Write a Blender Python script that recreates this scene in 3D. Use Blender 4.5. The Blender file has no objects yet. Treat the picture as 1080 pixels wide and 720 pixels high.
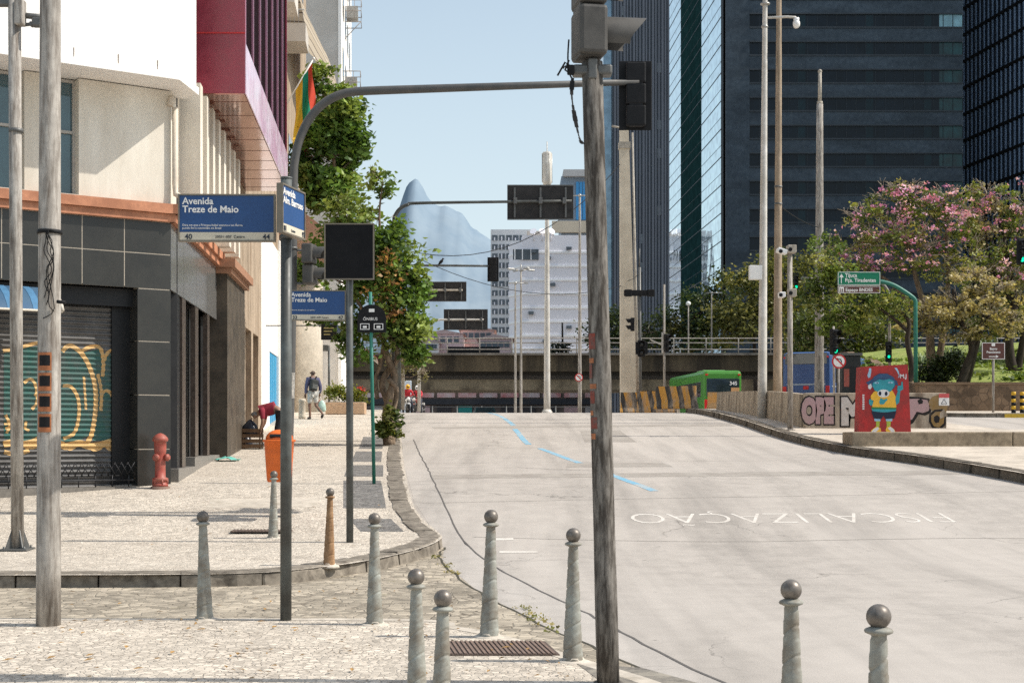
import bpy, bmesh, math, random
import numpy as np
from mathutils import Vector, Matrix, Euler, geometry
V = Vector
R = math.radians
PI = math.pi
rng = random.Random(7)
scene = bpy.context.scene
COL = scene.collection
F_ = 1500.0; EYE = 1.7; HZ = 460.0; CX = 540.0

def P(x, y, d):
    return V(((x - CX) * d / F_, d, EYE + (HZ - y) * d / F_))
def PX(x, d): return (x - CX) * d / F_
def PZ(y, d): return EYE + (HZ - y) * d / F_
def hit(x, y, p0, n):
    c = V((0, 0, EYE)); r = V(((x - CX) / F_, 1, (HZ - y) / F_))
    return c + r * ((V(p0) - c).dot(n) / r.dot(n))

# ------------------------------------------------------------- street profile
_K = [(-60,0),(0,0),(10,0),(17,0),(20.5,.08),(24,.48),(26,.68),(30,.93),(35,1.18),(42,1.6),(50,2.15),(62,2.68),(72,2.88),
      (80,2.92),(95,2.7),(110,1.9),(130,.8),(160,.3),(260,0),(9000,0)]
def _pchip():
    x = [a for a,_ in _K]; y = [b for _,b in _K]; n = len(x)
    h = [x[i+1]-x[i] for i in range(n-1)]; s = [(y[i+1]-y[i])/h[i] for i in range(n-1)]
    m = [0.0]*n
    for i in range(1, n-1):
        if s[i-1]*s[i] > 0:
            w1 = 2*h[i]+h[i-1]; w2 = h[i]+2*h[i-1]
            m[i] = (w1+w2)/(w1/s[i-1]+w2/s[i])
    return x, y, m
_X,_Y,_M = _pchip()
def G(d):
    if d <= _X[0]: return _Y[0]
    if d >= _X[-1]: return _Y[-1]
    for i in range(len(_X)-1):
        if d <= _X[i+1]: break
    h = _X[i+1]-_X[i]; t = (d-_X[i])/h
    return ((2*t**3-3*t*t+1)*_Y[i] + (t**3-2*t*t+t)*h*_M[i] + (-2*t**3+3*t*t)*_Y[i+1] + (t**3-t*t)*h*_M[i+1])
def FX(d): return -6.24 - .083*(d-26)          # the line of the facades on the left

# ------------------------------------------------------------- materials
def _n(nt, t, loc=(0,0), **kw):
    n = nt.nodes.new(t); n.location = loc
    for k, v in kw.items(): setattr(n, k, v)
    return n
_mats = {}
def newmat(name):
    m = bpy.data.materials.new(name); m.use_nodes = True
    nt = m.node_tree; nt.nodes.clear()
    out = _n(nt, 'ShaderNodeOutputMaterial', (900,0)); b = _n(nt, 'ShaderNodeBsdfPrincipled', (600,0))
    nt.links.new(b.outputs[0], out.inputs[0])
    return m, nt, b
def worldpos(nt, scale=(1,1,1)):
    g = _n(nt, 'ShaderNodeNewGeometry'); mp = _n(nt, 'ShaderNodeMapping'); mp.inputs['Scale'].default_value = scale
    nt.links.new(g.outputs['Position'], mp.inputs['Vector'])
    return mp.outputs[0]
def noise(nt, vec, scale, detail=4, rough=.6):
    n = _n(nt, 'ShaderNodeTexNoise'); n.inputs['Scale'].default_value = scale
    n.inputs['Detail'].default_value = detail; n.inputs['Roughness'].default_value = rough
    nt.links.new(vec, n.inputs['Vector']); return n.outputs['Fac']
def ramp(nt, fac, stops):
    r = _n(nt, 'ShaderNodeValToRGB'); e = r.color_ramp.elements
    while len(e) < len(stops): e.new(.5)
    for el, (p, c) in zip(e, stops):
        el.position = p; el.color = (c[0], c[1], c[2], 1) if hasattr(c, '__len__') else (c, c, c, 1)
    nt.links.new(fac, r.inputs[0]); return r.outputs[0]
def mix(nt, fac, a, b, mode='MIX'):
    m = _n(nt, 'ShaderNodeMix', data_type='RGBA', blend_type=mode)
    for s, v in ((0, fac), (6, a), (7, b)):
        if hasattr(v, 'links'): nt.links.new(v, m.inputs[s])
        elif s == 0: m.inputs[0].default_value = v
        else: m.inputs[s].default_value = (*v, 1) if hasattr(v, '__len__') else (v, v, v, 1)
    return m.outputs[2]
def bump(nt, b, h, strength=.3, dist=.02):
    bm_ = _n(nt, 'ShaderNodeBump'); bm_.inputs['Strength'].default_value = strength; bm_.inputs['Distance'].default_value = dist
    nt.links.new(h, bm_.inputs['Height']); nt.links.new(bm_.outputs[0], b.inputs['Normal'])

def pm(name, base, var=.15, scale=6, rough=.7, bmp=.15, metal=0., spec=.4, dirt=None, damt=.5, dscale=1.2, stretch=(1,1,1), emit=None):
    """painted or plain surface with fine mottling and optional large dirty patches"""
    if name in _mats: return _mats[name]
    m, nt, b = newmat(name)
    v = worldpos(nt, stretch)
    f = noise(nt, v, scale, 6, .65)
    lo = tuple(c*(1-var) for c in base); hi = tuple(min(1, c*(1+var)) for c in base)
    c = ramp(nt, f, [(.3, lo), (.7, hi)])
    if dirt:
        g = noise(nt, v, dscale, 5, .7)
        k = ramp(nt, g, [(.5-.25*damt, 0), (.5+.35*(1.1-damt), 1)])
        inv = ramp(nt, k, [(0, 1), (1, 0)])
        c = mix(nt, inv, c, dirt)
    nt.links.new(c, b.inputs['Base Color'])
    rr = ramp(nt, f, [(.2, max(0, rough-.12)), (.8, min(1, rough+.1))]); nt.links.new(rr, b.inputs['Roughness'])
    b.inputs['Metallic'].default_value = metal; b.inputs['Specular IOR Level'].default_value = spec
    if bmp: bump(nt, b, f, bmp, .01)
    if emit:
        b.inputs['Emission Color'].default_value = (*emit[0], 1); b.inputs['Emission Strength'].default_value = emit[1]
    _mats[name] = m
    return m

def mat_mosaic(name, base, joint, scale=15., var=.3, big=.25, patch=None):
    """small setts: voronoi cells with dark joints"""
    m, nt, b = newmat(name); v = worldpos(nt)
    vo = _n(nt, 'ShaderNodeTexVoronoi', feature='DISTANCE_TO_EDGE'); vo.inputs['Scale'].default_value = scale; nt.links.new(v, vo.inputs['Vector'])
    vc = _n(nt, 'ShaderNodeTexVoronoi', feature='F1'); vc.inputs['Scale'].default_value = scale; nt.links.new(v, vc.inputs['Vector'])
    sep = _n(nt, 'ShaderNodeSeparateColor'); nt.links.new(vc.outputs['Color'], sep.inputs[0])
    cell = ramp(nt, sep.outputs[0], [(0, tuple(c*(1-var) for c in base)), (.5, base), (1, tuple(min(1, c*(1+var)) for c in base))])
    wear = noise(nt, v, .55, 6, .7)
    cell = mix(nt, 1, cell, ramp(nt, wear, [(.3, 1-big), (.68, 1+.0)]), 'MULTIPLY')
    stain = noise(nt, v, 3.1, 5, .75)
    cell = mix(nt, 1, cell, ramp(nt, stain, [(.30, .72), (.48, 1.0)]), 'MULTIPLY')
    e = ramp(nt, vo.outputs['Distance'], [(.01, 0), (.09, 1)])
    jw = noise(nt, v, 1.3, 4, .7)
    jcol = mix(nt, ramp(nt, jw, [(.30, 0), (.56, 1)]), joint, tuple(.8*c for c in base))
    c = mix(nt, e, jcol, cell)
    if patch:
        pn = noise(nt, v, .8, 5, .8); c = mix(nt, ramp(nt, pn, [(.62, 0), (.70, .8)]), c, patch)
    nt.links.new(c, b.inputs['Base Color']); b.inputs['Roughness'].default_value = .82; b.inputs['Specular IOR Level'].default_value = .3
    h = mix(nt, .25, e, stain); bump(nt, b, h, .6, .02)
    return m

def mat_asphalt(name, base, warm):
    m, nt, b = newmat(name); v = worldpos(nt); vs = worldpos(nt, (1, .22, 1))
    fine = noise(nt, v, 90, 3, .7); mid = noise(nt, v, 2.3, 6, .7); big = noise(nt, vs, .35, 5, .65)
    c = ramp(nt, fine, [(.25, tuple(x*.62 for x in base)), (.75, tuple(x*1.32 for x in base))])
    c = mix(nt, 1, c, ramp(nt, mid, [(.28, .80), (.6, 1.04)]), 'MULTIPLY')
    c = mix(nt, ramp(nt, big, [(.4, 0), (.62, .75)]), c, warm)
    # tyre streaks down the lanes and cross stains
    wv = worldpos(nt, (1.4, .06, 1)); st = noise(nt, wv, 1.0, 4, .6)
    c = mix(nt, 1, c, ramp(nt, st, [(.30, .80), (.55, 1.03)]), 'MULTIPLY')
    cr = _n(nt, 'ShaderNodeTexVoronoi', feature='DISTANCE_TO_EDGE'); cr.inputs['Scale'].default_value = .33
    wob = _n(nt, 'ShaderNodeTexNoise'); wob.inputs['Scale'].default_value = 1.3; wob.inputs['Detail'].default_value = 6
    nt.links.new(v, wob.inputs['Vector'])
    ad = _n(nt, 'ShaderNodeVectorMath', operation='MULTIPLY_ADD'); nt.links.new(wob.outputs['Color'], ad.inputs[0]); ad.inputs[1].default_value = (1.6,1.6,0); nt.links.new(v, ad.inputs[2])
    nt.links.new(ad.outputs[0], cr.inputs['Vector'])
    crk = ramp(nt, cr.outputs['Distance'], [(.0, 1), (.006, 0)])
    gate = ramp(nt, noise(nt, v, .25, 3, .6), [(.5, 0), (.58, .55)])
    k = mix(nt, 1, crk, gate, 'MULTIPLY')
    c = mix(nt, k, c, (.05,.045,.04))
    # sparse oil spots
    sp = noise(nt, v, 5.5, 2, .5)
    c = mix(nt, ramp(nt, sp, [(.74, 0), (.79, .6)]), c, tuple(x*.4 for x in base))
    nt.links.new(c, b.inputs['Base Color']); b.inputs['Roughness'].default_value = .85; b.inputs['Specular IOR Level'].default_value = .3
    bump(nt, b, fine, .35, .004)
    return m

def mat_worn(name, paint, under, lo=.42, hi=.62, sc=9):
    if name in _mats: return _mats[name]
    m, nt, b = newmat(name); v = worldpos(nt); f = noise(nt, v, sc, 7, .8); g = noise(nt, v, .9, 4, .7)
    k = mix(nt, .45, f, g); c = mix(nt, ramp(nt, k, [(lo, 0), (hi, 1)]), paint, under)
    nt.links.new(c, b.inputs['Base Color']); b.inputs['Roughness'].default_value = .85; b.inputs['Specular IOR Level'].default_value = .2
    bump(nt, b, f, .2, .005); _mats[name] = m; return m

def mat_concrete_stained(name, base, stain, streak=(1.2,1.2,.12), lo=.42, hi=.6):
    if name in _mats: return _mats[name]
    m, nt, b = newmat(name); v = worldpos(nt); vs = worldpos(nt, streak)
    f = noise(nt, v, 9, 6, .7); s = noise(nt, vs, 1.6, 6, .7); l = noise(nt, v, .9, 5, .7)
    c = ramp(nt, f, [(.3, tuple(x*.8 for x in base)), (.7, tuple(min(1, x*1.15) for x in base))])
    c = mix(nt, ramp(nt, s, [(lo, 0), (hi, .92)]), c, stain)
    c = mix(nt, 1, c, ramp(nt, l, [(.3, .75), (.6, 1.02)]), 'MULTIPLY')
    nt.links.new(c, b.inputs['Base Color']); b.inputs['Roughness'].default_value = .85; b.inputs['Specular IOR Level'].default_value = .25
    bump(nt, b, f, .3, .01)
    _mats[name] = m; return m

def mat_leaf(name, trans=.35):
    m, nt, b = newmat(name)
    a = _n(nt, 'ShaderNodeVertexColor'); a.layer_name = 'Col'
    nt.links.new(a.outputs[0], b.inputs['Base Color']); b.inputs['Roughness'].default_value = .5; b.inputs['Specular IOR Level'].default_value = .35
    t = _n(nt, 'ShaderNodeBsdfTranslucent'); nt.links.new(mix(nt, 1, a.outputs[0], (1.3,1.25,.6), 'MULTIPLY'), t.inputs[0])
    ms = _n(nt, 'ShaderNodeMixShader'); ms.inputs[0].default_value = trans
    out = [n for n in nt.nodes if n.type == 'OUTPUT_MATERIAL'][0]
    nt.links.new(b.outputs[0], ms.inputs[1]); nt.links.new(t.outputs[0], ms.inputs[2]); nt.links.new(ms.outputs[0], out.inputs[0])
    return m

def mat_glass(name, tint, rough=.06, spec=.9, metal=0., wav=.03, wscale=.6):
    if name in _mats: return _mats[name]
    m, nt, b = newmat(name); v = worldpos(nt)
    f = noise(nt, v, wscale, 2, .5); g = noise(nt, v, .9, 3, .6)
    c = ramp(nt, g, [(.3, tuple(x*.7 for x in tint)), (.7, tuple(x*1.3 for x in tint))])
    nt.links.new(c, b.inputs['Base Color']); b.inputs['Roughness'].default_value = rough
    b.inputs['Specular IOR Level'].default_value = spec; b.inputs['Metallic'].default_value = metal
    if wav: bump(nt, b, f, wav, .5)
    _mats[name] = m; return m

# ------------------------------------------------------------- mesh builder
class MB:
    def __init__(s, off=(0,0,0)):
        s.v = []; s.f = []; s.o = V(off); s.smooth = []
    def add(s, vs, fs, smooth=False):
        k = len(s.v); s.v += [V(p) - s.o for p in vs]
        for f in fs: s.f.append(tuple(i + k for i in f)); s.smooth.append(smooth)
        return s
    def hexa(s, b, t):                       # bottom ring (4, ccw) and top ring
        return s.add(list(b)+list(t), [(3,2,1,0),(4,5,6,7),(0,1,5,4),(1,2,6,5),(2,3,7,6),(3,0,4,7)])
    def box(s, c, d, rot=None, bev=0):
        x, y, z = d[0]/2, d[1]/2, d[2]/2
        M = rot if rot is not None else Matrix.Identity(3); c = V(c)
        if bev <= 0:
            vs = [c + M @ V(p) for p in ((-x,-y,-z),(x,-y,-z),(x,y,-z),(-x,y,-z),(-x,-y,z),(x,-y,z),(x,y,z),(-x,y,z))]
            return s.hexa(vs[:4], vs[4:])
        bm = bmesh.new(); bmesh.ops.create_cube(bm, size=1)
        for v in bm.verts: v.co = V((v.co.x*d[0], v.co.y*d[1], v.co.z*d[2]))
        bmesh.ops.bevel(bm, geom=list(bm.edges)+list(bm.verts), offset=bev, segments=2, affect='EDGES', profile=.5)
        bm.verts.index_update()
        s.add([c + M @ v.co for v in bm.verts], [tuple(v.index for v in f.verts) for f in bm.faces]); bm.free(); return s
    def rng(s, x0, x1, y0, y1, z0, z1, bev=0):
        return s.box(((x0+x1)/2,(y0+y1)/2,(z0+z1)/2), (abs(x1-x0),abs(y1-y0),abs(z1-z0)), None, bev)
    def bx(s, o, a, b, c):                   # parallelepiped from corner and three edge vectors
        o, a, b, c = V(o), V(a), V(b), V(c)
        if a.cross(b).dot(c) < 0: a, b = b, a
        return s.hexa([o, o+a, o+a+b, o+b], [o+c, o+a+c, o+a+b+c, o+b+c])
    def tube(s, pts, r, n=10, caps=True, smooth=True, flat=None):
        pts = [V(p) for p in pts]
        rs = r if hasattr(r, '__len__') else [r]*len(pts)
        t0 = (pts[1]-pts[0]).normalized(); u = t0.orthogonal().normalized(); rings = []; prev = t0
        for i, p in enumerate(pts):
            t = (pts[min(i+1, len(pts)-1)] - pts[max(i-1, 0)])
            t = t.normalized() if t.length > 1e-9 else prev
            u = (prev.rotation_difference(t) @ u); u = (u - t*u.dot(t)).normalized(); w = t.cross(u); prev = t
            rings.append([p + (u*math.cos(2*PI*k/n) + w*math.sin(2*PI*k/n))*rs[i] for k in range(n)])
        vs = [q for ring in rings for q in ring]; fs = []
        for i in range(len(pts)-1):
            for k in range(n):
                fs.append((i*n+k, i*n+(k+1)%n, (i+1)*n+(k+1)%n, (i+1)*n+k))
        s.add(vs, fs, smooth)
        if caps:
            k = len(s.v) - len(vs)
            s.f.append(tuple(k+i for i in reversed(range(n)))); s.smooth.append(False)
            s.f.append(tuple(k+(len(pts)-1)*n+i for i in range(n))); s.smooth.append(False)
        return s
    def lathe(s, prof, c=(0,0,0), n=16, axis=None, smooth=True):
        c = V(c); M = Matrix.Identity(3)
        if axis is not None: M = V((0,0,1)).rotation_difference(V(axis)).to_matrix()
        vs = []; fs = []
        for r, z in prof:
            for k in range(n): vs.append(c + M @ V((r*math.cos(2*PI*k/n), r*math.sin(2*PI*k/n), z)))
        for i in range(len(prof)-1):
            for k in range(n): fs.append((i*n+k, i*n+(k+1)%n, (i+1)*n+(k+1)%n, (i+1)*n+k))
        s.add(vs, fs, smooth)
        k = len(s.v) - len(vs)
        if prof[0][0] > 1e-4: s.f.append(tuple(k+i for i in reversed(range(n)))); s.smooth.append(False)
        if prof[-1][0] > 1e-4: s.f.append(tuple(k+(len(prof)-1)*n+i for i in range(n))); s.smooth.append(False)
        return s
    def prism(s, poly, ext):                 # planar polygon (3-D) extruded by vector
        poly = [V(p) for p in poly]; ext = V(ext); n = len(poly)
        nr = geometry.normal(poly)
        if nr.dot(ext) > 0: poly = poly[::-1]
        return s.add(poly + [p+ext for p in poly], [tuple(range(n)), tuple(n+i for i in reversed(range(n)))] +
                     [((i+1)%n, i, n+i, n+(i+1)%n) for i in range(n)])
    def face(s, poly): return s.add(poly, [tuple(range(len(poly)))])
    def ball(s, c, r, n=12, m=8):
        if not hasattr(r, '__len__'): r = (r, r, r)
        c = V(c); vs = [c+V((0,0,-r[2]))]
        for i in range(1, m):
            a = -PI/2 + PI*i/m
            for k in range(n): vs.append(c+V((r[0]*math.cos(a)*math.cos(2*PI*k/n), r[1]*math.cos(a)*math.sin(2*PI*k/n), r[2]*math.sin(a))))
        vs.append(c+V((0,0,r[2]))); fs = [(0, 1+(k+1)%n, 1+k) for k in range(n)]
        for i in range(m-2):
            for k in range(n): fs.append((1+i*n+k, 1+i*n+(k+1)%n, 1+(i+1)*n+(k+1)%n, 1+(i+1)*n+k))
        L = len(vs)-1; b = 1+(m-2)*n
        fs += [(b+k, b+(k+1)%n, L) for k in range(n)]
        return s.add(vs, fs, True)
    def text(s, txt, size, o, xd, yd, align='LEFT', off=0., depth=.0015, lift=.003, sx=1., spacing=1., lead=1.):
        cu = bpy.data.curves.new('lettering', 'FONT'); cu.body = txt; cu.size = size; cu.align_x = align; cu.offset = off; cu.extrude = depth
        cu.space_character = spacing; cu.space_line = lead; cu.resolution_u = 3
        ob = bpy.data.objects.new('lettering', cu); COL.objects.link(ob)
        dg = bpy.context.evaluated_depsgraph_get(); dg.update()
        me = bpy.data.meshes.new_from_object(ob.evaluated_get(dg))
        xd, yd = V(xd).normalized(), V(yd).normalized(); n = xd.cross(yd); o = V(o)
        s.add([o + xd*(v.co.x*sx) + yd*v.co.y + n*(v.co.z+depth+lift) for v in me.vertices], [tuple(p.vertices) for p in me.polygons])
        bpy.data.objects.remove(ob); bpy.data.curves.remove(cu); bpy.data.meshes.remove(me)
        return s
    def mesh(s, name):
        me = bpy.data.meshes.new(name); me.from_pydata([tuple(v) for v in s.v], [], s.f); 
        me.polygons.foreach_set('use_smooth', s.smooth); me.update()
        return me
    def build(s, name, mat, parent=None, loc=None, label=None):
        me = s.mesh(name); o = bpy.data.objects.new(name, me); COL.objects.link(o)
        me.materials.append(mat)
        if parent is not None: o.parent = parent
        else: o.location = loc if loc is not None else s.o
        if label: o['label'] = label
        return o

def tag(o, label, cat, group=None):
    o['label'] = label; o['category'] = cat
    if group: o['group'] = group
    return o
def thing(name, label, cat, loc=(0,0,0), rz=0, group=None):
    o = bpy.data.objects.new(name, None); COL.objects.link(o); o.empty_display_size = .2
    o.location = loc; o.rotation_euler = (0,0,rz)
    return tag(o, label, cat, group)
def struct(o): o['kind'] = 'structure'; return o
def copy_thing(o, loc, rz=0, label=None, scale=None, parent=None):
    c = o.copy(); COL.objects.link(c)
    if parent is None:
        c.location = loc; c.rotation_euler = (0,0,rz)
        if scale: c.scale = (scale,)*3
        if label: c['label'] = label
    else: c.parent = parent
    for ch in list(o.children):
        copy_thing(ch, None, parent=c)
    return c

def smooth_line(pts, k=6):
    pts = [V(p) for p in pts]; out = []
    for i in range(len(pts)-1):
        p0, p1, p2, p3 = pts[max(i-1,0)], pts[i], pts[i+1], pts[min(i+2,len(pts)-1)]
        for j in range(k):
            t = j/k
            out.append(.5*((2*p1)+(p2-p0)*t+(2*p0-5*p1+4*p2-p3)*t*t+(3*p1-p0-3*p2+p3)*t**3))
    return out+[pts[-1]]

def sheet(poly, off, name, mat, step=1.0, zf=None, kind=True):
    """flat polygon in plan, cut along y and laid on the street profile"""
    bm = bmesh.new(); f = bm.faces.new([bm.verts.new((p[0],p[1],0)) for p in poly]); f.normal_update()
    if f.normal.z < 0: bmesh.ops.reverse_faces(bm, faces=[f])
    bmesh.ops.triangulate(bm, faces=bm.faces[:])
    ys = [p[1] for p in poly]; y = math.floor(min(ys)/step)*step+step
    while y < max(ys) and y < 262:
        g = bm.verts[:]+bm.edges[:]+bm.faces[:]
        bmesh.ops.bisect_plane(bm, geom=g, dist=1e-5, plane_co=(0,y,0), plane_no=(0,1,0)); y += step
    for v in bm.verts: v.co.z = (zf or (lambda x, y: G(y)))(v.co.x, v.co.y) + off
    me = bpy.data.meshes.new(name); bm.to_mesh(me); bm.free(); me.materials.append(mat)
    o = bpy.data.objects.new(name, me); COL.objects.link(o)
    if kind: struct(o)
    return o

def ribbon2(pts, w):
    """left and right borders of a stroke in 2-D"""
    L, Rr = [], []
    for i, p in enumerate(pts):
        t = V(pts[min(i+1,len(pts)-1)])-V(pts[max(i-1,0)]); t = V((t.x,t.y)).normalized(); n = V((-t.y,t.x))*w/2
        L.append(V((p[0],p[1]))+n); Rr.append(V((p[0],p[1]))-n)
    return L, Rr

def leaf_cloud(name, clusters, n, size, cols, seed, parent, mat, clumps=14, sig=.3, loc=None, shell=.62, droop=.0):
    r = np.random.default_rng(seed)
    off = np.array(loc if loc is not None else (0,0,0))
    cen, sg, cc = [], [], []
    cols = np.array(cols)
    for c in clusters:
        for _ in range(c[6] if len(c) > 6 else clumps):
            d = r.normal(size=3); d /= np.linalg.norm(d)
            q = shell + (1-shell)*r.random()
            cen.append(np.array(c[:3]) + d*np.array(c[3:6])*q); sg.append(np.array(c[3:6])*sig*(.6+.8*r.random()))
            cc.append(cols[r.integers(len(cols))]*(.75+.5*r.random()))
    cen, sg, cc = np.array(cen), np.array(sg), np.array(cc)
    w = sg.prod(1)**(.66); k = r.choice(len(cen), n, p=w/w.sum())
    p = cen[k] + r.normal(size=(n,3))*sg[k]*np.array([1,1,.75]) - off
    a = r.normal(size=(n,3)); a[:,2] = a[:,2]*.6 - droop; a /= np.linalg.norm(a,axis=1)[:,None]
    b = np.cross(a, r.normal(size=(n,3))+np.array([0,0,1.2])); b /= np.linalg.norm(b,axis=1)[:,None]
    nn = np.cross(a,b); sz = size*(.6+.8*r.random(n))[:,None]
    vv = np.empty((n,4,3)); vv[:,0] = p - a*sz*.5; vv[:,1] = p + b*sz*.3 + nn*sz*.12; vv[:,2] = p + a*sz*.5; vv[:,3] = p - b*sz*.3 + nn*sz*.12
    me = bpy.data.meshes.new(name); me.vertices.add(n*4); me.vertices.foreach_set('co', vv.reshape(-1))
    me.loops.add(n*4); me.loops.foreach_set('vertex_index', np.arange(n*4)); me.polygons.add(n)
    me.polygons.foreach_set('loop_start', np.arange(n)*4); me.polygons.foreach_set('loop_total', np.full(n,4))
    col = np.ones((n,4,4)); lc = cc[k]*(.7+.6*r.random((n,1))); col[:,:,:3] = lc[:,None,:]
    at = me.color_attributes.new('Col','FLOAT_COLOR','CORNER'); at.data.foreach_set('color', col.reshape(-1)); me.update(calc_edges=True)
    me.materials.append(mat); o = bpy.data.objects.new(name, me); COL.objects.link(o)
    if parent is not None: o.parent = parent
    return o

def limb(mb, a, b, r0, r1, wob=.15, n=7, seg=5, sag=0.):
    a, b = V(a), V(b); L = (b-a).length; pts = [a]
    for i in range(1, seg):
        t = i/seg; pts.append(a.lerp(b,t)+V((rng.uniform(-1,1),rng.uniform(-1,1),rng.uniform(-.5,.5)+sag*math.sin(PI*t)))*wob*L*.5*math.sin(PI*t))
    pts.append(b); mb.tube(pts, [r0+(r1-r0)*i/seg for i in range(seg+1)], n); return pts

def skin(nodes, edges, root, sub=2):
    """continuous body grown over a skeleton"""
    names = list(nodes); me = bpy.data.meshes.new('body')
    me.from_pydata([nodes[k][:3] for k in names], [(names.index(a),names.index(b)) for a,b in edges], [])
    ob = bpy.data.objects.new('body', me); COL.objects.link(ob)
    md = ob.modifiers.new('s','SKIN'); md.use_smooth_shade = True
    ob.modifiers.new('u','SUBSURF').levels = sub; ob.modifiers['u'].render_levels = sub
    for k, sv in zip(names, me.skin_vertices[0].data):
        rr = nodes[k][3]; sv.radius = rr if hasattr(rr,'__len__') else (rr, rr); sv.use_root = (k == root)
    dg = bpy.context.evaluated_depsgraph_get(); dg.update()
    m2 = bpy.data.meshes.new_from_object(ob.evaluated_get(dg))
    vs = [v.co.copy() for v in m2.vertices]; fs = [tuple(p.vertices) for p in m2.polygons]
    bpy.data.objects.remove(ob); bpy.data.meshes.remove(me); bpy.data.meshes.remove(m2)
    return vs, fs
_G0 = G
_GT = [_G0(i-60) for i in range(400)]
def G(d):                                       # street height, straight between whole metres so that every sheet agrees
    if d >= 300: return 0.
    t = d+60; i = max(0, min(398, int(math.floor(t)))); return _GT[i]+(_GT[i+1]-_GT[i])*(t-i)
def S(d): return G(d)+.15                       # left pavement
def MDZ(d): return G(d)+.2                      # median

# ============================================================= world, sun, camera
SUN_EL, SUN_AZ = 48., 93.                       # azimuth clockwise from +Y
w = bpy.data.worlds.new('World'); scene.world = w; w.use_nodes = True
wn = w.node_tree; bg = wn.nodes['Background']
sky = wn.nodes.new('ShaderNodeTexSky'); sky.sky_type = 'NISHITA'; sky.sun_disc = False
sky.sun_elevation = R(SUN_EL); sky.sun_rotation = R(SUN_AZ); sky.air_density = 1.25; sky.dust_density = 2.2; sky.ozone_density = 1.2; sky.altitude = 0
tc_ = wn.nodes.new('ShaderNodeTexCoord'); sp_ = wn.nodes.new('ShaderNodeSeparateXYZ'); wn.links.new(tc_.outputs['Generated'], sp_.inputs[0])
hz_ = ramp(wn, sp_.outputs[2], [(0, .90), (.10, .72), (.30, .42), (.8, .2)])          # summer haze, thickest near the horizon
wn.links.new(mix(wn, hz_, sky.outputs[0], (5.5,6.45,6.9)), bg.inputs[0]); bg.inputs[1].default_value = .15
sl = bpy.data.lights.new('sun', 'SUN'); sl.energy = 5.0; sl.angle = R(.53); sl.color = (1, .945, .86)
so = bpy.data.objects.new('sun', sl); COL.objects.link(so)
sd = V((math.sin(R(SUN_AZ))*math.cos(R(SUN_EL)), math.cos(R(SUN_AZ))*math.cos(R(SUN_EL)), math.sin(R(SUN_EL))))
so.rotation_euler = sd.to_track_quat('Z', 'Y').to_euler(); so.location = sd*60
cam = bpy.data.cameras.new('camera'); co = bpy.data.objects.new('camera', cam); COL.objects.link(co)
cam.sensor_width = 36; cam.lens = 50; cam.shift_y = (HZ-360)/1080; cam.clip_end = 20000; cam.clip_start = .1
co.location = (0,0,EYE); co.rotation_euler = (R(90),0,0); scene.camera = co
cam.dof.use_dof = True; cam.dof.focus_distance = 24; cam.dof.aperture_fstop = 13
scene.view_settings.view_transform = 'Standard'; scene.view_settings.look = 'None'; scene.view_settings.exposure = 0
scene.cycles.max_bounces = 6; scene.cycles.use_adaptive_sampling = True; scene.cycles.use_denoising = False

# ============================================================= materials
M_ground = pm('earth', (.22,.19,.15), .25, .8, .95, .2)
M_asph = mat_asphalt('asphalt', (.395,.358,.318), (.445,.405,.362))
M_asph2 = mat_asphalt('asphalt_far', (.33,.30,.265), (.38,.345,.30))
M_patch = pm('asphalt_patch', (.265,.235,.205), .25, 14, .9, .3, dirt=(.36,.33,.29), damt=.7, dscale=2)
M_mosaic = mat_mosaic('stone_mosaic', (.61,.54,.45), (.25,.20,.15), 18., .24, .22)
M_mosaic2 = mat_mosaic('stone_mosaic_front', (.62,.545,.45), (.15,.115,.085), 16., .26, .24)
M_cobble = mat_mosaic('cobble_setts', (.44,.38,.295), (.065,.05,.035), 8.0, .38, .42, patch=(.25,.22,.12))
M_basalt = mat_mosaic('basalt_mosaic', (.20,.19,.178), (.3,.27,.23), 15., .35, .3)
M_kerb = mat_concrete_stained('kerb_granite', (.27,.235,.19), (.07,.058,.046), (3,3,3), .42, .68)
M_kerbtop = mat_concrete_stained('flush_kerb', (.56,.50,.42), (.3,.26,.2), (2,2,2), .5, .75)
M_white_paint = mat_worn('road_white', (.68,.65,.595), (.47,.425,.375), .36, .60, 13)
M_blue_paint = mat_worn('road_blue', (.13,.37,.53), (.44,.42,.38), .43, .62, 7)
M_crack = pm('road_seam_tar', (.10,.092,.085), .3, 20, .9, .1)
M_paveslab = mat_concrete_stained('median_concrete', (.56,.49,.405), (.36,.31,.25), (1,1,1), .5, .75)

M_cream = pm('white_plaster', (.90,.885,.86), .02, 3, .8, .04, dirt=(.84,.81,.76), damt=.3, dscale=.5, stretch=(1.6,1.6,.35))
M_beige = pm('beige_plaster', (.78,.73,.64), .05, 14, .9, .12, dirt=(.60,.54,.45), damt=.35, dscale=.8, stretch=(1.5,1.5,.4))
M_orange = pm('orange_cornice', (.60,.27,.15), .12, 8, .7, .1, dirt=(.36,.15,.08), damt=.4, dscale=2)
M_granite = pm('dark_granite', (.023,.0225,.021), .5, 60, .24, .03, spec=.45, dirt=(.040,.038,.033), damt=.5, dscale=1.1)
M_granite_side = pm('polished_granite', (.15,.147,.14), .4, 60, .16, .02, spec=.7)
M_mortar = pm('joint_mortar', (.42,.37,.30), .15, 20, .9)
M_black = pm('black_opening', (.012,.012,.013), .3, 3, .5, 0, spec=.3)
M_shutter = pm('grey_shutter', (.17,.165,.16), .2, 5, .5, .05, spec=.4, dirt=(.09,.085,.08), damt=.5, dscale=1.5)
M_gr_teal = mat_worn('spray_teal', (.055,.145,.125), (.13,.135,.13), .42, .66, 7)
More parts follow.
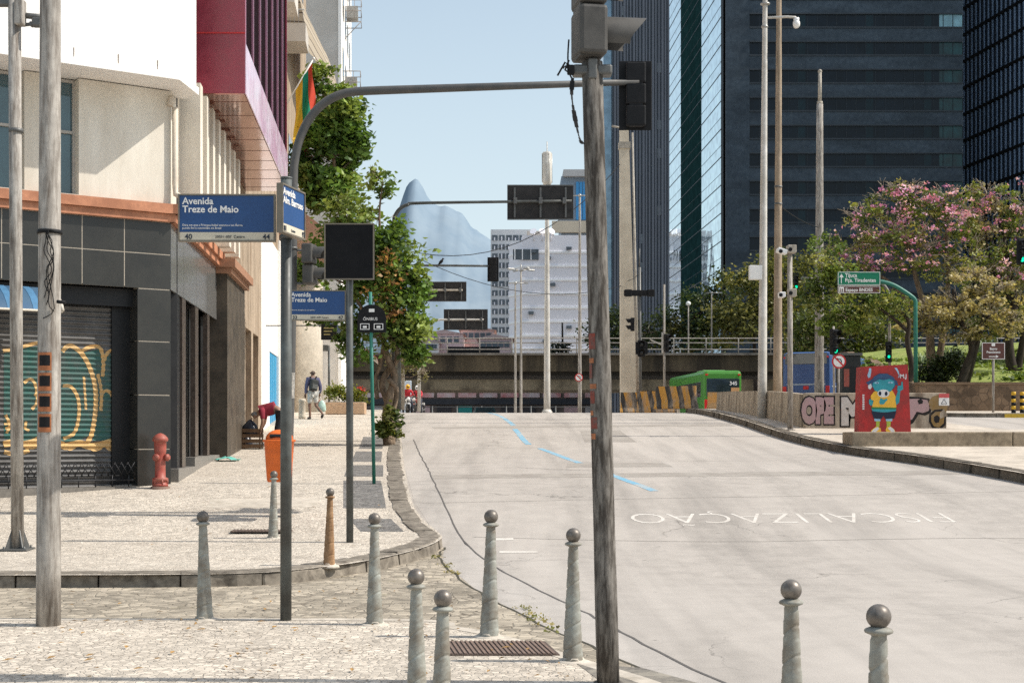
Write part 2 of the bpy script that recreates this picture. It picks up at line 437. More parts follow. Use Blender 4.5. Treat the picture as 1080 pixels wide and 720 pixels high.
M_gr_yel = mat_worn('spray_yellow', (.66,.42,.18), (.34,.27,.17), .44, .70, 10)
M_maroon = pm('maroon_panel', (.27,.036,.058), .12, 5, .32, .02, spec=.5)
M_maroon_dk = pm('maroon_dark', (.010,.003,.004), .15, 5, .7, .0, spec=.04)
M_pinkgloss = pm('lilac_gloss_panel', (.86,.80,.88), .06, 3, .2, .02, spec=.7, dirt=(.55,.30,.42), damt=.35, dscale=.6)
M_soffit = pm('brown_soffit', (.36,.17,.135), .25, 1.1, .12, .5, spec=.9, metal=.75, stretch=(1.2,.5,1))
M_win = mat_glass('window_glass', (.03,.045,.05), .05, .8)
M_wframe = pm('window_frame', (.42,.39,.35), .1, 8, .5)
M_brownstone = mat_concrete_stained('brown_stone', (.43,.34,.25), (.22,.155,.10), (1.5,1.5,.2), .45, .7)
M_wood = mat_concrete_stained('brown_wood', (.17,.10,.055), (.07,.04,.022), (4,4,.3), .4, .65)
M_bluedoor = pm('blue_door', (.03,.25,.50), .12, 6, .5, .05, dirt=(.05,.3,.5), damt=.4)
M_creamcol = mat_concrete_stained('cream_column', (.55,.49,.40), (.40,.34,.27), (1,1,.3), .5, .75)
M_white_far = pm('far_white_wall', (.66,.63,.58), .06, .6, .85, .05, dirt=(.5,.46,.41), damt=.4, dscale=.3)
M_awnstripe = None

# ============================================================= ground, road, pavements
bg_ = MB(); bg_.face([(-9000,262,-.05),(9000,262,-.05),(9000,12000,-.05),(-9000,12000,-.05)])
go = sheet([(-400,-30),(400,-30),(400,262),(-400,262)], -.03, 'ground', M_ground)
struct(bg_.build('far_ground', M_ground))
sheet([(-40,-3),(46,-3),(46,150),(-40,150)], 0, 'road', M_asph)

KERB_L = [(-44,15.2),(-24,15.6),(-14,15.78),(-9,15.85),(-5.7,15.9),(-3.11,16.1),(-2.19,17.0),(-1.68,18.0),(-1.22,19.3),(-1.02,20.4),(-1.08,21.1),(-1.42,22.4),(-1.72,24.2),(-2.13,28.4),(-2.95,38),(-3.9,50),(-4.75,60),(-5.75,72),(-6.6,82),(-7.2,90)]
KL = [(p.x,p.y) for p in smooth_line([(x,y,0) for x,y in KERB_L], 5)]
sheet(KL+[(-60,90),(-60,15.2)], .15, 'pavement', M_mosaic)
FRONT_EDGE = [(-44,13.05),(-20,13.06),(-9,13.07),(-4,13.08),(-1.0,13.05),(-.6,12.6),(-.16,12.0),(.43,10.75),(.95,9.6),(1.35,8.2),(1.62,6.9),(1.78,5.5),(1.95,3),(2.0,-2)]
FE = [(p.x,p.y) for p in smooth_line([(x,y,0) for x,y in FRONT_EDGE], 4)]
sheet(FE+[(-44,-2)], .009, 'front_pavement', M_mosaic2)
COB = [(-.98,20.6),(-.95,19.2),(-.35,15.45),(.33,12.56),(1.07,10.0),(1.45,8.3)]
sheet(COB+[(1.0,8.6),(-4,10),(-44,10),(-44,17.5),(-9,17.5),(-2.5,17.6),(-1.9,18.4),(-1.4,19.8)], .005, 'cobbled_side_street', M_cobble)
# concrete gutter strip with the dark seam beside it
SEAM = [(-2.9,42),(-1.8,30.7),(-1.24,25.1),(-.72,21.3),(-.2,18.3),(.4,15.2),(.73,13.6),(1.02,12),(1.43,9.9),(2.3,7.2),(3.0,4.5)]
SM = [(p.x,p.y) for p in smooth_line([(x,y,0) for x,y in SEAM], 5)]
def strip(line, w0, w1, off, name, mat, jit=0.):
    dense = [line[0]]
    for p, q in zip(line, line[1:]):
        k = max(1, int(abs(q[1]-p[1])/.5)+int(math.hypot(q[0]-p[0],q[1]-p[1])/3)); dense += [(p[0]+(q[0]-p[0])*j/k, p[1]+(q[1]-p[1])*j/k) for j in range(1,k+1)]
    line = dense; L = []; Q = []
    for i, p in enumerate(line):
        t = V((line[min(i+1,len(line)-1)][0]-line[max(i-1,0)][0], line[min(i+1,len(line)-1)][1]-line[max(i-1,0)][1])).normalized(); n = V((-t.y,t.x))
        j = rng.uniform(-jit,jit)
        L.append((p[0]+n.x*(w0+j), p[1]+n.y*(w0+j))); Q.append((p[0]+n.x*(w1+j), p[1]+n.y*(w1+j)))
    n_ = len(L); me = bpy.data.meshes.new(name); me.from_pydata([(p[0],p[1],G(p[1])+off) for p in L+Q], [], [(n_+i,n_+i+1,i+1,i) for i in range(n_-1)]); me.update(); me.materials.append(mat)
    o = bpy.data.objects.new(name, me); COL.objects.link(o); return struct(o)
gut = [(x,y) for x,y in SM if y < 31]
M_gutter = mat_asphalt('gutter_concrete', (.405,.37,.332), (.455,.418,.378))
sheet(gut+[(.9,9.9),(1.07,10.0),(.33,12.56),(-.35,15.45),(-.93,19.2),(-.98,20.6),(-1.3,22.5),(-1.7,24.7),(-2.1,28.6),(-2.3,30.8)], .0015, 'road_gutter', M_gutter)
strip(SM, -.014, .014, .0045, 'road_seam', M_crack, .016)
strip([(p.x,p.y) for p in smooth_line([(x,y,0) for x,y in COB],8)], -.018, .014, .0065, 'road_edge_crack', pm('crevice', (.05,.045,.03), .4, 9, .9), .03)
for ln_ in ([(-1.55,24.6),(2,25.1),(6,25.6),(10.1,26.3)], [(-.6,21.6),(3,21.2),(7,21.5),(10.4,21.2)], [(-2.2,32.8),(2,33.4),(9,34.2)]):
    strip([(p.x,p.y) for p in smooth_line([(x,y,0) for x,y in ln_],5)], -.007, .007, .0025, 'road_crack', pm('road_crack_faint', (.2,.18,.155), .3, 20, .9), .015)
sheet([(.48,10.6),(.95,10.4),(1.5,9.3),(1.35,8.9),(1.1,9.2),(.6,9.9)], .0115, 'road_patch', pm('loose_tar', (.11,.10,.09), .6, 24, .95, .5, dirt=(.3,.27,.22), damt=.6, dscale=4))
# light flush kerb at the edge of the front pavement
fk = [(x,y) for x,y in FE if y > 9.0]
strip(fk, -.02, .13, .012, 'flush_kerb', M_kerbtop, .0)
# kerb stones
def kerb(line, h, wd, name, mat, inward=1, ln=.92, gap=.011):
    fine = [line[0]]
    for p, q in zip(line, line[1:]):
        k = max(1, int(math.hypot(q[0]-p[0],q[1]-p[1])/.2)); fine += [(p[0]+(q[0]-p[0])*j/k, p[1]+(q[1]-p[1])*j/k) for j in range(1,k+1)]
    line = fine; mb = MB(); acc = 0; pts = [V((x,y,0)) for x,y in line]; segs = []; cur = pts[0]; st = [cur]; d = 0
    for a, b in zip(pts, pts[1:]):
        L = (b-a).length; t = 0
        while d+L-t >= ln:
            t += ln-d; q = a.lerp(b, t/L); st.append(q); segs.append(st); st = [q]; d = 0
        d += L-t; st.append(b)
    segs.append(st)
    for sg in segs:
        if len(sg) < 2 or (sg[-1]-sg[0]).length < .05: continue
        if abs(sg[0].x) > 30: continue
        t = (sg[-1]-sg[0]).normalized(); n = V((-t.y,t.x,0))*inward; e = t*gap
        jj = rng.uniform(-.025,.025); jh = rng.uniform(-.003,.012)
        vs = []
        line2 = [sg[0]+e]+sg[1:-1]+[sg[-1]-e]
        k = len(line2)
        for p in line2:
            o = p + n*(jj+rng.uniform(-.014,.014)); j2 = jh+rng.uniform(-.003,.004)
            for q, z in ((o, -.12), (o+n*(.01+.03*rng.random()), h+j2-.035), (o+n*(.05+.03*rng.random()), h+j2), (o+n*wd, h+j2), (o+n*wd, -.12)):
                vs.append((q.x, q.y, G(q.y)+z+.006))
        fs = []
        for i in range(k-1):
            for j in range(4):
                f = (i*5+j, i*5+j+1, (i+1)*5+j+1, (i+1)*5+j); fs.append(f if inward < 0 else f[::-1])
        fs += [(0,1,2,3,4), tuple((k-1)*5+j for j in (4,3,2,1,0))]
        mb.add(vs, fs)
    return struct(mb.build(name, mat))
kerb(KL[3:], .155, .34, 'kerb', M_kerb, 1)
# dark basalt patches in the pavement beside the kerb, repairs and covers
for a, b, o0, o1 in ((21.2,22.3,.5,1.15),(23.2,26.6,.5,1.2),(27.4,30.2,.45,1.2),(31.2,35.0,.5,1.15),(36.0,41,.5,1.1)):
    def kx(d):
        for (x0,y0),(x1,y1) in zip(KERB_L[8:],KERB_L[9:]):
            if y0 <= d <= y1: return x0+(x1-x0)*(d-y0)/(y1-y0)
        return -1.1
    sheet([(kx(a)-o1,a),(kx(a)-o0,a),(kx(b)-o0,b),(kx(b)-o1,b)], .152, 'pavement_patch', M_basalt)
sheet([(-5.0,23.2),(-3.2,23.3),(-3.3,24.2),(-5.1,24.1)], .1515, 'pavement_patch', M_kerbtop)
# road repairs and darker cross bands, painted marks
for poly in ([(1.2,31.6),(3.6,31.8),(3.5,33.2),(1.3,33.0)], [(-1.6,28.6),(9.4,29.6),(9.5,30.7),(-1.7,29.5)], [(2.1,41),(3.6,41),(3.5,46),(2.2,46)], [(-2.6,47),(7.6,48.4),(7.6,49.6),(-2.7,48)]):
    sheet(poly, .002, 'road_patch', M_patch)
BLUE = [(2.62,26.2),(2.2,28.6),(1.55,33),(.95,37),(.53,40),(.25,45),(-.2,53),(-.8,62),(-1.4,72)]
bl = [(p.x,p.y) for p in smooth_line([(x,y,0) for x,y in BLUE], 4)]
for y0_, y1_, k_ in ((26,31.6,0),(31.9,38.6,.03),(39.4,47,-.06),(48.5,75,.0)):
    strip([(x+k_,y) for x,y in bl if y0_ <= y <= y1_], -.085, .085, .0035, 'road_line', M_blue_paint, .008)
for (x0,x1,d) in ((-.26,.02,21.3),(-.18,.36,20.0)):
    sheet([(x0,d),(x1,d+.02),(x1,d+.2),(x0,d+.2)], .0035, 'road_line', M_white_paint)
# lettering on the road, read by the traffic coming the other way
tx = MB(); tx.text('FISCALIZAÇÃO', 1.0, (7.3,24.45,0), (-1,-.012,0), (.04,-1,0), 'LEFT', -.012, .0, 0, .80, 1.0)
if True:
    x_ = [v.x for v in tx.v]; a, b = min(x_), max(x_); y_ = [v.y for v in tx.v]; c, d = min(y_), max(y_)
    for v in tx.v:
        v.x = 1.93+(v.x-a)/(b-a)*5.2; v.y = 22.5+(v.y-c)/(d-c)*1.25; v.z = G(v.y)+.003
struct(tx.build('road_marking', M_white_paint))

# median on the right with its kerb
KERB_R = [(11.3,17),(10.9,21),(10.4,24.5),(9.9,27.5),(9.2,33),(8.55,36),(8.15,40),(7.95,46),(7.9,52),(8.0,60),(8.35,68),(9.0,73),(9.9,75.5),(11.5,76.5)]
KR = [(p.x,p.y) for p in smooth_line([(x,y,0) for x,y in KERB_R], 5)]
sheet(KR+[(13.6,76.5),(14.2,60),(14.4,46),(15.2,43.6),(34,43.4),(34,17)], .2, 'median_pavement', M_paveslab)
kerb(KR, .205, .3, 'median_kerb', mat_concrete_stained('kerb_dark', (.16,.135,.105), (.05,.042,.032), (2,2,2), .45, .7), -1, 1.3)
bk = [(14.4,46.0),(15.2,43.6),(34,43.4)]
# far pavement on the right behind the second road
FARK = [(16.0,80),(15.6,60.5),(16.2,56.6),(18.5,55.6),(40,54.8)]
sheet(FARK+[(40,60.5),(17.4,60.5),(17.4,80)], .15, 'far_pavement', M_paveslab)
kerb(FARK, .155, .25, 'far_kerb', M_kerb, 1, 1.2)
KY = MB()
for i in range(3):
    x0 = 19.2+i*1.05; KY.bx((x0,55.42,G(55.4)-.02), (.95,-.03,0), (0,.012,0), (0,0,.17))
struct(KY.build('yellow_kerb_paint', pm('kerb_yellow', (.55,.36,.04), .2, 10, .8)))

# ============================================================= corner building on the left
uF = V((-.829,-.559,0)).normalized(); nF = V((.559,-.829,0)).normalized(); C0 = V((-6.24,26,0))
def fp(u, n, z): q = C0+uF*u+nF*n; return V((q.x,q.y,z))
def fbox(mb, u0, u1, n0, n1, z0, z1): return mb.bx(fp(u0,n0,z0), uF*(u1-u0), nF*(n1-n0), (0,0,z1-z0))
def spt(d, o, z): return V((FX(d)+o, d, z))
def sbox(mb, d0, d1, o0, o1, z0, z1):
    return mb.hexa([spt(d0,o0,z0),spt(d0,o1,z0),spt(d1,o1,z0),spt(d1,o0,z0)], [spt(d0,o0,z1),spt(d0,o1,z1),spt(d1,o1,z1),spt(d1,o0,z1)])
ORG = V((-6.24,26,.7))
B1 = thing('corner_building', 'cream corner building with dark granite ground floor, graffitied shutter and overhanging maroon bay', 'building', ORG)
def mb1(): return MB(ORG)
# core behind all the cladding
c = mb1(); pl = [fp(-.35,-.6,0), fp(9,-.6,0), V((-24,32,0)), V((-24,35.9,0)), spt(35.9,-.7,0)]
c.prism([V((p.x,p.y,.2)) for p in pl], (0,0,16)); c.build('core', M_black, B1)
# upper wall, split around the windows
wall = mb1()
ZB, ZT = 5.93, 8.0
fbox(wall, 0, 1.68, -.3, 0, ZB, ZT); fbox(wall, 2.34, 2.62, -.3, 0, ZB, ZT); fbox(wall, 3.5, 4.6, -.3, 0, ZB, ZT); fbox(wall, 5.5, 9, -.3, 0, ZB, ZT)
sbox(wall, 26.02, 35.9, -.3, -.002, ZB-.02, 8.7)
sbox(wall, 26.02, 35.9, -.6, -.3, 8.7, 16)
wall.build('wall', M_beige, B1)
for (u0,u1) in ((1.68,2.34),(2.62,3.5),(4.6,5.5)):
    wf = mb1(); e = .05
    fbox(wf,u0,u0+e,-.28,-.2,ZB,ZT); fbox(wf,u1-e,u1,-.28,-.2,ZB,ZT); fbox(wf,u0+e,u1-e,-.28,-.2,ZB,ZB+e); fbox(wf,u0+e,u1-e,-.28,-.2,7.05,7.05+e); fbox(wf,u0+e,u1-e,-.28,-.2,ZT-e,ZT)
    fbox(wf,(u0+u1)/2-.02,(u0+u1)/2+.02,-.27,-.21,ZB+e,7.05)
    wo = wf.build('window', M_wframe, B1)
    pn = mb1(); fbox(pn,u0,u1,-.27,-.25,ZB,ZT); pn.build('pane', mat_glass('blue_pane', (.04,.09,.11), .05, .9), wo)
    sl_ = mb1(); fbox(sl_,u0-.03,u1+.03,-.3,.04,ZB-.03,ZB+.02); sl_.build('sill', M_beige, wo)
# overhanging white storey
ov = mb1(); pl = [fp(.17,.85,0),fp(-.49,0,0),fp(-.49,-.5,0),fp(9,-.5,0),fp(9,.85,0)]
ov.prism([V((p.x,p.y,8.02)) for p in pl], (0,0,7.5))
fbox(ov, .17, 9, .85, .90, 8.0, 8.13)
pl = [fp(.17,.9,0),fp(.17,.85,0),fp(-.49,0,0),fp(-.53,.03,0)]; ov.prism([V((p.x,p.y,8.0)) for p in pl], (0,0,.13))
ov.build('overhanging_storey', M_cream, B1)
nl = mb1()
for u in (.55,2.02,3.3,1.25): fbox(nl, u, u+.012, .851, .856, 8.13, 8.30)
nl.build('stain_drips', pm('rust_drip', (.2,.14,.1), .3, 10), B1)
# cornice, two steps
co_ = mb1()
fbox(co_, -.06, 9, 0, .10, 5.60, 5.74); fbox(co_, -.10, 9, 0, .16, 5.745, 5.92)
sbox(co_, 25.9, 33.0, 0, .10, 5.60, 5.74); sbox(co_, 25.86, 33.0, 0, .16, 5.745, 5.92)
co_.build('cornice', M_orange, B1)
# granite cladding as separate slabs with light joints
bk_ = mb1(); fbox(bk_, 0.01, 9, -.25, -.003, 4.40, 5.6); fbox(bk_, 0.02, .6, -.25, -.003, .55, 4.40); fbox(bk_, 3.36, 9, -.25, -.003, .3, 4.40); bk_.build('joint_backing', M_mortar, B1)
gr = mb1(); g_ = .009
us = [0,.86,1.62,2.32,3.0,3.9,4.8,5.7,6.6,7.5,9]
for a, b in zip(us, us[1:]):
    fbox(gr, a+g_, b-g_, -.03, .002*rng.random(), 5.01+g_, 5.6-g_); fbox(gr, a+g_, b-g_, -.03, .002*rng.random(), 4.37+g_, 5.01-g_)
for z0, z1 in ((.5,1.47),(1.47,2.45),(2.45,3.42),(3.42,4.37)):
    fbox(gr, 0, .62, -.5, .002*rng.random(), z0+g_, z1-g_)
    for a, b in zip(us[4:], us[5:]): fbox(gr, max(a,3.32)+g_, b-g_, -.03, .002*rng.random(), z0+g_, z1-g_)
gr.build('granite_cladding', M_granite, B1)
# side wall of the ground floor: polished frieze, posts, dark doorways, plinth steps
sg = mb1()
ds = [26.0,27.6,29.4,31.1,32.7]
for a, b in zip(ds, ds[1:]):
    sbox(sg, a+g_, b-g_, -.04, .004, 4.37+g_, 5.6-g_)
sg.build('polished_frieze', M_granite_side, B1)
stp = mb1()
for a, b in ((27.4,27.9),(29.2,29.7),(31.1,31.5)):
    sbox(stp, a+.02, b-.02, -.10, .0, .7, 4.37)
stp.build('post', pm('bronze_post', (.11,.085,.07), .3, 12, .35, .05, metal=.4), B1)
for a, b in ((26.1,27.4),(27.9,29.2),(29.7,31.1),(31.5,32.7)):
    dr = mb1(); sbox(dr, a, b, -.28, -.2, .75, 4.37); dr.build('door', M_black, B1)
ps = mb1(); sbox(ps, 26.3, 28.6, -.3, .10, .3, 1.10); sbox(ps, 28.6, 32.6, -.3, .08, .4, 1.28)
ps.build('plinth', pm('plinth_granite', (.20,.185,.165), .35, 40, .5, .05), B1)
pil = mb1(); sbox(pil, 32.7, 36.5, -.3, .25, .6, 5.44); pil.build('granite_pillar', pm('pillar_granite', (.035,.031,.026), .4, 30, .5, .1, spec=.25, dirt=(.10,.08,.06), damt=.4, dscale=2), B1)
cap = mb1(); sbox(cap, 32.55, 36.6, -.3, .36, 5.44, 5.56); sbox(cap, 32.45, 36.6, -.3, .46, 5.565, 5.75); cap.build('pillar_cap', pm('brown_cap', (.34,.18,.11), .15, 8, .7), B1)
for i in range(8):
    f = mb1(); d = 26.9+i*.95; sbox(f, d, d+.34, 0, .42, 5.93, 8.38-.02*i); f.build('pilaster', M_beige, B1)
# downpipe at the corner
dp = mb1(); q = [fp(-.06,.07,7.7), fp(-.06,.07,6.3), fp(-.06,.09,6.12), fp(-.25,.22,6.0), fp(-.3,.25,5.93)]; dp.tube(q, .055, 10)
dp.tube([fp(-.02,.06,7.9),fp(.04,.06,7.72)], .06, 8); dp.build('downpipe', pm('cream_pipe', (.6,.52,.42), .12, 8, .6), B1)
# maroon bay
bay = mb1(); sbox(bay, 28, 39, .0, 1.15, 8.45, 8.52); sbox(bay, 28, 28.12, .0, 1.15, 8.52, 15.5); sbox(bay, 28.12, 39, -.5, .9, 8.52, 15.5); sbox(bay, 38.9, 39.0, .9, 1.15, 8.52, 15.5)
bo = bay.build('bay', M_maroon, B1)
j = mb1(); sbox(j, 27.985, 27.999, .06, 1.15, 9.62, 9.645); j.build('red_joint', pm('red_joint', (.5,.03,.03), .1), bo)
lp = mb1()
for i in range(7):
    a = 28+i*11/7; sbox(lp, a+.01, a+11/7-.01, 1.15, 1.17, 8.44, 9.42)
lp.build('apron_panel', M_pinkgloss, bo)
for i in range(7):
    a = 28+i*11/7; mu = mb1(); sbox(mu, a+.121, a+.21, .9, 1.15, 9.43, 15.5); mu.build('mullion', pm('pink_mullion', (.42,.2,.28), .1, 5, .3), bo)
    g = mb1(); sbox(g, a+.212, a+11/7+.119, .901, 1.11, 9.43, 15.5); g.build('window', M_maroon_dk, bo)
sf = mb1()
for i in range(18):
    a = 28+i*11/18; sbox(sf, a+.012, a+11/18-.001, .0, 1.14, 8.425-.006*(i%2), 8.45)
sf.build('soffit', M_soffit, bo)
fl = mb1()
# shutter opening
N0 = -.48
sh_u0, sh_u1, sh_z0, sh_z1 = .95, 3.30, .72, 4.05
def corr(z): return .018*math.cos((z-.7)*2*PI/.092)
def shutter_pt(u, z, lift=0.): return fp(u, N0+corr(z)+lift, z)
s = mb1(); nz = int((sh_z1-sh_z0)/.0115)
zz = [sh_z0+(sh_z1-sh_z0)*i/nz for i in range(nz+1)]
s.add([shutter_pt(u,z) for z in zz for u in (sh_u0,sh_u1)], [(2*i,2*i+1,2*i+3,2*i+2) if False else (2*i+1,2*i,2*i+2,2*i+3) for i in range(nz)], True)
shu = s.build('shutter', M_shutter, B1)
gd = mb1(); fbox(gd, .62, .95, -.6, -.42, .5, 4.37); fbox(gd, .62, 3.32, -.6, -.25, 4.05, 4.37); fbox(gd, 3.30, 3.34, -.6, -.1, .5, 4.37)
gd.build('shutter_housing', pm('shutter_housing', (.008,.008,.009), .3, 6, .5), B1)
st_ = mb1(); fbox(st_, .62, 9, -.35, .12, .2, .80); st_.build('step', pm('step_stone', (.17,.155,.135), .25, 12, .8), B1)

# graffiti on the shutter: strokes measured on the wall, laid over the slats
def shut_uv(x, y):
    q = hit(x, y, fp(0,N0,0), nF); return ((q-fp(0,N0,q.z)).dot(uF), q.z)
def zpx(pts): return [(p[0]/3.6, p[1]/3.6+340) for p in pts]
def over_slats(mb, poly, lift):
    bm = bmesh.new(); bm.faces.new([bm.verts.new((p[0],p[1],0)) for p in poly]); bmesh.ops.triangulate(bm, faces=bm.faces[:])
    zs = [p[1] for p in poly]; z = math.floor(min(zs)/.0115)*.0115
    while z < max(zs):
        bmesh.ops.bisect_plane(bm, geom=bm.verts[:]+bm.edges[:]+bm.faces[:], dist=1e-6, plane_co=(0,z,0), plane_no=(0,1,0)); z += .0115
    bm.normal_update()
    for f in bm.faces:
        if f.normal.z > 0: f.normal_flip()
    bm.verts.index_update()
    mb.add([shutter_pt(max(sh_u0+.003,min(sh_u1-.003,v.co.x)), v.co.y, lift) for v in bm.verts], [tuple(v.index for v in f.verts) for f in bm.faces], True); bm.free()
tealp = [[(14,118),(90,95),(150,90),(165,130),(160,430),(110,455),(14,440)],[(165,150),(235,95),(300,110),(345,160),(365,250),(362,340),(345,420),(300,452),(165,450)],
         [(318,115),(380,100),(392,140),(430,112),(430,445),(352,448),(372,340),(360,210)]]
gt = mb1()
for i, pgn in enumerate(tealp): over_slats(gt, [shut_uv(*p) for p in zpx(pgn)], .004+.001*i)
gt.build('graffiti_fill', M_gr_teal, shu)
strokes = [([(10,108),(60,100),(110,85),(150,78),(165,95),(155,150),(160,210)],13),([(45,110),(48,180),(52,300)],9),([(90,230),(115,215),(135,240),(140,300),(120,330)],11),([(130,270),(160,300),(165,390),(140,440),(90,455)],12),
    ([(235,110),(262,88),(300,108),(335,160),(360,240),(362,330),(348,420),(330,455)],17),([(238,240),(270,245),(296,290),(298,360),(280,420),(240,440)],13),([(310,108),(345,92),(380,98),(392,150),(388,205)],14),([(392,150),(408,115),(440,100)],13),
    ([(318,205),(322,270),(326,330)],9),([(370,195),(384,260),(382,335)],12),([(380,275),(405,258),(425,280),(430,320)],12),([(20,350),(35,385),(25,420)],11),([(45,350),(50,410)],10),([(15,385),(60,380)],9),([(20,400),(60,402)],9),
    ([(100,375),(95,400),(110,410)],10),([(12,462),(60,455),(120,468),(170,452),(230,462),(250,470),(300,458),(350,470),(430,450)],26),([(15,490),(60,500),(110,485)],16),([(250,462),(262,478),(285,470)],16),([(340,462),(355,480),(385,472)],18),([(400,455),(415,478),(430,470)],18)]
gy = mb1()
for i, (pts, wd) in enumerate(strokes):
    c_ = smooth_line([(p[0],p[1],0) for p in pts], 5); L, Q = ribbon2(c_, wd)
    for k in range(len(L)-1):
        quad = [L[k],L[k+1],Q[k+1],Q[k]]
        try: over_slats(gy, [shut_uv(*p) for p in zpx(quad)], .0095+.0006*(i%6))
        except Exception: pass
gy.build('graffiti_outline', M_gr_yel, shu)
# folding lattice gate in front of the shutter
lg = mb1(); z0 = .92; 
for i in range(22):
    u = .75+i*.118
    for sgn in (-1,1): lg.tube([fp(u-.07*sgn,.03+.012*sgn,z0+.08), fp(u+.0*sgn,.03+.012*sgn,z0+.2), fp(u+.07*sgn,.03+.012*sgn,z0+.32)], .0085, 5)
lg.tube([fp(.72,.05,z0),fp(3.3,.05,z0)], .016, 6); lg.tube([fp(.95,.03,z0+.08),fp(3.3,.03,z0+.08)], .011, 6)
for i in range(9): lg.tube([fp(.8+i*.3,.05,.8),fp(.8+i*.3,.05,z0+.09)], .011, 5)
lg.build('folding_gate', pm('dark_steel', (.03,.03,.032), .3, 10, .5, .05, metal=.5), B1)
# blue vaulted awning over the next shop window
aw = mb1(); prof = [(0,4.28),(.2,4.26),(.45,4.18),(.7,4.04),(.88,3.88),(.93,3.80)]
vs = [fp(u,n,z) for (n,z) in prof for u in (2.25,9.0)]
aw.add(vs, [(2*i,2*i+1,2*i+3,2*i+2) for i in range(len(prof)-1)], True); aw.face([fp(2.25,n,z) for n,z in prof]+[fp(2.25,0,3.8)])
awo = aw.build('awning', pm('blue_awning', (.018,.075,.17), .2, 5, .6, .05, dirt=(.05,.11,.18), damt=.4), B1)
ae = mb1()
ae.tube([fp(2.24,n+.012,z+.01) for n,z in prof], .03, 6); ae.tube([fp(2.24,.93,3.8),fp(9,.93,3.8)], .02, 6)
ae.build('awning_edge', pm('awning_edge', (.55,.5,.42), .15, 8), awo)
asr = mb1()
for i in range(8):
    u = 2.6+i*.42; vs = [fp(u+du,n+.004,z+.004) for (n,z) in prof for du in (0,.12)]; asr.add(vs, [(2*i_,2*i_+1,2*i_+3,2*i_+2) for i_ in range(len(prof)-1)], True)
asr.build('awning_stripe', pm('awning_light', (.06,.17,.30), .2, 6), awo)

# ============================================================= the next buildings along the left pavement
O2 = V((FX(40)-2,40,1.6)); B2 = thing('stone_building', 'brown stone building with three tall timber recesses and white balconies', 'building', O2)
def m2(): return MB(O2)
a = m2(); sbox(a, 36.6, 50, -9, -.5, 1.0, 27); a.build('core', M_black, B2)
a = m2()
for d0,d1 in ((36.6,37.0),(38.4,39.1),(40.7,41.2),(42.8,43.6)): sbox(a, d0, d1, -.5, .0, 1.0, 4.7)
sbox(a, 36.6, 43.6, -.5, -.004, 4.7, 8.2); a.build('stone_wall', M_brownstone, B2)
for d0,d1 in ((37.0,38.4),(39.1,40.7),(41.2,42.8)):
    b = m2(); sbox(b, d0, d1, -.4, -.22, 1.1, 4.7); b.build('door', M_wood, B2)
a = m2(); sbox(a, 43.6, 46.4, -.5, .02, 1.2, 8.2); sbox(a, 46.4, 49.8, -.5, .0, 4.5, 8.2); sbox(a, 49.8, 50, -.5, .05, 1.2, 8.2); a.build('white_pilaster', M_cream, B2)
b = m2()
for i in range(4): sbox(b, 46.45+i*.85, 47.25+i*.85, -.3, -.03, 2.1, 4.5)
b.build('blue_door', M_bluedoor, B2)
a = m2(); sbox(a, 36.6, 50, -.5, .0, 8.2, 27); a.build('upper_wall', M_brownstone, B2)
for k, (d0,d1) in enumerate(((43.4,45.0),(48.8,50.4))):
    for z in (14.95+.3*k,18.6):
        bl_ = m2(); sbox(bl_, d0, d1, 0, 1.05, z, z+.12); sbox(bl_, d0, d0+.12, 0, 1.05, z+.12, z+.62); sbox(bl_, d0+.12, d1, .93, 1.05, z+.12, z+.62); sbox(bl_, d1-.12, d1, 0, .93, z+.12, z+.62)
        bb = bl_.build('balcony', M_white_far, B2)
        rl = m2()
        for t in range(7): o = .06+t*.15; rl.tube([spt(d0+.06,o,z+.62),spt(d0+.06,o,z+1.1)], .012, 5)
        rl.tube([spt(d0+.06,.03,z+1.1),spt(d0+.06,1.0,z+1.1)], .02, 5); rl.build('railing', pm('rail_grey', (.3,.3,.3)), bb)
    wn_ = m2(); sbox(wn_, d0+.6, d1-.6, -.1, .02, 16.2, 18.0); wn_.build('window', M_win, B2)
cn = m2(); cn.hexa([spt(50.5,0,8.75),spt(50.5,1.75,8.75),spt(59,1.75,8.75),spt(59,0,8.75)],[spt(50.5,0,10.3),spt(50.5,1.75,9.0),spt(59,1.75,9.0),spt(59,0,10.3)])

O3 = V((FX(58)-2,58,2.4)); B3 = thing('striped_awning_building', 'cream building with rounded column and brown striped awning high on its side', 'building', O3)
def m3(): return MB(O3)
a = m3(); sbox(a, 50.02, 66, -9, 0, 1.0, 25); a.build('wall', M_brownstone, B3)
cl = m3(); cl.lathe([(1.0,1.8),(1.0,8.6)], (FX(58)+.1,58.6,0), 20); cl.build('column', M_creamcol, B3)
cl = m3(); sbox(cl, 50.05, 57.4, 0, .06, 2.0, 8.6); sbox(cl, 60, 66, 0, .06, 2.0, 8.6); cl.build('plaster_wall', M_cream, B3)
cn2 = MB(O3); cn2.v = [v+O2-O3 for v in cn.v]; cn2.f = cn.f; cn2.smooth = cn.smooth
cn2.build('canopy', pm('canopy_brown', (.33,.19,.13), .15, 3, .8), B3)
M_stripe, nt, bb_ = newmat('striped_canvas'); vv = worldpos(nt); wv = _n(nt,'ShaderNodeTexWave', wave_type='BANDS', bands_direction='Z'); wv.inputs['Scale'].default_value = .42; wv.inputs['Distortion'].default_value = 1.2; wv.inputs['Detail'].default_value = 2
nt.links.new(vv, wv.inputs['Vector']); nt.links.new(ramp(nt, wv.outputs['Fac'], [(.42,(.36,.30,.22)),(.5,(.07,.05,.04)),(.62,(.07,.05,.04)),(.7,(.40,.34,.26))]), bb_.inputs['Base Color']); bb_.inputs['Roughness'].default_value = .9
sa = m3()
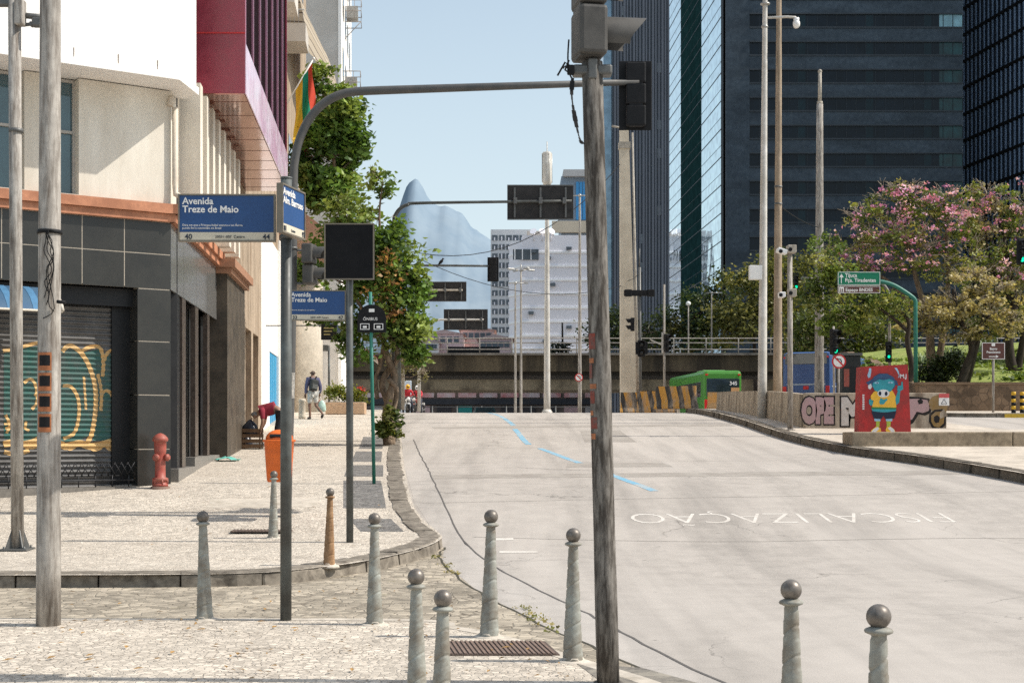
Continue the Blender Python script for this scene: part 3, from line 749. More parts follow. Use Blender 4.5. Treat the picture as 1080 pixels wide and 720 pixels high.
pr = [(.6,19.6),(1.0,19.0),(1.5,18.2),(1.8,17.4),(1.9,17.0),(1.9,16.5)]
NN = 9
for i in range(NN): pass
vs = []
for i in range(NN+1):
    d = 54+i*8/NN
    for k,(o,z) in enumerate(pr): vs.append(spt(d, o*(.55+.45*i/NN)-.3, z-.06*math.sin(i*2.1)*k/5))
n6 = len(pr)
sa.add(vs, [(i*n6+k,i*n6+k+1,(i+1)*n6+k+1,(i+1)*n6+k) for i in range(NN) for k in range(n6-1)], True)
sa.add([spt(54,o*.55-.3,z) for o,z in pr]+[spt(54,0,16.5)], [tuple(range(n6+1))])
sao = sa.build('striped_awning', M_stripe, B3)
lmp = m3(); lmp.ball(spt(60,2.0,16.1), .28); lmp.build('globe_lamp', M_cream, B3)
for z in (11.5,21):
    for d0 in (51.5,55,58.5,62): 
        b = m3(); sbox(b, d0, d0+1.8, -.1, .02, z, z+1.9); b.build('window', M_win, B3)

O3b = V((FX(73)-2,73,3)); B3b = thing('low_shop', 'low white shop with a blue and red striped sidewalk awning', 'shop', O3b)
a = MB(O3b); sbox(a, 66.02, 79.9, -9, 0, 1.0, 9); a.build('wall', M_cream, B3b)
for d0 in (68,71.5,75): 
    b = MB(O3b); sbox(b, d0, d0+2.2, -.1, .03, 3.0, 5.4); b.build('window', M_black, B3b)
aw = MB(O3b); A = [spt(62,.02,7.2),spt(62,2.1,6.3),spt(70,2.1,6.3),spt(70,.02,7.2)]
aw.prism(A, (0,0,.06)); awb = aw.build('awning', pm('blue_canvas', (.03,.08,.17), .2, 4), B3b)
aw = MB(O3b)
for i in range(9): 
    d0 = 66+i*.5; aw.prism([spt(d0,2.15,6.2),spt(d0,3.3,5.3),spt(d0+.3,3.3,5.3),spt(d0+.3,2.15,6.2)], (0,0,.05))
aw.build('red_stripe', pm('red_canvas', (.42,.12,.09), .2, 4), awb)
aw = MB(O3b); aw.prism([spt(66,2.15,6.17),spt(66,3.3,5.27),spt(70.5,3.3,5.27),spt(70.5,2.15,6.17)], (0,0,.02)); aw.build('pale_canvas', M_white_far, awb)

O4 = V((FX(90),90,2.7)); B4 = thing('white_tower_block', 'tall white apartment block with air conditioner cages above the street trees', 'building', O4)
a = MB(O4); sbox(a, 80, 99, -14, .95, 0, 62); a.build('wall', M_white_far, B4)
a = MB(O4)
for o in (.0,): sbox(a, 79.9, 99.1, .95, 1.12, 0, 62)
for i in range(14):
    z = 8+i*3.6
    for d0 in (82,86,90,94):
        b = MB(O4); sbox(b, d0, d0+1.5, 1.0, 1.16, z, z+1.7)
        if z < 40: b.build('window', M_win, B4)
a.build('side_wall', M_cream, B4)
for (d0,z) in ((86,27.0),(91,31),(84,22.2)):
    a = MB(O4); sbox(a, d0, d0+1.0, 1.2, 1.9, z, z+.7); ac = a.build('air_conditioner', pm('ac_grey', (.35,.34,.32), .15, 5), B4)
    a = MB(O4)
    for zz_ in (-.3,.35,1.0): a.tube([spt(d0-.2,1.15,z+zz_),spt(d0-.2,2.1,z+zz_),spt(d0+1.2,2.1,z+zz_),spt(d0+1.2,1.15,z+zz_)], .03, 4)
    for o in (1.3,1.7,2.1): a.tube([spt(d0-.2,o,z-.3),spt(d0-.2,o,z+1.0)], .02, 4)
    a.tube([spt(d0-.2,2.1,z-.3),spt(d0,1.1,z-1.3)], .03, 4)
    a.build('cage', pm('rust_cage', (.25,.22,.2), .2, 5), ac)
# ============================================================= street furniture
M_pole_grey = mat_concrete_stained('pole_weathered', (.42,.39,.35), (.13,.105,.085), (12,12,1.4), .42, .66)
M_pole_dark = pm('pole_dark_green_grey', (.12,.135,.13), .18, 9, .5, .1, dirt=(.06,.06,.055), damt=.4, dscale=3)
M_pole_worn = mat_concrete_stained('pole_worn_steel', (.235,.215,.19), (.045,.037,.03), (14,14,2.2), .38, .58)
M_pole_white = pm('pole_light', (.70,.68,.64), .1, 8, .45, .05, dirt=(.45,.42,.37), damt=.4, dscale=1)
M_pole_green = pm('pole_green', (.02,.15,.11), .15, 8, .5, .05)
M_pole_conc = mat_concrete_stained('pole_concrete_brown', (.38,.30,.22), (.2,.15,.1), (5,5,.5), .45, .7)
M_iron = pm('galvanised_dark', (.12,.12,.115), .25, 12, .5, .1, metal=.3)
M_sigblack = pm('signal_black', (.014,.014,.015), .3, 8, .6, .05, spec=.15)
M_siggrey = pm('signal_weathered', (.05,.048,.045), .25, 9, .65, .15, spec=.25, dirt=(.095,.09,.083), damt=.4, dscale=4)
M_signback = pm('sign_back', (.026,.025,.025), .3, 6, .6, .05, spec=.15, dirt=(.05,.047,.045), damt=.6, dscale=2.2)
M_bollard = pm('bollard_grey_paint', (.34,.355,.32), .12, 10, .65, .2, dirt=(.19,.165,.13), damt=.55, dscale=7)
M_bollard_rust = mat_concrete_stained('bollard_rusty', (.36,.22,.12), (.17,.09,.045), (6,6,2), .45, .65)
M_ballmetal = pm('bollard_ball', (.055,.046,.039), .45, 22, .45, .2, metal=.35, dirt=(.20,.175,.15), damt=.35, dscale=22)
M_green_lit = pm('lens_green_lit', (.0,.35,.2), .1, 5, .3, 0, emit=((.0,.85,.42), 1.6))
M_lens_off = pm('lens_off', (.03,.03,.03), .2, 6, .2, 0)
M_alu = pm('aluminium_edge', (.36,.35,.33), .1, 12, .4, .05, metal=.5)

def bollard_mb():
    b = MB(); n = 36; H0 = .88; rows = 110; vs = []; fs = []
    for i in range(rows+1):
        z = H0*i/rows; t = i/rows; r0 = .077*(1-t)**1.1+.0365*(1-(1-t)**1.1)
        for k in range(n):
            th = 2*PI*k/n; ph = (z/.155+th/(2*PI)*.55*1.0)
            ph = z/.155 - (.5+.5*math.cos(th+.6))*.42
            g = ph-math.floor(ph); dp_ = .009*max(0,1-abs(g-.5)/.06)
            rr = r0+.003*(g-.5)-dp_
            vs.append((rr*math.cos(th), rr*math.sin(th), z))
    for i in range(rows):
        for k in range(n): fs.append((i*n+k,i*n+(k+1)%n,(i+1)*n+(k+1)%n,(i+1)*n+k))
    b.add(vs, fs, True); b.lathe([(.037,.862),(.062,.873),(.065,.882),(.058,.890),(.034,.90)], n=24)
    return b
ball = MB().ball((0,0,.945),.056,20,14)
bsh = bollard_mb().mesh('shaft'); bsh.materials.append(M_bollard); bmesh_ball = ball.mesh('ball'); bmesh_ball.materials.append(M_ballmetal)
bshr = bsh.copy(); bshr.materials.clear(); bshr.materials.append(M_bollard_rust)
bolls = [(395,658,12.8,1.0,'grey bollard right of the blue sign pole, at the middle of the cobbled edge'),
 (216,653,13.15,1.0,'leftmost grey bollard, alone between the thick grey pole and the sign pole'),
 (516,675,12.0,1.07,'grey bollard standing behind the rusty ground grate'),
 (604,696,10.7,1.0,'grey bollard just left of the worn traffic light pole'),
 (440,None,8.6,.92,'left bollard of the close pair in front, slightly the farther one'),
 (465,None,7.8,.90,'right bollard of the close pair in front, slightly the nearer one'),
 (836,None,7.25,.97,'left bollard of the two standing before the open road'),
 (926,None,6.2,.97,'nearest bollard, at the bottom right before the open road'),
 (288,573,20.5,.97,'thin distant grey bollard below the orange bin'),
 (347,596,17.1,.93,'rust coloured bollard on the raised pavement')]
first = None
for (x,y,d,sc,lab) in bolls:
    z = (S(d) if y in (573,596) else G(d)+.012)
    if y is None: z = {440:-.02,465:-.04,836:.0,926:.0}[x]
    loc = (PX(x,d), d, z)
    if first is None:
        first = thing('bollard', lab, 'bollard', loc, .3, 'tapered ball top bollards'); first.scale = (sc,)*3
        o = bpy.data.objects.new('shaft', bsh); COL.objects.link(o); o.parent = first
        o = bpy.data.objects.new('ball', bmesh_ball); COL.objects.link(o); o.parent = first
        fm = MB().lathe([(.135,-.03),(.128,.0),(.105,.008),(.082,.012),(.074,.03)],n=14); fm.v = [v+V((rng.uniform(-.012,.012),rng.uniform(-.012,.012),rng.uniform(-.003,.003))) for v in fm.v]; fm.build('footing', M_kerbtop, first)
    else:
        o = copy_thing(first, loc, rng.uniform(-.6,.6), lab, sc); o.rotation_euler = (R(rng.uniform(-1.3,1.3)), R(rng.uniform(-1.3,1.3)), o.rotation_euler.z)
        if y == 596:
            for ch in o.children:
                if ch.data is bsh: ch.data = bshr

def add_head(parent, org, pos, yaw, n=3, s=1., lit=None, back=None, body=M_sigblack, visor_len=.26, name='signal_head'):
    """signal head hanging at pos (bottom centre of housing), facing direction yaw (0 = towards the camera, -Y)"""
    M = Matrix.Rotation(yaw,3,'Z'); pos = V(pos)
    def T(p): return pos + M @ (V(p)*s)
    h = MB(org); W, H, D = .31, .34, .19
    for i in range(n):
        b = MB(); b.box((0,0,H*i+H/2),(W,D,H-.012),None,.025); h.add([T(p) for p in b.v], b.f)
    h.add([T(p) for p in MB().box((0,.02,H*n/2),(W*.7,D*.7,H*n)).v], [(3,2,1,0),(4,5,6,7),(0,1,5,4),(1,2,6,5),(2,3,7,6),(3,0,4,7)])
    ho = h.build(name, body, parent)
    if back:
        b = MB(); b.box((0,-D/2+.03,H*n/2),(back[0],.02,back[1]),None,.0095); k = MB(org); k.add([T(p) for p in b.v], b.f); k.build('backplate', M_sigblack, ho)
    for i in range(n):
        c = (0,-D/2,H*i+H/2)
        b = MB(); b.lathe([(.105,0),(.09,.02),(.05,.03),(0.001,.034)], c, 16, (0,-1,0)); k = MB(org); k.add([T(p) for p in b.v], b.f, True)
        k.build('lens', M_green_lit if lit == i else M_lens_off, ho)
        b = MB(); vs = []; m = 14
        for j in range(m+1):
            a = PI*(-.22)+PI*1.44*j/m
            for (r, y) in ((.118,0),(.122,-visor_len)):
                yy = y*(.55+.45*max(0,math.sin(a)+.3)/1.3) if y else 0
                vs.append((c[0]+r*math.cos(a), c[1]+yy, c[2]+r*math.sin(a)))
        for r in (.110,):
            pass
        k = MB(org); k.add([T(p) for p in vs], [(2*j,2*j+1,2*j+3,2*j+2) for j in range(m)], True); k.build('visor', body, ho)
    return ho
def ring_clamp(mb, c, r, h=.06): mb.lathe([(r,-h/2),(r+.012,-h/2),(r+.012,h/2),(r,h/2)], c, 16)

# ---- the worn traffic light pole in the foreground
D1 = 9.75; o1 = V((PX(641.5,D1), D1, G(D1))); TL = thing('traffic_light', 'worn grey traffic light pole in the foreground with stickers and a torn black strap', 'traffic light', o1, group=None)
top = P(624.5,66,D1); a = MB(o1)
pts = [o1.lerp(top,i/8) for i in range(9)]; a.tube(pts, [.078]*2+[.074]*3+[.072]*4, 20); a.tube([o1+V((0,0,-.02)),o1+V((0,0,.02))], .1, 20); a.build('pole', M_pole_worn, TL)
add_head(TL, o1, top+V((-.02,-.0,.02)), R(100), 3, 1.02, None, None, M_siggrey, .3)
a = MB(o1); cpt = top+V((0,0,-.06)); a.box(cpt,(.27,.12,.07),None,.015); a.box(cpt+V((.0,-.06,-.0)),(.06,.05,.14),None,.01); a.tube([cpt+V((-.12,-.03,0)),cpt+V((.13,-.03,0))], .022, 8)
a.build('bracket', M_iron, TL)
a = MB(o1); q = [P(604,84,D1-.08),P(601,78,D1-.1),P(599,62,D1-.1),P(600,42,D1-.1)]; a.tube(smooth_line(q,4), .006, 5)
for j in range(3):
    e = P(588+6*j,80-8*j,D1-.1); a.tube([P(602,70+j*4,D1-.1),P(596,66+4*j,D1-.13),e], .007, 5)
q = smooth_line([P(604,82,D1-.1),P(603,100,D1-.12),P(606,122,D1-.1),P(611,145,D1-.09),P(615,152,D1-.08)],4)
for i in range(len(q)-1): 
    w0 = .011+.006*math.sin(i); a.add([q[i]+V((-w0,0,0)),q[i]+V((w0,.01,0)),q[i+1]+V((w0,.01,0)),q[i+1]+V((-w0,0,0))],[(0,1,2,3)])
a.box(P(602,74,D1-.1),(.05,.03,.07),None,.01); a.build('torn_strap', M_sigblack, TL)
M_sticker = pm('sticker_red', (.20,.04,.025), .4, 30, .7, .1, dirt=(.10,.085,.075), damt=.9, dscale=22)
M_sticker_o = pm('sticker_orange', (.34,.12,.045), .3, 30, .6, .1)
def wrap(mb, p0, p1, r, z0, z1, a0, a1):         # patch glued around a leaning pole
    p0, p1 = V(p0), V(p1); vs = []; m = 8
    for j in range(m+1):
        t = a0+(a1-a0)*j/m
        for z in (z0,z1):
            c = p0.lerp(p1,(z-p0.z)/(p1.z-p0.z)); vs.append(c+V((r*math.sin(t),-r*math.cos(t),0)))
    mb.add(vs, [(2*j,2*j+2,2*j+3,2*j+1) for j in range(m)], True)
for i,(y0,y1,mt) in enumerate(((352,374,M_sticker),(378,383,M_sticker_o),(384,404,M_sticker),(405,410,M_sticker_o),(412,430,M_sticker),(433,438,M_sticker_o),(440,456,M_sticker),(457,463,M_sticker_o))):
    a = MB(o1); wrap(a, o1, top, .0765, PZ(y1-(y1-y0)*.25*(i%2==0),D1), PZ(y0,D1), -1.3, -.45-.2*(i%3)); a.build('sticker', mt, TL)

# ---- thick grey post on the left and the slim flanged pole behind it
d = 12.75; ob = V((PX(51,d),d,G(d))); LP = thing('utility_pole', 'thick weathered pole at the left foreground with four orange stickers', 'pole', ob)
tp = P(53.5,-120,d); a = MB(ob); a.tube([ob.lerp(tp,i/10) for i in range(11)], [.108-.0022*i for i in range(11)], 24); a.build('shaft', M_pole_grey, LP)
a = MB(ob); ring_clamp(a, P(52.4,245,d), .099, .035); q = P(53,245,d)
for j in range(5):
    pts = [q+V((.03+.02*j-.04,-.105,0))]; 
    for k in range(7): pts.append(q+V((rng.uniform(-.03,.075)*min(1,k/2+.3),-.115,-.09*k-.06*j*(k>4))))
    a.tube(smooth_line(pts,3), .0042, 5)
a.tube([P(60,318,d-.11),P(69,319,d-.11)], .016, 6); a.build('wire_tangle', M_sigblack, LP)
for i in range(4):
    y0 = 372+21.5*i; a = MB(ob); wrap(a, ob, tp, .1085, PZ(y0+19,d), PZ(y0,d), -.72, .5); so_ = a.build('sticker', M_sticker_o, LP)
    a = MB(ob); wrap(a, ob, tp, .1095, PZ(y0+14,d), PZ(y0+3,d), -.55, .38); a.build('print', M_sigblack, so_)
d = 19.; ob = V((PX(18.5,d),d,S(d))); LP = thing('camera_pole', 'slim pale pole on a bolted flange at the far left pavement', 'pole', ob)
tp = P(15,-60,d); a = MB(ob); a.tube([ob,tp], .082, 16); a.build('shaft', M_pole_grey, LP)
a = MB(ob); a.box(ob+V((0,0,.015)),(.36,.36,.03),None,.004)
for k in range(4):
    an = PI/4+k*PI/2; e = V((math.cos(an),math.sin(an),0)); a.prism([ob+e*.07+V((0,0,.03)),ob+e*.17+V((0,0,.03)),ob+e*.07+V((0,0,.3))], e.cross(V((0,0,1)))*.014); a.tube([ob+e*.19+V((0,0,0)),ob+e*.19+V((0,0,.06))],.016,6)
a.build('flange', M_iron, LP)
a = MB(ob); a.box(P(18,15,d)+V((.06,-.05,0)),(.12,.16,.34),None,.02); a.build('junction_box', M_pole_grey, LP)
a = MB(ob); a.tube([P(19,16,d),P(47,18.5,d)],.04,8); a.tube([P(20,27,d),P(40,25,d)],.025,8); a.box(P(40,24,d),(.14,.12,.12),None,.02); a.box(P(36,26,d),(.1,.1,.06),None,.01); a.build('bracket_arm', M_iron, LP)
a = MB(ob); a.box(P(5,3,d),(.3,.12,.1),None,.02); a.build('lamp_bracket', M_iron, LP)
ring = MB(ob); ring_clamp(ring, P(17,138,d), .083, .05); ring.build('clamp', M_iron, LP)

# ---- street name signs
M_signblue = pm('sign_blue', (.011,.058,.185), .08, 4, .4, .02, spec=.5)
M_signcream = pm('sign_cream', (.58,.53,.42), .06, 6, .5, .02)
M_signwhite = pm('sign_white', (.78,.77,.74), .03, 6, .5, .0)
M_signink = pm('sign_ink', (.02,.03,.05), .1, 6, .5, .0)
M_signframe = pm('sign_frame', (.20,.17,.13), .15, 12, .45, .05, metal=.4)
def street_sign(parent, org, o, xd, W, H, big, small, nums):
    """o: lower left corner; xd: reading direction"""
    xd = V(xd).normalized(); up = V((0,0,1)); n = xd.cross(up); o = V(o)
    def pt(x, z, q=0): return o+xd*x+up*z+n*q
    f = MB(org); e = .014
    f.bx(pt(0,0,-.03), xd*W, up*e, n*.06); f.bx(pt(0,H-e,-.03), xd*W, up*e, n*.06); f.bx(pt(0,e,-.03), xd*e, up*(H-2*e), n*.06); f.bx(pt(W-e,e,-.03), xd*e, up*(H-2*e), n*.06)
    f.bx(pt(e,e,-.02), xd*(W-2*e), up*(H-2*e), n*.038)
    fo = f.build('sign_panel', M_signframe, parent)
    b = MB(org); b.face([pt(e,.2*H,.021),pt(W-e,.2*H,.021),pt(W-e,H-e,.021),pt(e,H-e,.021)]); b.build('blue_field', M_signblue, fo)
    b = MB(org); b.face([pt(e,e,.021),pt(W-e,e,.021),pt(W-e,.196*H,.021),pt(e,.196*H,.021)]); b.build('cream_band', M_signcream, fo)
    t = MB(org); t.text(big, H*.20, pt(W*.045,H*.785), xd, up, off=.0015, lift=.023, lead=.86)
    if small: t.text(small, H*.062, pt(W*.045,H*.325), xd, up, lift=.023)
    t.build('lettering', M_signwhite, fo)
    if nums:
        t = MB(org); t.text(nums[0], H*.155, pt(W*.07,H*.05), xd, up, off=.001, lift=.023); t.text(nums[2], H*.155, pt(W*.87,H*.05), xd, up, off=.001, lift=.023); t.text(nums[1], H*.08, pt(W*.38,H*.075), xd, up, lift=.023); t.build('house_numbers', M_signink, fo)
    return fo
d = 13.1; ob = V((PX(301.5,d),d,G(d)+.012)); SP = thing('street_sign', 'blue street name sign on a dark green grey pole in the foreground', 'street sign', ob)
a = MB(ob); a.tube([ob,P(302,189,d)], .052, 18); a.tube([P(302,189,d),P(302,187,d)], .055, 18); ring_clamp(a, P(302,250,d), .052, .03); ring_clamp(a, P(302,212,d), .052, .03); a.build('pole', M_pole_dark, SP)
street_sign(SP, ob, P(188.3,255,d-.01), (1,.02,0), 102*d/1500, 50*d/1500, 'Avenida\nTreze de Maio', 'Data em que a Princesa Isabel assinou a Lei Áurea,\npondo fim à escravidão no Brasil', ('40','20031-007  Centro','44'))
q = P(293,252,d-.10)
street_sign(SP, ob, V((ob.x+.055-.02,d-.56,PZ(254,d))), (.12,.53,0), .55, 50*d/1500, 'Avenida\nAlm. Barroso', None, ('81','Centro','97'))
d = 20.; ob = V((PX(369,d),d,S(d))); SP2 = thing('street_sign', 'farther blue street name sign under a black panel on its pole', 'street sign', ob)
a = MB(ob); a.tube([ob,P(368.5,236,d)], .05, 16); a.build('pole', M_pole_dark, SP2)
street_sign(SP2, ob, P(304.5,338,d-.02), (1,.05,0), 60*d/1500, 32*d/1500, 'Avenida\nTreze de Maio', 'Data da abolição da escravidão', ('33','20031-007 Centro','47'))
a = MB(ob); o_ = P(342,295,d-.07); a.bx(o_, (.70,0,0), (0,.025,0), (0,0,.79)); bp = a.build('black_panel', pm('black_sign_back', (.010,.010,.011), .3, 5, .6, .02, spec=.12), SP2)
a = MB(ob); e = .018
for (x,z,w_,h_) in ((0,0,.70,e),(0,.79-e,.70,e),(0,e,e,.79-2*e),(.70-e,e,e,.79-2*e)): a.bx(o_+V((x,-.012,z)), (w_,0,0),(0,.05,0),(0,0,h_))
a.build('panel_frame', M_signframe, bp)
# green bus stop pole with a dark rounded plate
d = 26.; ob = V((PX(394.5,d),d,S(d))); BS = thing('bus_stop_sign', 'thin green pole with a dark rounded bus stop plate', 'bus stop sign', ob)
a = MB(ob); a.tube([ob,P(390.5,308,d)], .033, 12); a.build('pole', M_pole_green, BS)
a = MB(ob); c_ = P(392,336,d-.05); prof = []
for k in range(13):
    t = PI*k/12; prof.append(c_+V((.26*math.cos(t),0,.02+.24*math.sin(t))))
prof += [c_+V((-.26,0,-.25)),c_+V((.26,0,-.25))]; a.prism(prof, (0,.03,0)); pl_ = a.build('plate', M_sigblack, BS)
a = MB(ob)
a.text('ÔNIBUS', .075, c_+V((-.16,-.004,-.03)), (1,0,0),(0,0,1), lift=.0); 
for (x,z,w_,h_) in ((-.21,-.2,.17,.1),(.04,-.2,.17,.1)):
    for (q,z2,w2,h2) in ((0,0,w_,.012),(0,h_,w_,.012),(0,.012,.012,h_-.012),(w_-.012,.012,.012,h_-.012),(.05,.03,.07,.04)): a.bx(c_+V((x+q,-.006,z+z2)),(w2,0,0),(0,.004,0),(0,0,h2))
a.bx(c_+V((-.05,-.006,.12)),(.1,0,0),(0,.004,0),(0,0,.06)); a.build('lettering', M_signwhite, pl_)

# ---- the curved arm traffic light
d = 22.5; ob = V((PX(301.5,d),d,S(d))); TL2 = thing('traffic_light', 'dark traffic light pole with a long curved arm over the road', 'traffic light', ob)
pth = [ob]+[P(x,y,d) for x,y in ((303,490),(306,400),(308,300),(309,205))]+smooth_line([P(x,y,d) for x,y in ((310,176),(315,150),(326,126),(343,108),(366,98),(400,95.5))],5)+[P(520,91.5,d),P(674,86.5,d)]
a = MB(ob); n = len(pth); a.tube(pth, [.088,.084,.08,.076,.072]+[.068]*(n-7)+[.06,.048], 16); a.build('pole_and_arm', pm('arm_dark', (.055,.06,.06), .25, 9, .55, .1, dirt=(.09,.085,.08), damt=.4, dscale=4), TL2)
add_head(TL2, ob, P(670.5,134,d+.05), PI, 3, 1.0, None, (.52,1.1))
for y in (300,279): add_head(TL2, ob, P(327,y,d-.02)+V((0,-.1*(y<290),0)), R(80), 1, .92, None, None, M_siggrey, .26)
a = MB(ob); ring_clamp(a, P(308,262,d), .076, .04); a.tube([P(308,264,d),P(322,264,d)], .02, 6); a.tube([P(307,299,d),P(322,299,d)], .02, 6); a.build('bracket', M_iron, TL2)
a = MB(ob); wrap(a, P(306,400,d), P(308,300,d), .0835, PZ(420,d), PZ(393,d), -.9, 1.2); a.build('torn_poster', pm('paper_torn', (.5,.47,.42), .3, 30, .9, .1, dirt=(.15,.14,.13), damt=.7, dscale=12), TL2)

# ---- orange litter bin
d = 22.2; ob = V((PX(294.5,d),d,PZ(508,d))); BN = thing('litter_bin', 'orange plastic litter bin fixed to the curved arm pole', 'bin', ob)
a = MB(ob); vs = []; prof = [(.17,.12,0),(.185,.135,.03),(.205,.155,.35),(.225,.17,.62),(.245,.19,.63),(.245,.19,.66),(.22,.165,.66)]; n = 24
for (hx,hy,z) in prof:
    for k in range(n):
        t = 2*PI*k/n; c_, s_ = math.cos(t), math.sin(t); e = .45
        vs.append(ob+V((hx*math.copysign(abs(c_)**e,c_), hy*math.copysign(abs(s_)**e,s_), z)))
a.add(vs, [(i*n+k,i*n+(k+1)%n,(i+1)*n+(k+1)%n,(i+1)*n+k) for i in range(len(prof)-1) for k in range(n)]+[tuple(reversed(range(n)))], True)
M_orange_pl = pm('orange_plastic', (.80,.155,.018), .06, 4, .38, .03, dirt=(.6,.12,.02), damt=.35, dscale=4); a.build('body', M_orange_pl, BN)
a = MB(ob); a.ball(ob+V((0,.01,.668)),(.218,.165,.15),18,12); a.build('lid', M_orange_pl, BN)
a = MB(ob); a.box(ob+V((0,-.135,.715)),(.25,.06,.05),Matrix.Rotation(-.5,3,'X'),.012); a.build('mouth', M_black, BN)
a = MB(ob); a.box(ob+V((.05,.22,.45)),(.12,.10,.3),None,.01); a.build('bracket', M_iron, BN)

# ---- hydrant
d = 25.4; ob = V((PX(169,d),d,S(d)+.03)); HY = thing('fire_hydrant', 'chipped red fire hydrant beside the granite corner', 'fire hydrant', ob)
M_red = pm('hydrant_red', (.36,.055,.042), .2, 14, .55, .15, dirt=(.30,.10,.07), damt=.5, dscale=8)
a = MB(ob); a.lathe([(.14,0),(.14,.05),(.12,.06),(.12,.10),(.14,.105),(.14,.15),(.095,.17),(.092,.30),(.092,.55),(.098,.60),(.105,.62),(.105,.66),(.108,.70),(.108,.80),(.135,.81),(.14,.85),(.125,.88),(.08,.925),(.03,.95),(.0,.955)], ob, 20)
for k in range(6):
    t = k*PI/3; a.tube([ob+V((.128*math.cos(t),.128*math.sin(t),.04)),ob+V((.128*math.cos(t),.128*math.sin(t),.13))],.018,6)
a.build('barrel', M_red, HY)
for ax in ((-.35,-1,0),(1,-.2,0)):
    b = MB(ob); b.lathe([(.052,.06),(.052,.115),(.064,.115),(.064,.155),(.042,.16),(.038,.18)], ob+V((0,0,.52)), 14, ax); b.build('outlet', M_red if ax[0] > 0 else M_red, HY)
b = MB(ob); b.lathe([(.044,.161),(.044,.165)], ob+V((0,0,.52)), 14, (-.35,-1,0)); b.build('outlet_cap', M_sigblack, HY)
b = MB(ob); b.lathe([(.17,-.2),(.17,.0),(.15,.004)], ob, 18); b.build('base', pm('hydrant_base', (.2,.13,.1), .2, 12, .9, .2), HY)

# ---- manhole covers and grate
d = 11.3; ob = V((-.07,d,G(d)+.018)); a = MB(ob); a.bx(ob+V((-.42,-.33,-.01)),(.86,0,0),(-.1,.72,0),(0,0,.012))
GR = tag(a.build('ground_grate', pm('grate_rust', (.10,.07,.055), .25, 12, .7, .1), None, ob), 'rusty ribbed ground grate behind the pair of bollards', 'grate')
a = MB(ob)
for i in range(22): a.bx(ob+V((-.41+i*.038,-.32,.002)),(.02,0,0),(-.098,.70,0),(0,0,.008))
a.build('ribs', pm('grate_ribs', (.19,.13,.10), .25, 14, .65, .1), GR)
d = 21.3; ob = V((PX(275,d),d,S(d)+.004)); a = MB(ob); a.bx(ob+V((-.4,-.3,-.01)),(.9,0,0),(-.05,.6,0),(0,0,.014))
for i in range(18): a.bx(ob+V((-.39+i*.05,-.29,.004)),(.025,0,0),(-.048,.58,0),(0,0,.006))
tag(a.build('manhole_cover', mat_concrete_stained('cover_iron', (.17,.125,.10), (.09,.07,.06), (3,3,3)), None, ob), 'rusty square cover in the pavement behind the thin bollard', 'manhole cover')

# ---- litter on the pavement
a = MB(); ob = V((PX(240,31.5),31.5,S(31.5)))
vs = []; n = 8
for i in range(n):
    for k in range(n): vs.append(ob+V(((i/(n-1)-.5)*.5+rng.uniform(-.03,.03),(k/(n-1)-.5)*.5+rng.uniform(-.03,.03),.01+.1*max(0,1-2.2*abs(i/(n-1)-.5))*rng.random()+.04*rng.random())))
a = MB(ob); a.add(vs,[(i*n+k,(i+1)*n+k,(i+1)*n+k+1,i*n+k+1) for i in range(n-1) for k in range(n-1)],True)
tag(a.build('plastic_bag', pm('teal_plastic', (.16,.50,.42), .15, 9, .3, .1), None, ob), 'crumpled pale green plastic bag lying by the dark doorways', 'plastic bag')
M_leafdry = pm('dry_leaf', (.28,.16,.05), .4, 9, .8)
a = MB(); 
for i in range(230):
    z_ = None
    if i < 150: x, y = rng.uniform(-5.5,.6), rng.uniform(9.8,13.0); zo = .02
    elif i < 205: x, y = rng.uniform(-5.5,-.6), rng.uniform(13,15.8); zo = .012
    else: x, y = rng.uniform(-6,-1.7), rng.uniform(18.5,26); zo = .155
    if i < 150 and x > .43-(y-10.7)*.4: continue
    t = rng.uniform(0,2*PI); l = rng.uniform(.018,.05); c_ = V((x,y,G(y)+zo+.004)); e = V((math.cos(t),math.sin(t),0))*l; f_ = V((-e.y,e.x,0))*.4
    a.add([c_-e,c_+f_+V((0,0,.012)),c_+e+V((0,0,.008)),c_-f_+V((0,0,.006))],[(0,1,2,3)])
o = a.build('fallen_leaves', M_leafdry); o['kind'] = 'stuff'
# weeds along the edge of the cobbles
M_leaf = mat_leaf('foliage', .32)
a = MB()
cl = [(PX(x,d),d,G(d)+.02,.10,.16,.02) for x,d in ((463,19.4),(470,18.4),(478,17.6),(565,13.2),(556,13.6),(575,12.8),(548,14.0),(588,12.4))]
wd = leaf_cloud('weeds', cl, 260, .035, [(.30,.26,.10),(.36,.30,.13),(.20,.20,.06)], 5, None, M_leaf, clumps=5); wd['kind'] = 'stuff'
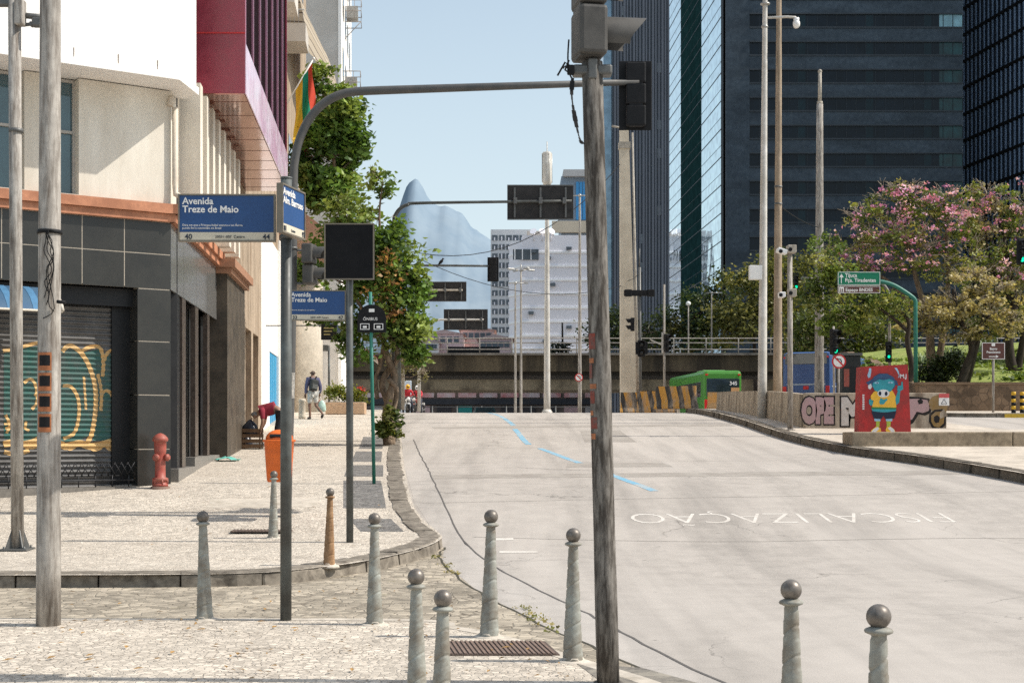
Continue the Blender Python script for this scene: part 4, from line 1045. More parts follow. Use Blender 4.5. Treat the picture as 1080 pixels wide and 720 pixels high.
# ============================================================= trees on the left
M_bark = mat_concrete_stained('bark', (.26,.19,.13), (.08,.058,.04), (6,6,1.5), .4, .65)
M_bark_dk = mat_concrete_stained('bark_dark', (.06,.045,.034), (.028,.02,.015), (6,6,1.5), .4, .65)
M_twig = pm('twigs', (.34,.28,.21), .3, 9, .9)
GREEN1 = [(.045,.095,.018),(.07,.13,.025),(.03,.065,.014),(.10,.15,.03)]
def tree(name, label, base, clusters, n, size, cols, seed, trunks, twigs=0, group=None, cat='tree', bark=None, clumps=14, sig=.3, twig_r=.02, shell=.62, flowers=None, tw_up=.5):
    base = V(base); t = thing(name, label, cat, base, group=group); rng.seed(seed)
    mb = MB(base); tops = []
    for (pts, r0, r1) in trunks:
        p = smooth_line(pts, 5); k = len(p)-1; mb.tube(p, [r0+(r1-r0)*i/k for i in range(k+1)], 9); tops.append((p, r1))
    for c in clusters:
        c0 = V(c[:3]); p, r1 = min(tops, key=lambda q: min((v-c0).length for v in q[0][len(q[0])//2:])); 
        st = min(p[len(p)//2:], key=lambda v: (v-c0).length+max(0,v.z-c0.z)*2)
        if (st-c0).length > .2: 
            q = limb(mb, st, c0, r1*.85, r1*.25, .2)
            for j in range(3):
                e = V((rng.gauss(0,1),rng.gauss(0,1),rng.gauss(.3,.8))).normalized(); limb(mb, q[-2], c0+V((e.x*c[3],e.y*c[4],e.z*c[5]))*.8, r1*.3, r1*.08, .2, 5, 4)
    mb.build('trunk', bark or M_bark, t)
    leaf_cloud('crown', clusters, n, size, cols, seed, t, M_leaf, loc=base, clumps=clumps, sig=sig, shell=shell)
    if twigs:
        tb = MB(base)
        for i in range(twigs):
            c = rng.choice(clusters); e = V((rng.gauss(0,1),rng.gauss(0,1),rng.gauss(tw_up,.8))).normalized(); c0 = V(c[:3])
            a_ = c0+V((e.x*c[3],e.y*c[4],e.z*c[5]))*.35; b_ = c0+V((e.x*c[3],e.y*c[4],e.z*c[5]))*rng.uniform(.95,1.3)
            q = limb(tb, a_, b_, twig_r, twig_r*.4, .25, 4, 4)
            for j in range(2): limb(tb, q[2], q[3]+V((rng.uniform(-1,1),rng.uniform(-1,1),rng.uniform(-.3,1)))*(b_-a_).length*.35, twig_r*.6, twig_r*.3, .25, 4, 3)
        tb.build('twigs', M_twig, t)
    if flowers:
        leaf_cloud('blossom', flowers[0], flowers[1], flowers[2], flowers[3], seed+3, t, M_leaf, loc=base, clumps=flowers[4], sig=flowers[5], shell=.8)
    return t
def CL(x, y, d, rx, ry, k=None, dr=0):          # crown lobe at a spot seen in the photo, radii in metres
    q = P(x,y,d+dr); return (q.x,q.y,q.z,rx,rx*.9 if k is None else k,ry)
# tall broad leaved tree
d = 52; b = V((PX(369,d),d,S(d)))
cl = [CL(340,85,d,.55,.6),CL(352,110,d,.75,.7,None,-.4),CL(335,130,d,.8,.8),CL(362,145,d,.8,.7),CL(345,165,d,.9,.8,None,.4),CL(372,170,d,.55,.6),CL(330,190,d,.7,.7),CL(355,200,d,.9,.65),CL(322,165,d,.6,.8),CL(378,150,d,.35,.4),CL(345,215,d,.7,.4)]
tree('broadleaf_tree', 'tall glossy dark green street tree beside the white tower block', b, cl, 9000, .25, [(.115,.205,.042),(.15,.25,.05),(.07,.13,.03),(.22,.29,.07)], 11, [([b,b+V((-.02,0,3)),b+V((-.1,.1,6)),P(356,200,d),P(347,120,d)],.13,.06)], 0, clumps=9, sig=.28)
# twisted tree at the kerb
d = 37.5; b = V((PX(409,d),d,S(d)))
def tp_(x, y, dd=0): return P(x,y,d+dd)
trk = [([b,tp_(407,440),tp_(412,415),tp_(416,395,.2),tp_(408,375),tp_(404,350),tp_(410,320),tp_(405,270)],.13,.05),
       ([b+V((.08,.1,0)),tp_(413,450,.2),tp_(409,425,.2),tp_(403,405,.3),tp_(410,390,.3),tp_(419,378,.1),tp_(416,360),tp_(404,350),tp_(385,330),tp_(368,300)],.11,.04),
       ([tp_(404,352),tp_(392,352),tp_(380,342),tp_(366,335)],.07,.03),([tp_(410,400),tp_(418,410),tp_(416,428,.1),tp_(411,438)],.07,.06),
       ([tp_(398,420,.2),tp_(396,400,.3),tp_(401,385,.2),tp_(404,365)],.06,.05),([tp_(410,320),tp_(425,300),tp_(432,270)],.05,.02),([tp_(405,280),tp_(400,230),tp_(404,190)],.05,.015)]
cl = [CL(402,195,d,.35,.4),CL(395,240,d,.6,.55),CL(384,275,d,.6,.6),CL(412,270,d,.65,.6),CL(430,285,d,.35,.45),CL(425,320,d,.55,.6),CL(405,310,d,.6,.55),CL(437,345,d,.35,.4),CL(395,345,d,.6,.35),CL(420,355,d,.5,.4),CL(372,315,d,.35,.4),CL(375,345,d,.35,.3),CL(437,300,d,.4,.4),CL(428,345,d,.5,.4),CL(440,375,d,.3,.3),CL(362,350,d,.25,.2),CL(350,250,d,.6,.5,None,.8),CL(335,285,d,.55,.5,None,.8),CL(345,320,d,.6,.5,None,.6),CL(330,330,d,.4,.35,None,.6),CL(365,225,d,.6,.5,None,.8),CL(378,370,d,.45,.35),CL(398,290,d,.6,.6),CL(432,365,d,.4,.3)]
T = tree('twisted_tree', 'twisted trunk street tree at the left kerb with green and reddish leaves', b, cl, 12500, .165, [(.12,.205,.042),(.16,.26,.05),(.25,.31,.08),(.08,.14,.033),(.20,.27,.065)], 21, trk, 26, clumps=9, sig=.3, twig_r=.012)
leaf_cloud('reddish_leaves', [CL(403,300,d,.4,.45,None,-.5),CL(415,285,d,.45,.5,None,-.5),CL(408,325,d,.4,.25,None,-.5)], 300, .13, [(.36,.19,.08),(.40,.24,.09),(.27,.13,.06)], 8, T, M_leaf, loc=b, clumps=8)
leaf_cloud('base_shoots', [CL(412,440,d-.4,.22,.32),CL(405,452,d-.4,.22,.25),CL(418,452,d-.3,.15,.25)], 800, .13, [(.10,.13,.03),(.16,.17,.04),(.06,.09,.02)], 9, T, M_leaf, loc=b, clumps=8)
# bare dry bush further up behind it
d = 66; b = V((PX(420,d),d,S(d)))
tree('dry_bush', 'dry bare twiggy tree behind the twisted one at the road crest', b, [CL(425,375,d,.6,.9),CL(436,350,d,.5,.7),CL(440,385,d,.4,.5),CL(446,395,d,.25,.3)], 900, .14, [(.15,.14,.06),(.2,.17,.08)], 31, [([b,b+V((0,0,1.5)),P(428,375,d)],.09,.03)], 90, clumps=8, twig_r=.016)
# planter with bush
d = 55.; ob = V((PX(365,d),d,S(d))); PL = thing('planter', 'low brick planter on the left pavement beyond the walking man', 'planter', ob)
a = MB(ob); a.rng(ob.x-.75,ob.x+.75,d-.4,d+.4,ob.z,ob.z+.45,.02)
mbr, nt, bb_ = newmat('pale_brick'); br = _n(nt,'ShaderNodeTexBrick'); br.inputs['Scale'].default_value = 5; br.inputs['Color1'].default_value = (.5,.33,.2,1); br.inputs['Color2'].default_value = (.42,.26,.15,1); br.inputs['Mortar'].default_value = (.45,.38,.3,1)
tcx = worldpos(nt,(1,1,1)); rot = _n(nt,'ShaderNodeMapping'); rot.inputs['Rotation'].default_value = (R(90),0,0); nt.links.new(tcx, rot.inputs['Vector']); nt.links.new(rot.outputs[0], br.inputs['Vector']); nt.links.new(br.outputs[0], bb_.inputs['Base Color']); bb_.inputs['Roughness'].default_value = .9
a.build('wall', mbr, PL); a = MB(ob); a.rng(ob.x-.68,ob.x+.68,d-.33,d+.33,ob.z+.451,ob.z+.47); a.build('soil', M_ground, PL)
ob = ob+V((0,0,.47)); BU = thing('bush', 'yellow green leafy bush growing in the brick planter', 'bush', ob)
leaf_cloud('leaves', [(ob.x-.35,d,ob.z+.3,.4,.3,.32),(ob.x+.1,d,ob.z+.3,.35,.3,.3),(ob.x+.5,d,ob.z+.2,.3,.3,.25)], 2200, .10, [(.20,.22,.03),(.28,.28,.04),(.12,.16,.025)], 12, BU, M_leaf, loc=ob)
a = MB(ob); 
for k in range(6): limb(a, ob+V((k*.15-.4,0,-.02)), ob+V((k*.2-.5,rng.uniform(-.2,.2),.35)), .012,.006)
a.build('stem', M_bark, BU)
leaf_cloud('red_flowers', [(ob.x+.6,d-.1,ob.z+.45,.12,.12,.15)], 60, .09, [(.5,.04,.03)], 13, BU, M_leaf, loc=ob, clumps=5)
# stone post near the man
d = 50.5; ob = V((PX(318.5,d),d,S(d))); a = MB(ob); a.lathe([(.13,0),(.125,.1),(.12,.6),(.14,.62),(.135,.68),(.08,.71),(.0,.72)], ob, 12)
tag(a.build('stone_post', M_creamcol, None, ob), 'short stone post beside the walking man', 'post')
# awning pole sign beyond
d = 62; ob = V((PX(347,d),d,S(d))); a = MB(ob); a.tube([ob,P(347,366,d)],.05,8); a.box(P(336,367,d),(.9,.5,.25),None,.02)
tag(a.build('awning_post', M_pole_dark, None, ob), 'slim dark post carrying a small blue canopy beyond the walking man', 'post')
# hanging shop sign
d = 45; ob = P(347,350,d); a = MB(ob); a.box(ob,(.5,.08,.5),None,.01); hs = tag(a.build('hanging_sign', M_sigblack, None, ob), 'small black hanging shop sign between the street signs', 'sign')
a = MB(ob); a.tube([ob+V((-.25,0,.2)),V((FX(d)+.03,d,ob.z+.2))],.02,6); a.build('bracket', M_iron, hs)
a = MB(ob)
for k in range(3): a.rng(ob.x-.16,ob.x+.16-.06*k,d-.047,d-.041,ob.z+.1-.1*k,ob.z+.14-.1*k)
a.build('emblem', pm('gold_print', (.3,.25,.1)), hs)
# flags
def flag(label, x0, y0, x1, y1, d, o, bands, cloth):
    A = spt(d, 0.02, PZ(y0,d)); 
    B = P(x1,y1,d-.1); fl = thing('flag', label, 'flag', A, group='flags on the stone building')
    a = MB(A); a.tube([A,B],.028,8); a.ball(B,.05,8,6); a.build('pole', M_signwhite, fl)
    n = 10; 
    for bi,(c,t0,t1) in enumerate(bands):
        vs = []; m = 8
        for i in range(m+1):
            for k in range(n+1):
                u = t0+(t1-t0)*i/m; v = k/n
                p = A.lerp(B,.45+.5*u)+V((.05*math.sin(v*5+u*4)*v+.12*v*(u-.3),.12*math.sin(v*6+u*9)*(.2+v),-cloth*v*(1-.25*u)))
                vs.append(p)
        a = MB(A); a.add(vs,[(i*(n+1)+k,(i+1)*(n+1)+k,(i+1)*(n+1)+k+1,i*(n+1)+k+1) for i in range(m) for k in range(n)],True); a.build('cloth', c, fl)
FG = pm('flag_green', (.01,.22,.13), .1, 5, .8); FY = pm('flag_yellow', (.72,.42,.03), .1, 5, .8); FR = pm('flag_red', (.55,.06,.03), .1, 5, .8)
flag('yellow green and red flag hanging from a slanted white pole by the maroon bay', 308, 120, 331, 62, 51, 0, [(FY,0,.42),(FG,.42,.75),(FR,.75,1.)], 2.0)
flag('red flag hanging lower from the second slanted white pole', 306, 175, 326, 110, 52.5, 0, [(FG,0,.4),(FR,.4,1.)], 1.6)

# ============================================================= people
SKIN = pm('skin_brown', (.16,.085,.055), .08, 20, .55, .05); SKIN2 = pm('skin_tan', (.27,.15,.10), .08, 20, .55, .05)
HAIRC = pm('hair_dark', (.015,.012,.01), .3, 40, .6, .1)
def hand(vs, fs, w, e, side, s=1.):
    """palm and five fingers added from wrist w along direction e"""
    w, e = V(w), V(e).normalized(); sd_ = e.cross(V((0,1,0))) if abs(e.y) < .8 else e.cross(V((0,0,1))); sd_.normalize(); up = sd_.cross(e)
    m = MB(); m.tube([w-e*.02,w+e*.04,w+e*.085],[.024,.03,.028],8)
    for j,(l,o) in enumerate(((.066,-.024),(.076,-.008),(.07,.008),(.055,.023))):
        b = w+e*.08+sd_*o; m.tube([b-e*.01,b+e*l*.5+up*.004,b+e*l*.8-up*.012,b+e*l-up*.028],[.009,.0085,.008,.006],6)
    b = w+e*.03-sd_*.028; m.tube([b,b+e*.03-sd_*.02-up*.008,b+e*.055-sd_*.022-up*.018],[.011,.010,.007],6)
    k = len(vs); vs += m.v; fs += [tuple(i+k for i in f) for f in m.f]
def person(label, loc, rz, nodes, edges, parts, head, face, handsat, cat='person', skinm=SKIN, hair=None, extra=None):
    t = thing('person', label, cat, loc, rz)
    vs, fs = skin(nodes, edges, 'pelvis')
    for (w,e,sd_) in handsat: hand(vs, fs, w, e, sd_)
    # face: nose, brow, mouth, ears on a head whose centre and facing are given
    h = V(head); f = V(face).normalized(); s_ = f.cross(V((0,0,1))).normalized(); u = s_.cross(f)
    m = MB(); m.tube([h+f*.085+u*.025,h+f*.115-u*.012,h+f*.09-u*.022],[.008,.014,.012],7)
    for q in (-1,1): m.ball(h+s_*q*.093-u*.005,(.018,.022,.032),8,6)
    m.tube([h+f*.088-u*.055-s_*.025,h+f*.097-u*.055,h+f*.088-u*.055+s_*.025],.008,6)
    k = len(vs); vs += m.v; fs += [tuple(i+k for i in q) for q in m.f]
    b = MB(); b.add(vs, fs, True); b.build('body', skinm, t)
    m = MB()
    for q in (-1,1): m.ball(h+f*.09+s_*q*.034+u*.018,.011,8,6)
    m.build('eyes', M_sigblack, t)
    for (nm, nd, ed, root, mt) in parts:
        v2, f2 = skin(nd, ed, root, 2); b = MB(); b.add(v2, f2, True); b.build(nm, mt, t)
    if hair: 
        m = MB(); m.ball(h+V(hair[0]), hair[1], 14, 10); m.build('hair', hair[2], t)
    if extra: extra(t)
    return t
# walking man seen from behind (local +Y is away from the camera)
N = {'pelvis':(0,0,.95,(.13,.10)),'belly':(0,0,1.10,(.14,.10)),'chest':(0,-.01,1.30,(.17,.115)),'neckb':(0,0,1.45,(.10,.08)),'neck':(0,.01,1.52,.055),'head':(0,.02,1.62,.088),'crown':(0,.015,1.70,.07),
 'shL':(-.19,0,1.42,.062),'elL':(-.27,-.03,1.14,.046),'wrL':(-.25,.06,.90,.032),'shR':(.19,0,1.42,.062),'elR':(.27,-.06,1.14,.046),'wrR':(.26,-.02,.90,.032),
 'hipL':(-.10,0,.90,.085),'knL':(-.10,.06,.49,.058),'anL':(-.10,.02,.09,.04),'toeL':(-.10,.15,.04,.035),'hipR':(.10,0,.90,.085),'knR':(.12,.02,.50,.058),'anR':(.22,-.30,.20,.04),'toeR':(.23,-.24,.07,.033)}
E = [('pelvis','belly'),('belly','chest'),('chest','neckb'),('neckb','neck'),('neck','head'),('head','crown'),('neckb','shL'),('shL','elL'),('elL','wrL'),('neckb','shR'),('shR','elR'),('elR','wrR'),('pelvis','hipL'),('hipL','knL'),('knL','anL'),('anL','toeL'),('pelvis','hipR'),('hipR','knR'),('knR','anR'),('anR','toeR')]
def grow(keys, k, over={}): 
    o = {}
    for n in keys:
        x,y,z,r = N[n]; r = r if hasattr(r,'__len__') else (r,r); o[n] = (x,y,z,(r[0]+k,r[1]+k))
    o.update(over); return o
shirt = grow(['pelvis','belly','chest','neckb','shL','elL','wrL','shR','elR','wrR'], .022)
SE = [('pelvis','belly'),('belly','chest'),('chest','neckb'),('neckb','shL'),('shL','elL'),('elL','wrL'),('neckb','shR'),('shR','elR'),('elR','wrR')]
shorts = grow(['pelvis','hipL','hipR'], .035, {'knL':(-.10,.045,.54,(.085,.085)),'knR':(.125,.0,.55,(.085,.085))}); HE = [('pelvis','hipL'),('hipL','knL'),('pelvis','hipR'),('hipR','knR')]
M_shirt = pm('shirt_navy', (.085,.085,.15), .15, 9, .9, .1); M_shorts = pm('shorts_print', (.48,.46,.42), .45, 16, .9, .1)
d = 50.; loc = V((PX(330,d),d,S(d)))
def packs(t):
    m = MB(); m.box((-.06,-.19,1.2),(.30,.15,.40),Matrix.Rotation(.18,3,'Y'),.05); b = m.build('backpack', pm('backpack_black', (.03,.033,.032), .3, 12, .8, .1), t)
    m = MB(); m.tube(smooth_line([(-.02,-.2,1.38),(.10,-.09,1.5),(.13,.12,1.42),(.06,.16,1.2)],4),.02,6); m.tube(smooth_line([(-.18,-.18,1.36),(-.13,-.08,1.49),(-.14,.12,1.4)],4),.02,6); m.build('strap', M_sigblack, b)
    m = MB(); m.box((-.06,-.272,1.14),(.2,.03,.16),Matrix.Rotation(.18,3,'Y'),.012); m.build('pocket', pm('backpack_grey', (.09,.095,.09), .2, 12, .8), b)
    for (a_,b_) in ((N['anL'],N['toeL']),(N['anR'],N['toeR'])):
        q = (V(b_[:3])-V(a_[:3])); m = MB(); p0 = V(a_[:3])+V((0,-.02,-.035)); p1 = V(b_[:3])+V((0,.02,-.015)); m.tube([p0,p0.lerp(p1,.5),p1],[.042,.05,.04],8); m.build('shoe', HAIRC, t)
W = person('bald man walking away in a navy shirt with a backpack and printed shorts', loc, .62, N, E,
   [('shirt',shirt,SE,'pelvis',M_shirt),('shorts',shorts,HE,'pelvis',M_shorts)], (0,.02,1.63), (0,1,0), [((-.25,.06,.90),(0,.25,-1),-1),((.26,-.02,.90),(0.05,.1,-1),1)], hair=((0,-.03,.0),(.080,.075,.075),pm('hair_grey_short', (.09,.06,.045), .3, 40)), extra=packs)
ob = loc+V((.24,.14,.28)); BG = thing('shopping_bag', 'white and green plastic shopping bag hanging from the walking man\'s hand', 'bag', ob)
def bagmesh(w, h, c, seed):
    rr = random.Random(seed); n = 14; vs = []; prof = [(.3,0),(.85,.04),(1.,.2),(.95,.5),(.75,.75),(.45,.92),(.12,1.)]
    for r_,z in prof:
        for k in range(n):
            t = 2*PI*k/n; q = r_*(1+rr.uniform(-.1,.1)); vs.append(V(c)+V((w*q*math.cos(t),w*.55*q*math.sin(t),h*z)))
    m = MB(ob); m.add([v for v in vs],[(i*n+k,i*n+(k+1)%n,(i+1)*n+(k+1)%n,(i+1)*n+k) for i in range(6) for k in range(n)]+[tuple(reversed(range(n)))],True); return m
bagmesh(.15,.42,ob+V((.05,0,-.02)),3).build('bag_body', pm('plastic_mint', (.42,.56,.48), .2, 9, .4, .1), BG)
m = MB(ob); m.tube([ob+V((.05,0,.38)),ob+V((.0,.0,.5)),ob+V((-.03,0,.55))],.012,6); m.build('handle', M_signwhite, BG)
bagmesh(.11,.3,ob+V((-.02,.09,.12)),5).build('red_bag', pm('plastic_pink', (.5,.25,.2), .2, 9, .4, .1), BG)

# man in dark red bent over by the wall (local +X towards the road, he bends to -X)
N2 = {'pelvis':(.22,0,.92,(.12,.12)),'belly':(.08,0,1.02,(.13,.12)),'chest':(-.16,0,1.02,(.125,.16)),'neckb':(-.30,0,.95,(.08,.1)),'neck':(-.37,0,.90,.055),'head':(-.45,0,.84,.088),'crown':(-.52,0,.81,.07),
 'shL':(-.24,-.19,.96,.06),'elL':(-.22,-.22,.68,.045),'wrL':(-.30,-.16,.45,.032),'shR':(-.24,.19,.96,.06),'elR':(-.24,.22,.68,.045),'wrR':(-.33,.16,.47,.032),
 'hipL':(.22,-.1,.86,.085),'knL':(.12,-.11,.47,.06),'anL':(.20,-.11,.09,.042),'toeL':(.06,-.11,.04,.035),'hipR':(.22,.1,.86,.085),'knR':(.16,.11,.47,.06),'anR':(.24,.11,.09,.042),'toeR':(.10,.11,.04,.035)}
def grow2(keys, k, over={}):
    o = {}
    for n in keys:
        x,y,z,r = N2[n]; r = r if hasattr(r,'__len__') else (r,r); o[n] = (x,y,z,(r[0]+k,r[1]+k))
    o.update(over); return o
d = 36.; loc = V((PX(288,d),d,S(d)))
def shoes2(t):
    for s_ in (-.11,.11):
        m = MB(); x = .20 if s_ < 0 else .24; m.tube([(x,s_,.045),(x-.08,s_,.045),(x-.18,s_,.035)],[.045,.05,.038],8); m.build('shoe', M_sigblack, t)
person('man in a dark red shirt bent over by the wall behind the orange bin', loc, 0, N2, E,
   [('shirt',grow2(['belly','chest','neckb','shL','shR'],.022,{'elL':(-.225,-.215,.72,(.06,.06)),'elR':(-.24,.22,.72,(.06,.06))}),[('belly','chest'),('chest','neckb'),('neckb','shL'),('shL','elL'),('neckb','shR'),('shR','elR')],'chest',pm('shirt_red', (.22,.02,.035), .15, 9, .9, .1)),
    ('trousers',grow2(['pelvis','hipL','knL','hipR','knR'],.025,{'anL':(.20,-.11,.12,(.06,.06)),'anR':(.24,.11,.12,(.06,.06))}),[('pelvis','hipL'),('hipL','knL'),('knL','anL'),('pelvis','hipR'),('hipR','knR'),('knR','anR')],'pelvis',pm('trousers_black', (.02,.02,.024), .2, 9, .9, .1))],
   (-.46,0,.835), (-.75,0,-.65), [((-.30,-.16,.45),(-.1,0,-1),-1),((-.33,.16,.47),(-.1,0,-1),1)], hair=((.0,0,.035),(.10,.09,.07),pm('hair_grey', (.22,.21,.2), .3, 40)), extra=shoes2, skinm=SKIN2)
# crate with black bags
d = 36.; ob = V((PX(266,d),d,S(d))); CR = thing('wooden_crate', 'slatted wooden crate on the pavement against the brown stone wall', 'crate', ob)
a = MB(ob)
for z in (.04,.17,.30,.43): 
    for y in (-.2,.2): a.box(ob+V((0,y,z+.03)),(.5,.015,.09))
    for x in (-.24,.24): a.box(ob+V((x,0,z+.03)),(.015,.384,.09))
for x in (-.225,.225):
    for y in (-.18,.18): a.box(ob+V((x,y,.25)),(.03,.03,.5))
a.build('slats', M_wood, CR); a = MB(ob); a.box(ob+V((0,0,.012)),(.45,.36,.012)); a.build('base', M_wood, CR)
for k,(dx,dz,s_) in enumerate(((-.05,.30,.27),(-.28,.0,.25))):
    o2 = ob+V((dx,-.02 if k == 0 else .45,dz)); m = MB(o2); rr = random.Random(k); n = 14; vs = []
    for r_,z in ((.5,0),(.95,.08),(1.,.4),(.8,.8),(.4,1.1),(.1,1.25)):
        for j in range(n): vs.append(o2+V((s_*r_*(1+rr.uniform(-.14,.14))*math.cos(2*PI*j/n)*.8,s_*.6*r_*math.sin(2*PI*j/n),s_*1.3*z+rr.uniform(-.02,.02))))
    m.add(vs,[(i*n+j,i*n+(j+1)%n,(i+1)*n+(j+1)%n,(i+1)*n+j) for i in range(5) for j in range(n)]+[tuple(reversed(range(n)))],True)
    tag(m.build('rubbish_bag', pm('bin_liner', (.02,.024,.035), .3, 20, .3, .2), None, o2), ['black rubbish bag bulging out of the wooden crate','black rubbish bag slumped on the pavement behind the wooden crate'][k], 'bag', 'rubbish bags')

# motorbike riders waiting at the kerb
def motorbike(label, loc, rz, col):
    t = thing('motorbike', label, 'motorbike', loc, rz, 'motorbikes at the kerb')
    for y in (-.65,.65):
        w = MB(); c = V((0,y,.30)); pts = [c+V((0,.27*math.cos(2*PI*k/20),.27*math.sin(2*PI*k/20))) for k in range(21)]; w.tube(pts,.05,8,False); wo = w.build('wheel', M_sigblack, t)
        w = MB(); w.lathe([(.05,-.05),(.05,.05)], c, 10, (1,0,0))
        for k in range(6): w.tube([c,c+V((0,.24*math.cos(k*PI/3),.24*math.sin(k*PI/3)))],.012,5)
        w.build('rim', M_alu, wo)
    m = MB(); m.tube([(0,-.65,.3),(0,-.48,.75),(0,-.42,.98)],.035,8); m.tube([(.07,-.65,.3),(.07,-.46,.8)],.022,6); m.tube([(-.07,-.65,.3),(-.07,-.46,.8)],.022,6); m.tube([(0,-.42,.8),(0,.1,.45),(0,.65,.32)],.04,6); m.tube([(0,-.3,.7),(0,.5,.65)],.04,6); m.box((0,-.02,.38),(.26,.36,.3),None,.05); m.tube([(.14,.0,.28),(.15,.5,.3),(.15,.75,.38)],.04,8); m.build('frame', M_iron, t)
    m = MB(); m.ball((0,-.16,.80),(.15,.26,.13),12,8); m.build('tank', col, t)
    m = MB(); m.box((0,.32,.78),(.24,.62,.10),None,.04); m.build('seat', M_sigblack, t)
    m = MB(); m.tube([(-.36,-.33,1.05),(-.12,-.42,1.0),(.12,-.42,1.0),(.36,-.33,1.05)],.018,6); m.build('handlebar', M_iron, t)
    for x in (-.3,.3):
        m = MB(); m.tube([(x,-.36,1.04),(x*1.1,-.4,1.2)],.009,5); m.box((x*1.12,-.4,1.22),(.11,.02,.07),None,.008); m.build('mirror', M_sigblack, t)
    m = MB(); m.lathe([(.05,0),(.1,.08),(.095,.1),(.0,.11)], (0,-.46,.88), 12, (0,-1,0)); m.build('headlight', M_signwhite, t)
    m = MB(); m.box((0,-.60,.62),(.12,.4,.03),Matrix.Rotation(.2,3,'X'),.01); m.build('mudguard', col, t)
    m = MB(); m.box((0,.78,.66),(.2,.03,.14)); m.build('number_plate', M_signwhite, t)
    return t
def rider(label, loc, rz, helm, jack):
    M_ = {'pelvis':(0,.2,.88,(.13,.11)),'belly':(0,.16,1.02,(.14,.11)),'chest':(0,.08,1.24,(.17,.12)),'neckb':(0,.03,1.38,(.1,.08)),'neck':(0,.01,1.44,.055),'head':(0,-.02,1.55,.088),'crown':(0,-.02,1.62,.07),
     'shL':(-.19,.05,1.34,.06),'elL':(-.30,-.10,1.16,.045),'wrL':(-.32,-.29,1.06,.032),'shR':(.19,.05,1.34,.06),'elR':(.30,-.10,1.16,.045),'wrR':(.32,-.29,1.06,.032),
     'hipL':(-.11,.18,.86,.085),'knL':(-.24,-.16,.66,.06),'anL':(-.26,-.02,.12,.042),'toeL':(-.27,-.13,.05,.035),'hipR':(.11,.18,.86,.085),'knR':(.24,-.16,.66,.06),'anR':(.26,-.02,.12,.042),'toeR':(.27,-.13,.05,.035)}
    def g(keys,k):
        o = {}
        for n in keys:
            x,y,z,r = M_[n]; r = r if hasattr(r,'__len__') else (r,r); o[n] = (x,y,z,(r[0]+k,r[1]+k))
        return o
    def ex(t):
        m = MB(); m.ball((0,-.02,1.57),(.135,.15,.145),16,12); ho = m.build('helmet', helm, t)
        m = MB(); m.ball((0,-.085,1.56),(.105,.095,.06),12,8); m.build('visor', M_sigblack, ho)
        for s_ in (-.265,.265):
            m = MB(); m.tube([(s_,-.0,.05),(s_,-.08,.05),(s_,-.17,.035)],[.045,.05,.04],8); m.build('shoe', M_sigblack, t)
    return person(label, loc, rz, M_, E, [('jacket',g(['pelvis','belly','chest','neckb','shL','elL','wrL','shR','elR','wrR'],.022),SE,'pelvis',jack),
        ('trousers',g(['pelvis','hipL','knL','anL','hipR','knR','anR'],.018),[('pelvis','hipL'),('hipL','knL'),('knL','anL'),('pelvis','hipR'),('hipR','knR'),('knR','anR')],'pelvis',pm('jeans_dark', (.04,.045,.06), .2, 9, .9))],
        (0,-.02,1.55),(0,-1,0),[((-.32,-.29,1.06),(.1,-1,-.1),-1),((.32,-.29,1.06),(-.1,-1,-.1),1)], extra=ex)
HY_ = pm('helmet_yellow', (.75,.38,.02), .05, 8, .3); HW_ = pm('helmet_white', (.75,.75,.75), .05, 8, .3); JR = pm('jacket_red', (.45,.02,.03), .15, 9, .7)
d = 80.; l1 = V((PX(430,d),d,G(d))); motorbike('motorbike carrying the rider in the yellow helmet', l1, .15, M_signwhite); rider('rider with a yellow helmet and red jacket at the road crest', l1, .15, HY_, JR)
l2 = V((PX(440.5,d+1.5),d+1.5,G(d+1.5))); motorbike('motorbike carrying the rider in the white helmet', l2, -.35, M_red); rider('rider with a white helmet and red jacket behind the yellow helmet', l2, -.35, HW_, JR)
# pale kiosk panel behind the riders
d = 88; ob = V((PX(428,d),d,G(d))); a = MB(ob); a.rng(ob.x-.33,ob.x+.33,d,d+.3,ob.z,ob.z+2.3,.03); kp = tag(a.build('info_panel', pm('panel_pale_blue', (.42,.48,.55), .1, 3, .5), None, ob), 'pale blue upright panel behind the motorbike riders', 'panel')
a = MB(ob); a.ball((ob.x,d-.004,ob.z+1.6),(.16,.006,.16),14,8); a.build('emblem', pm('emblem_blue', (.05,.12,.3)), kp)
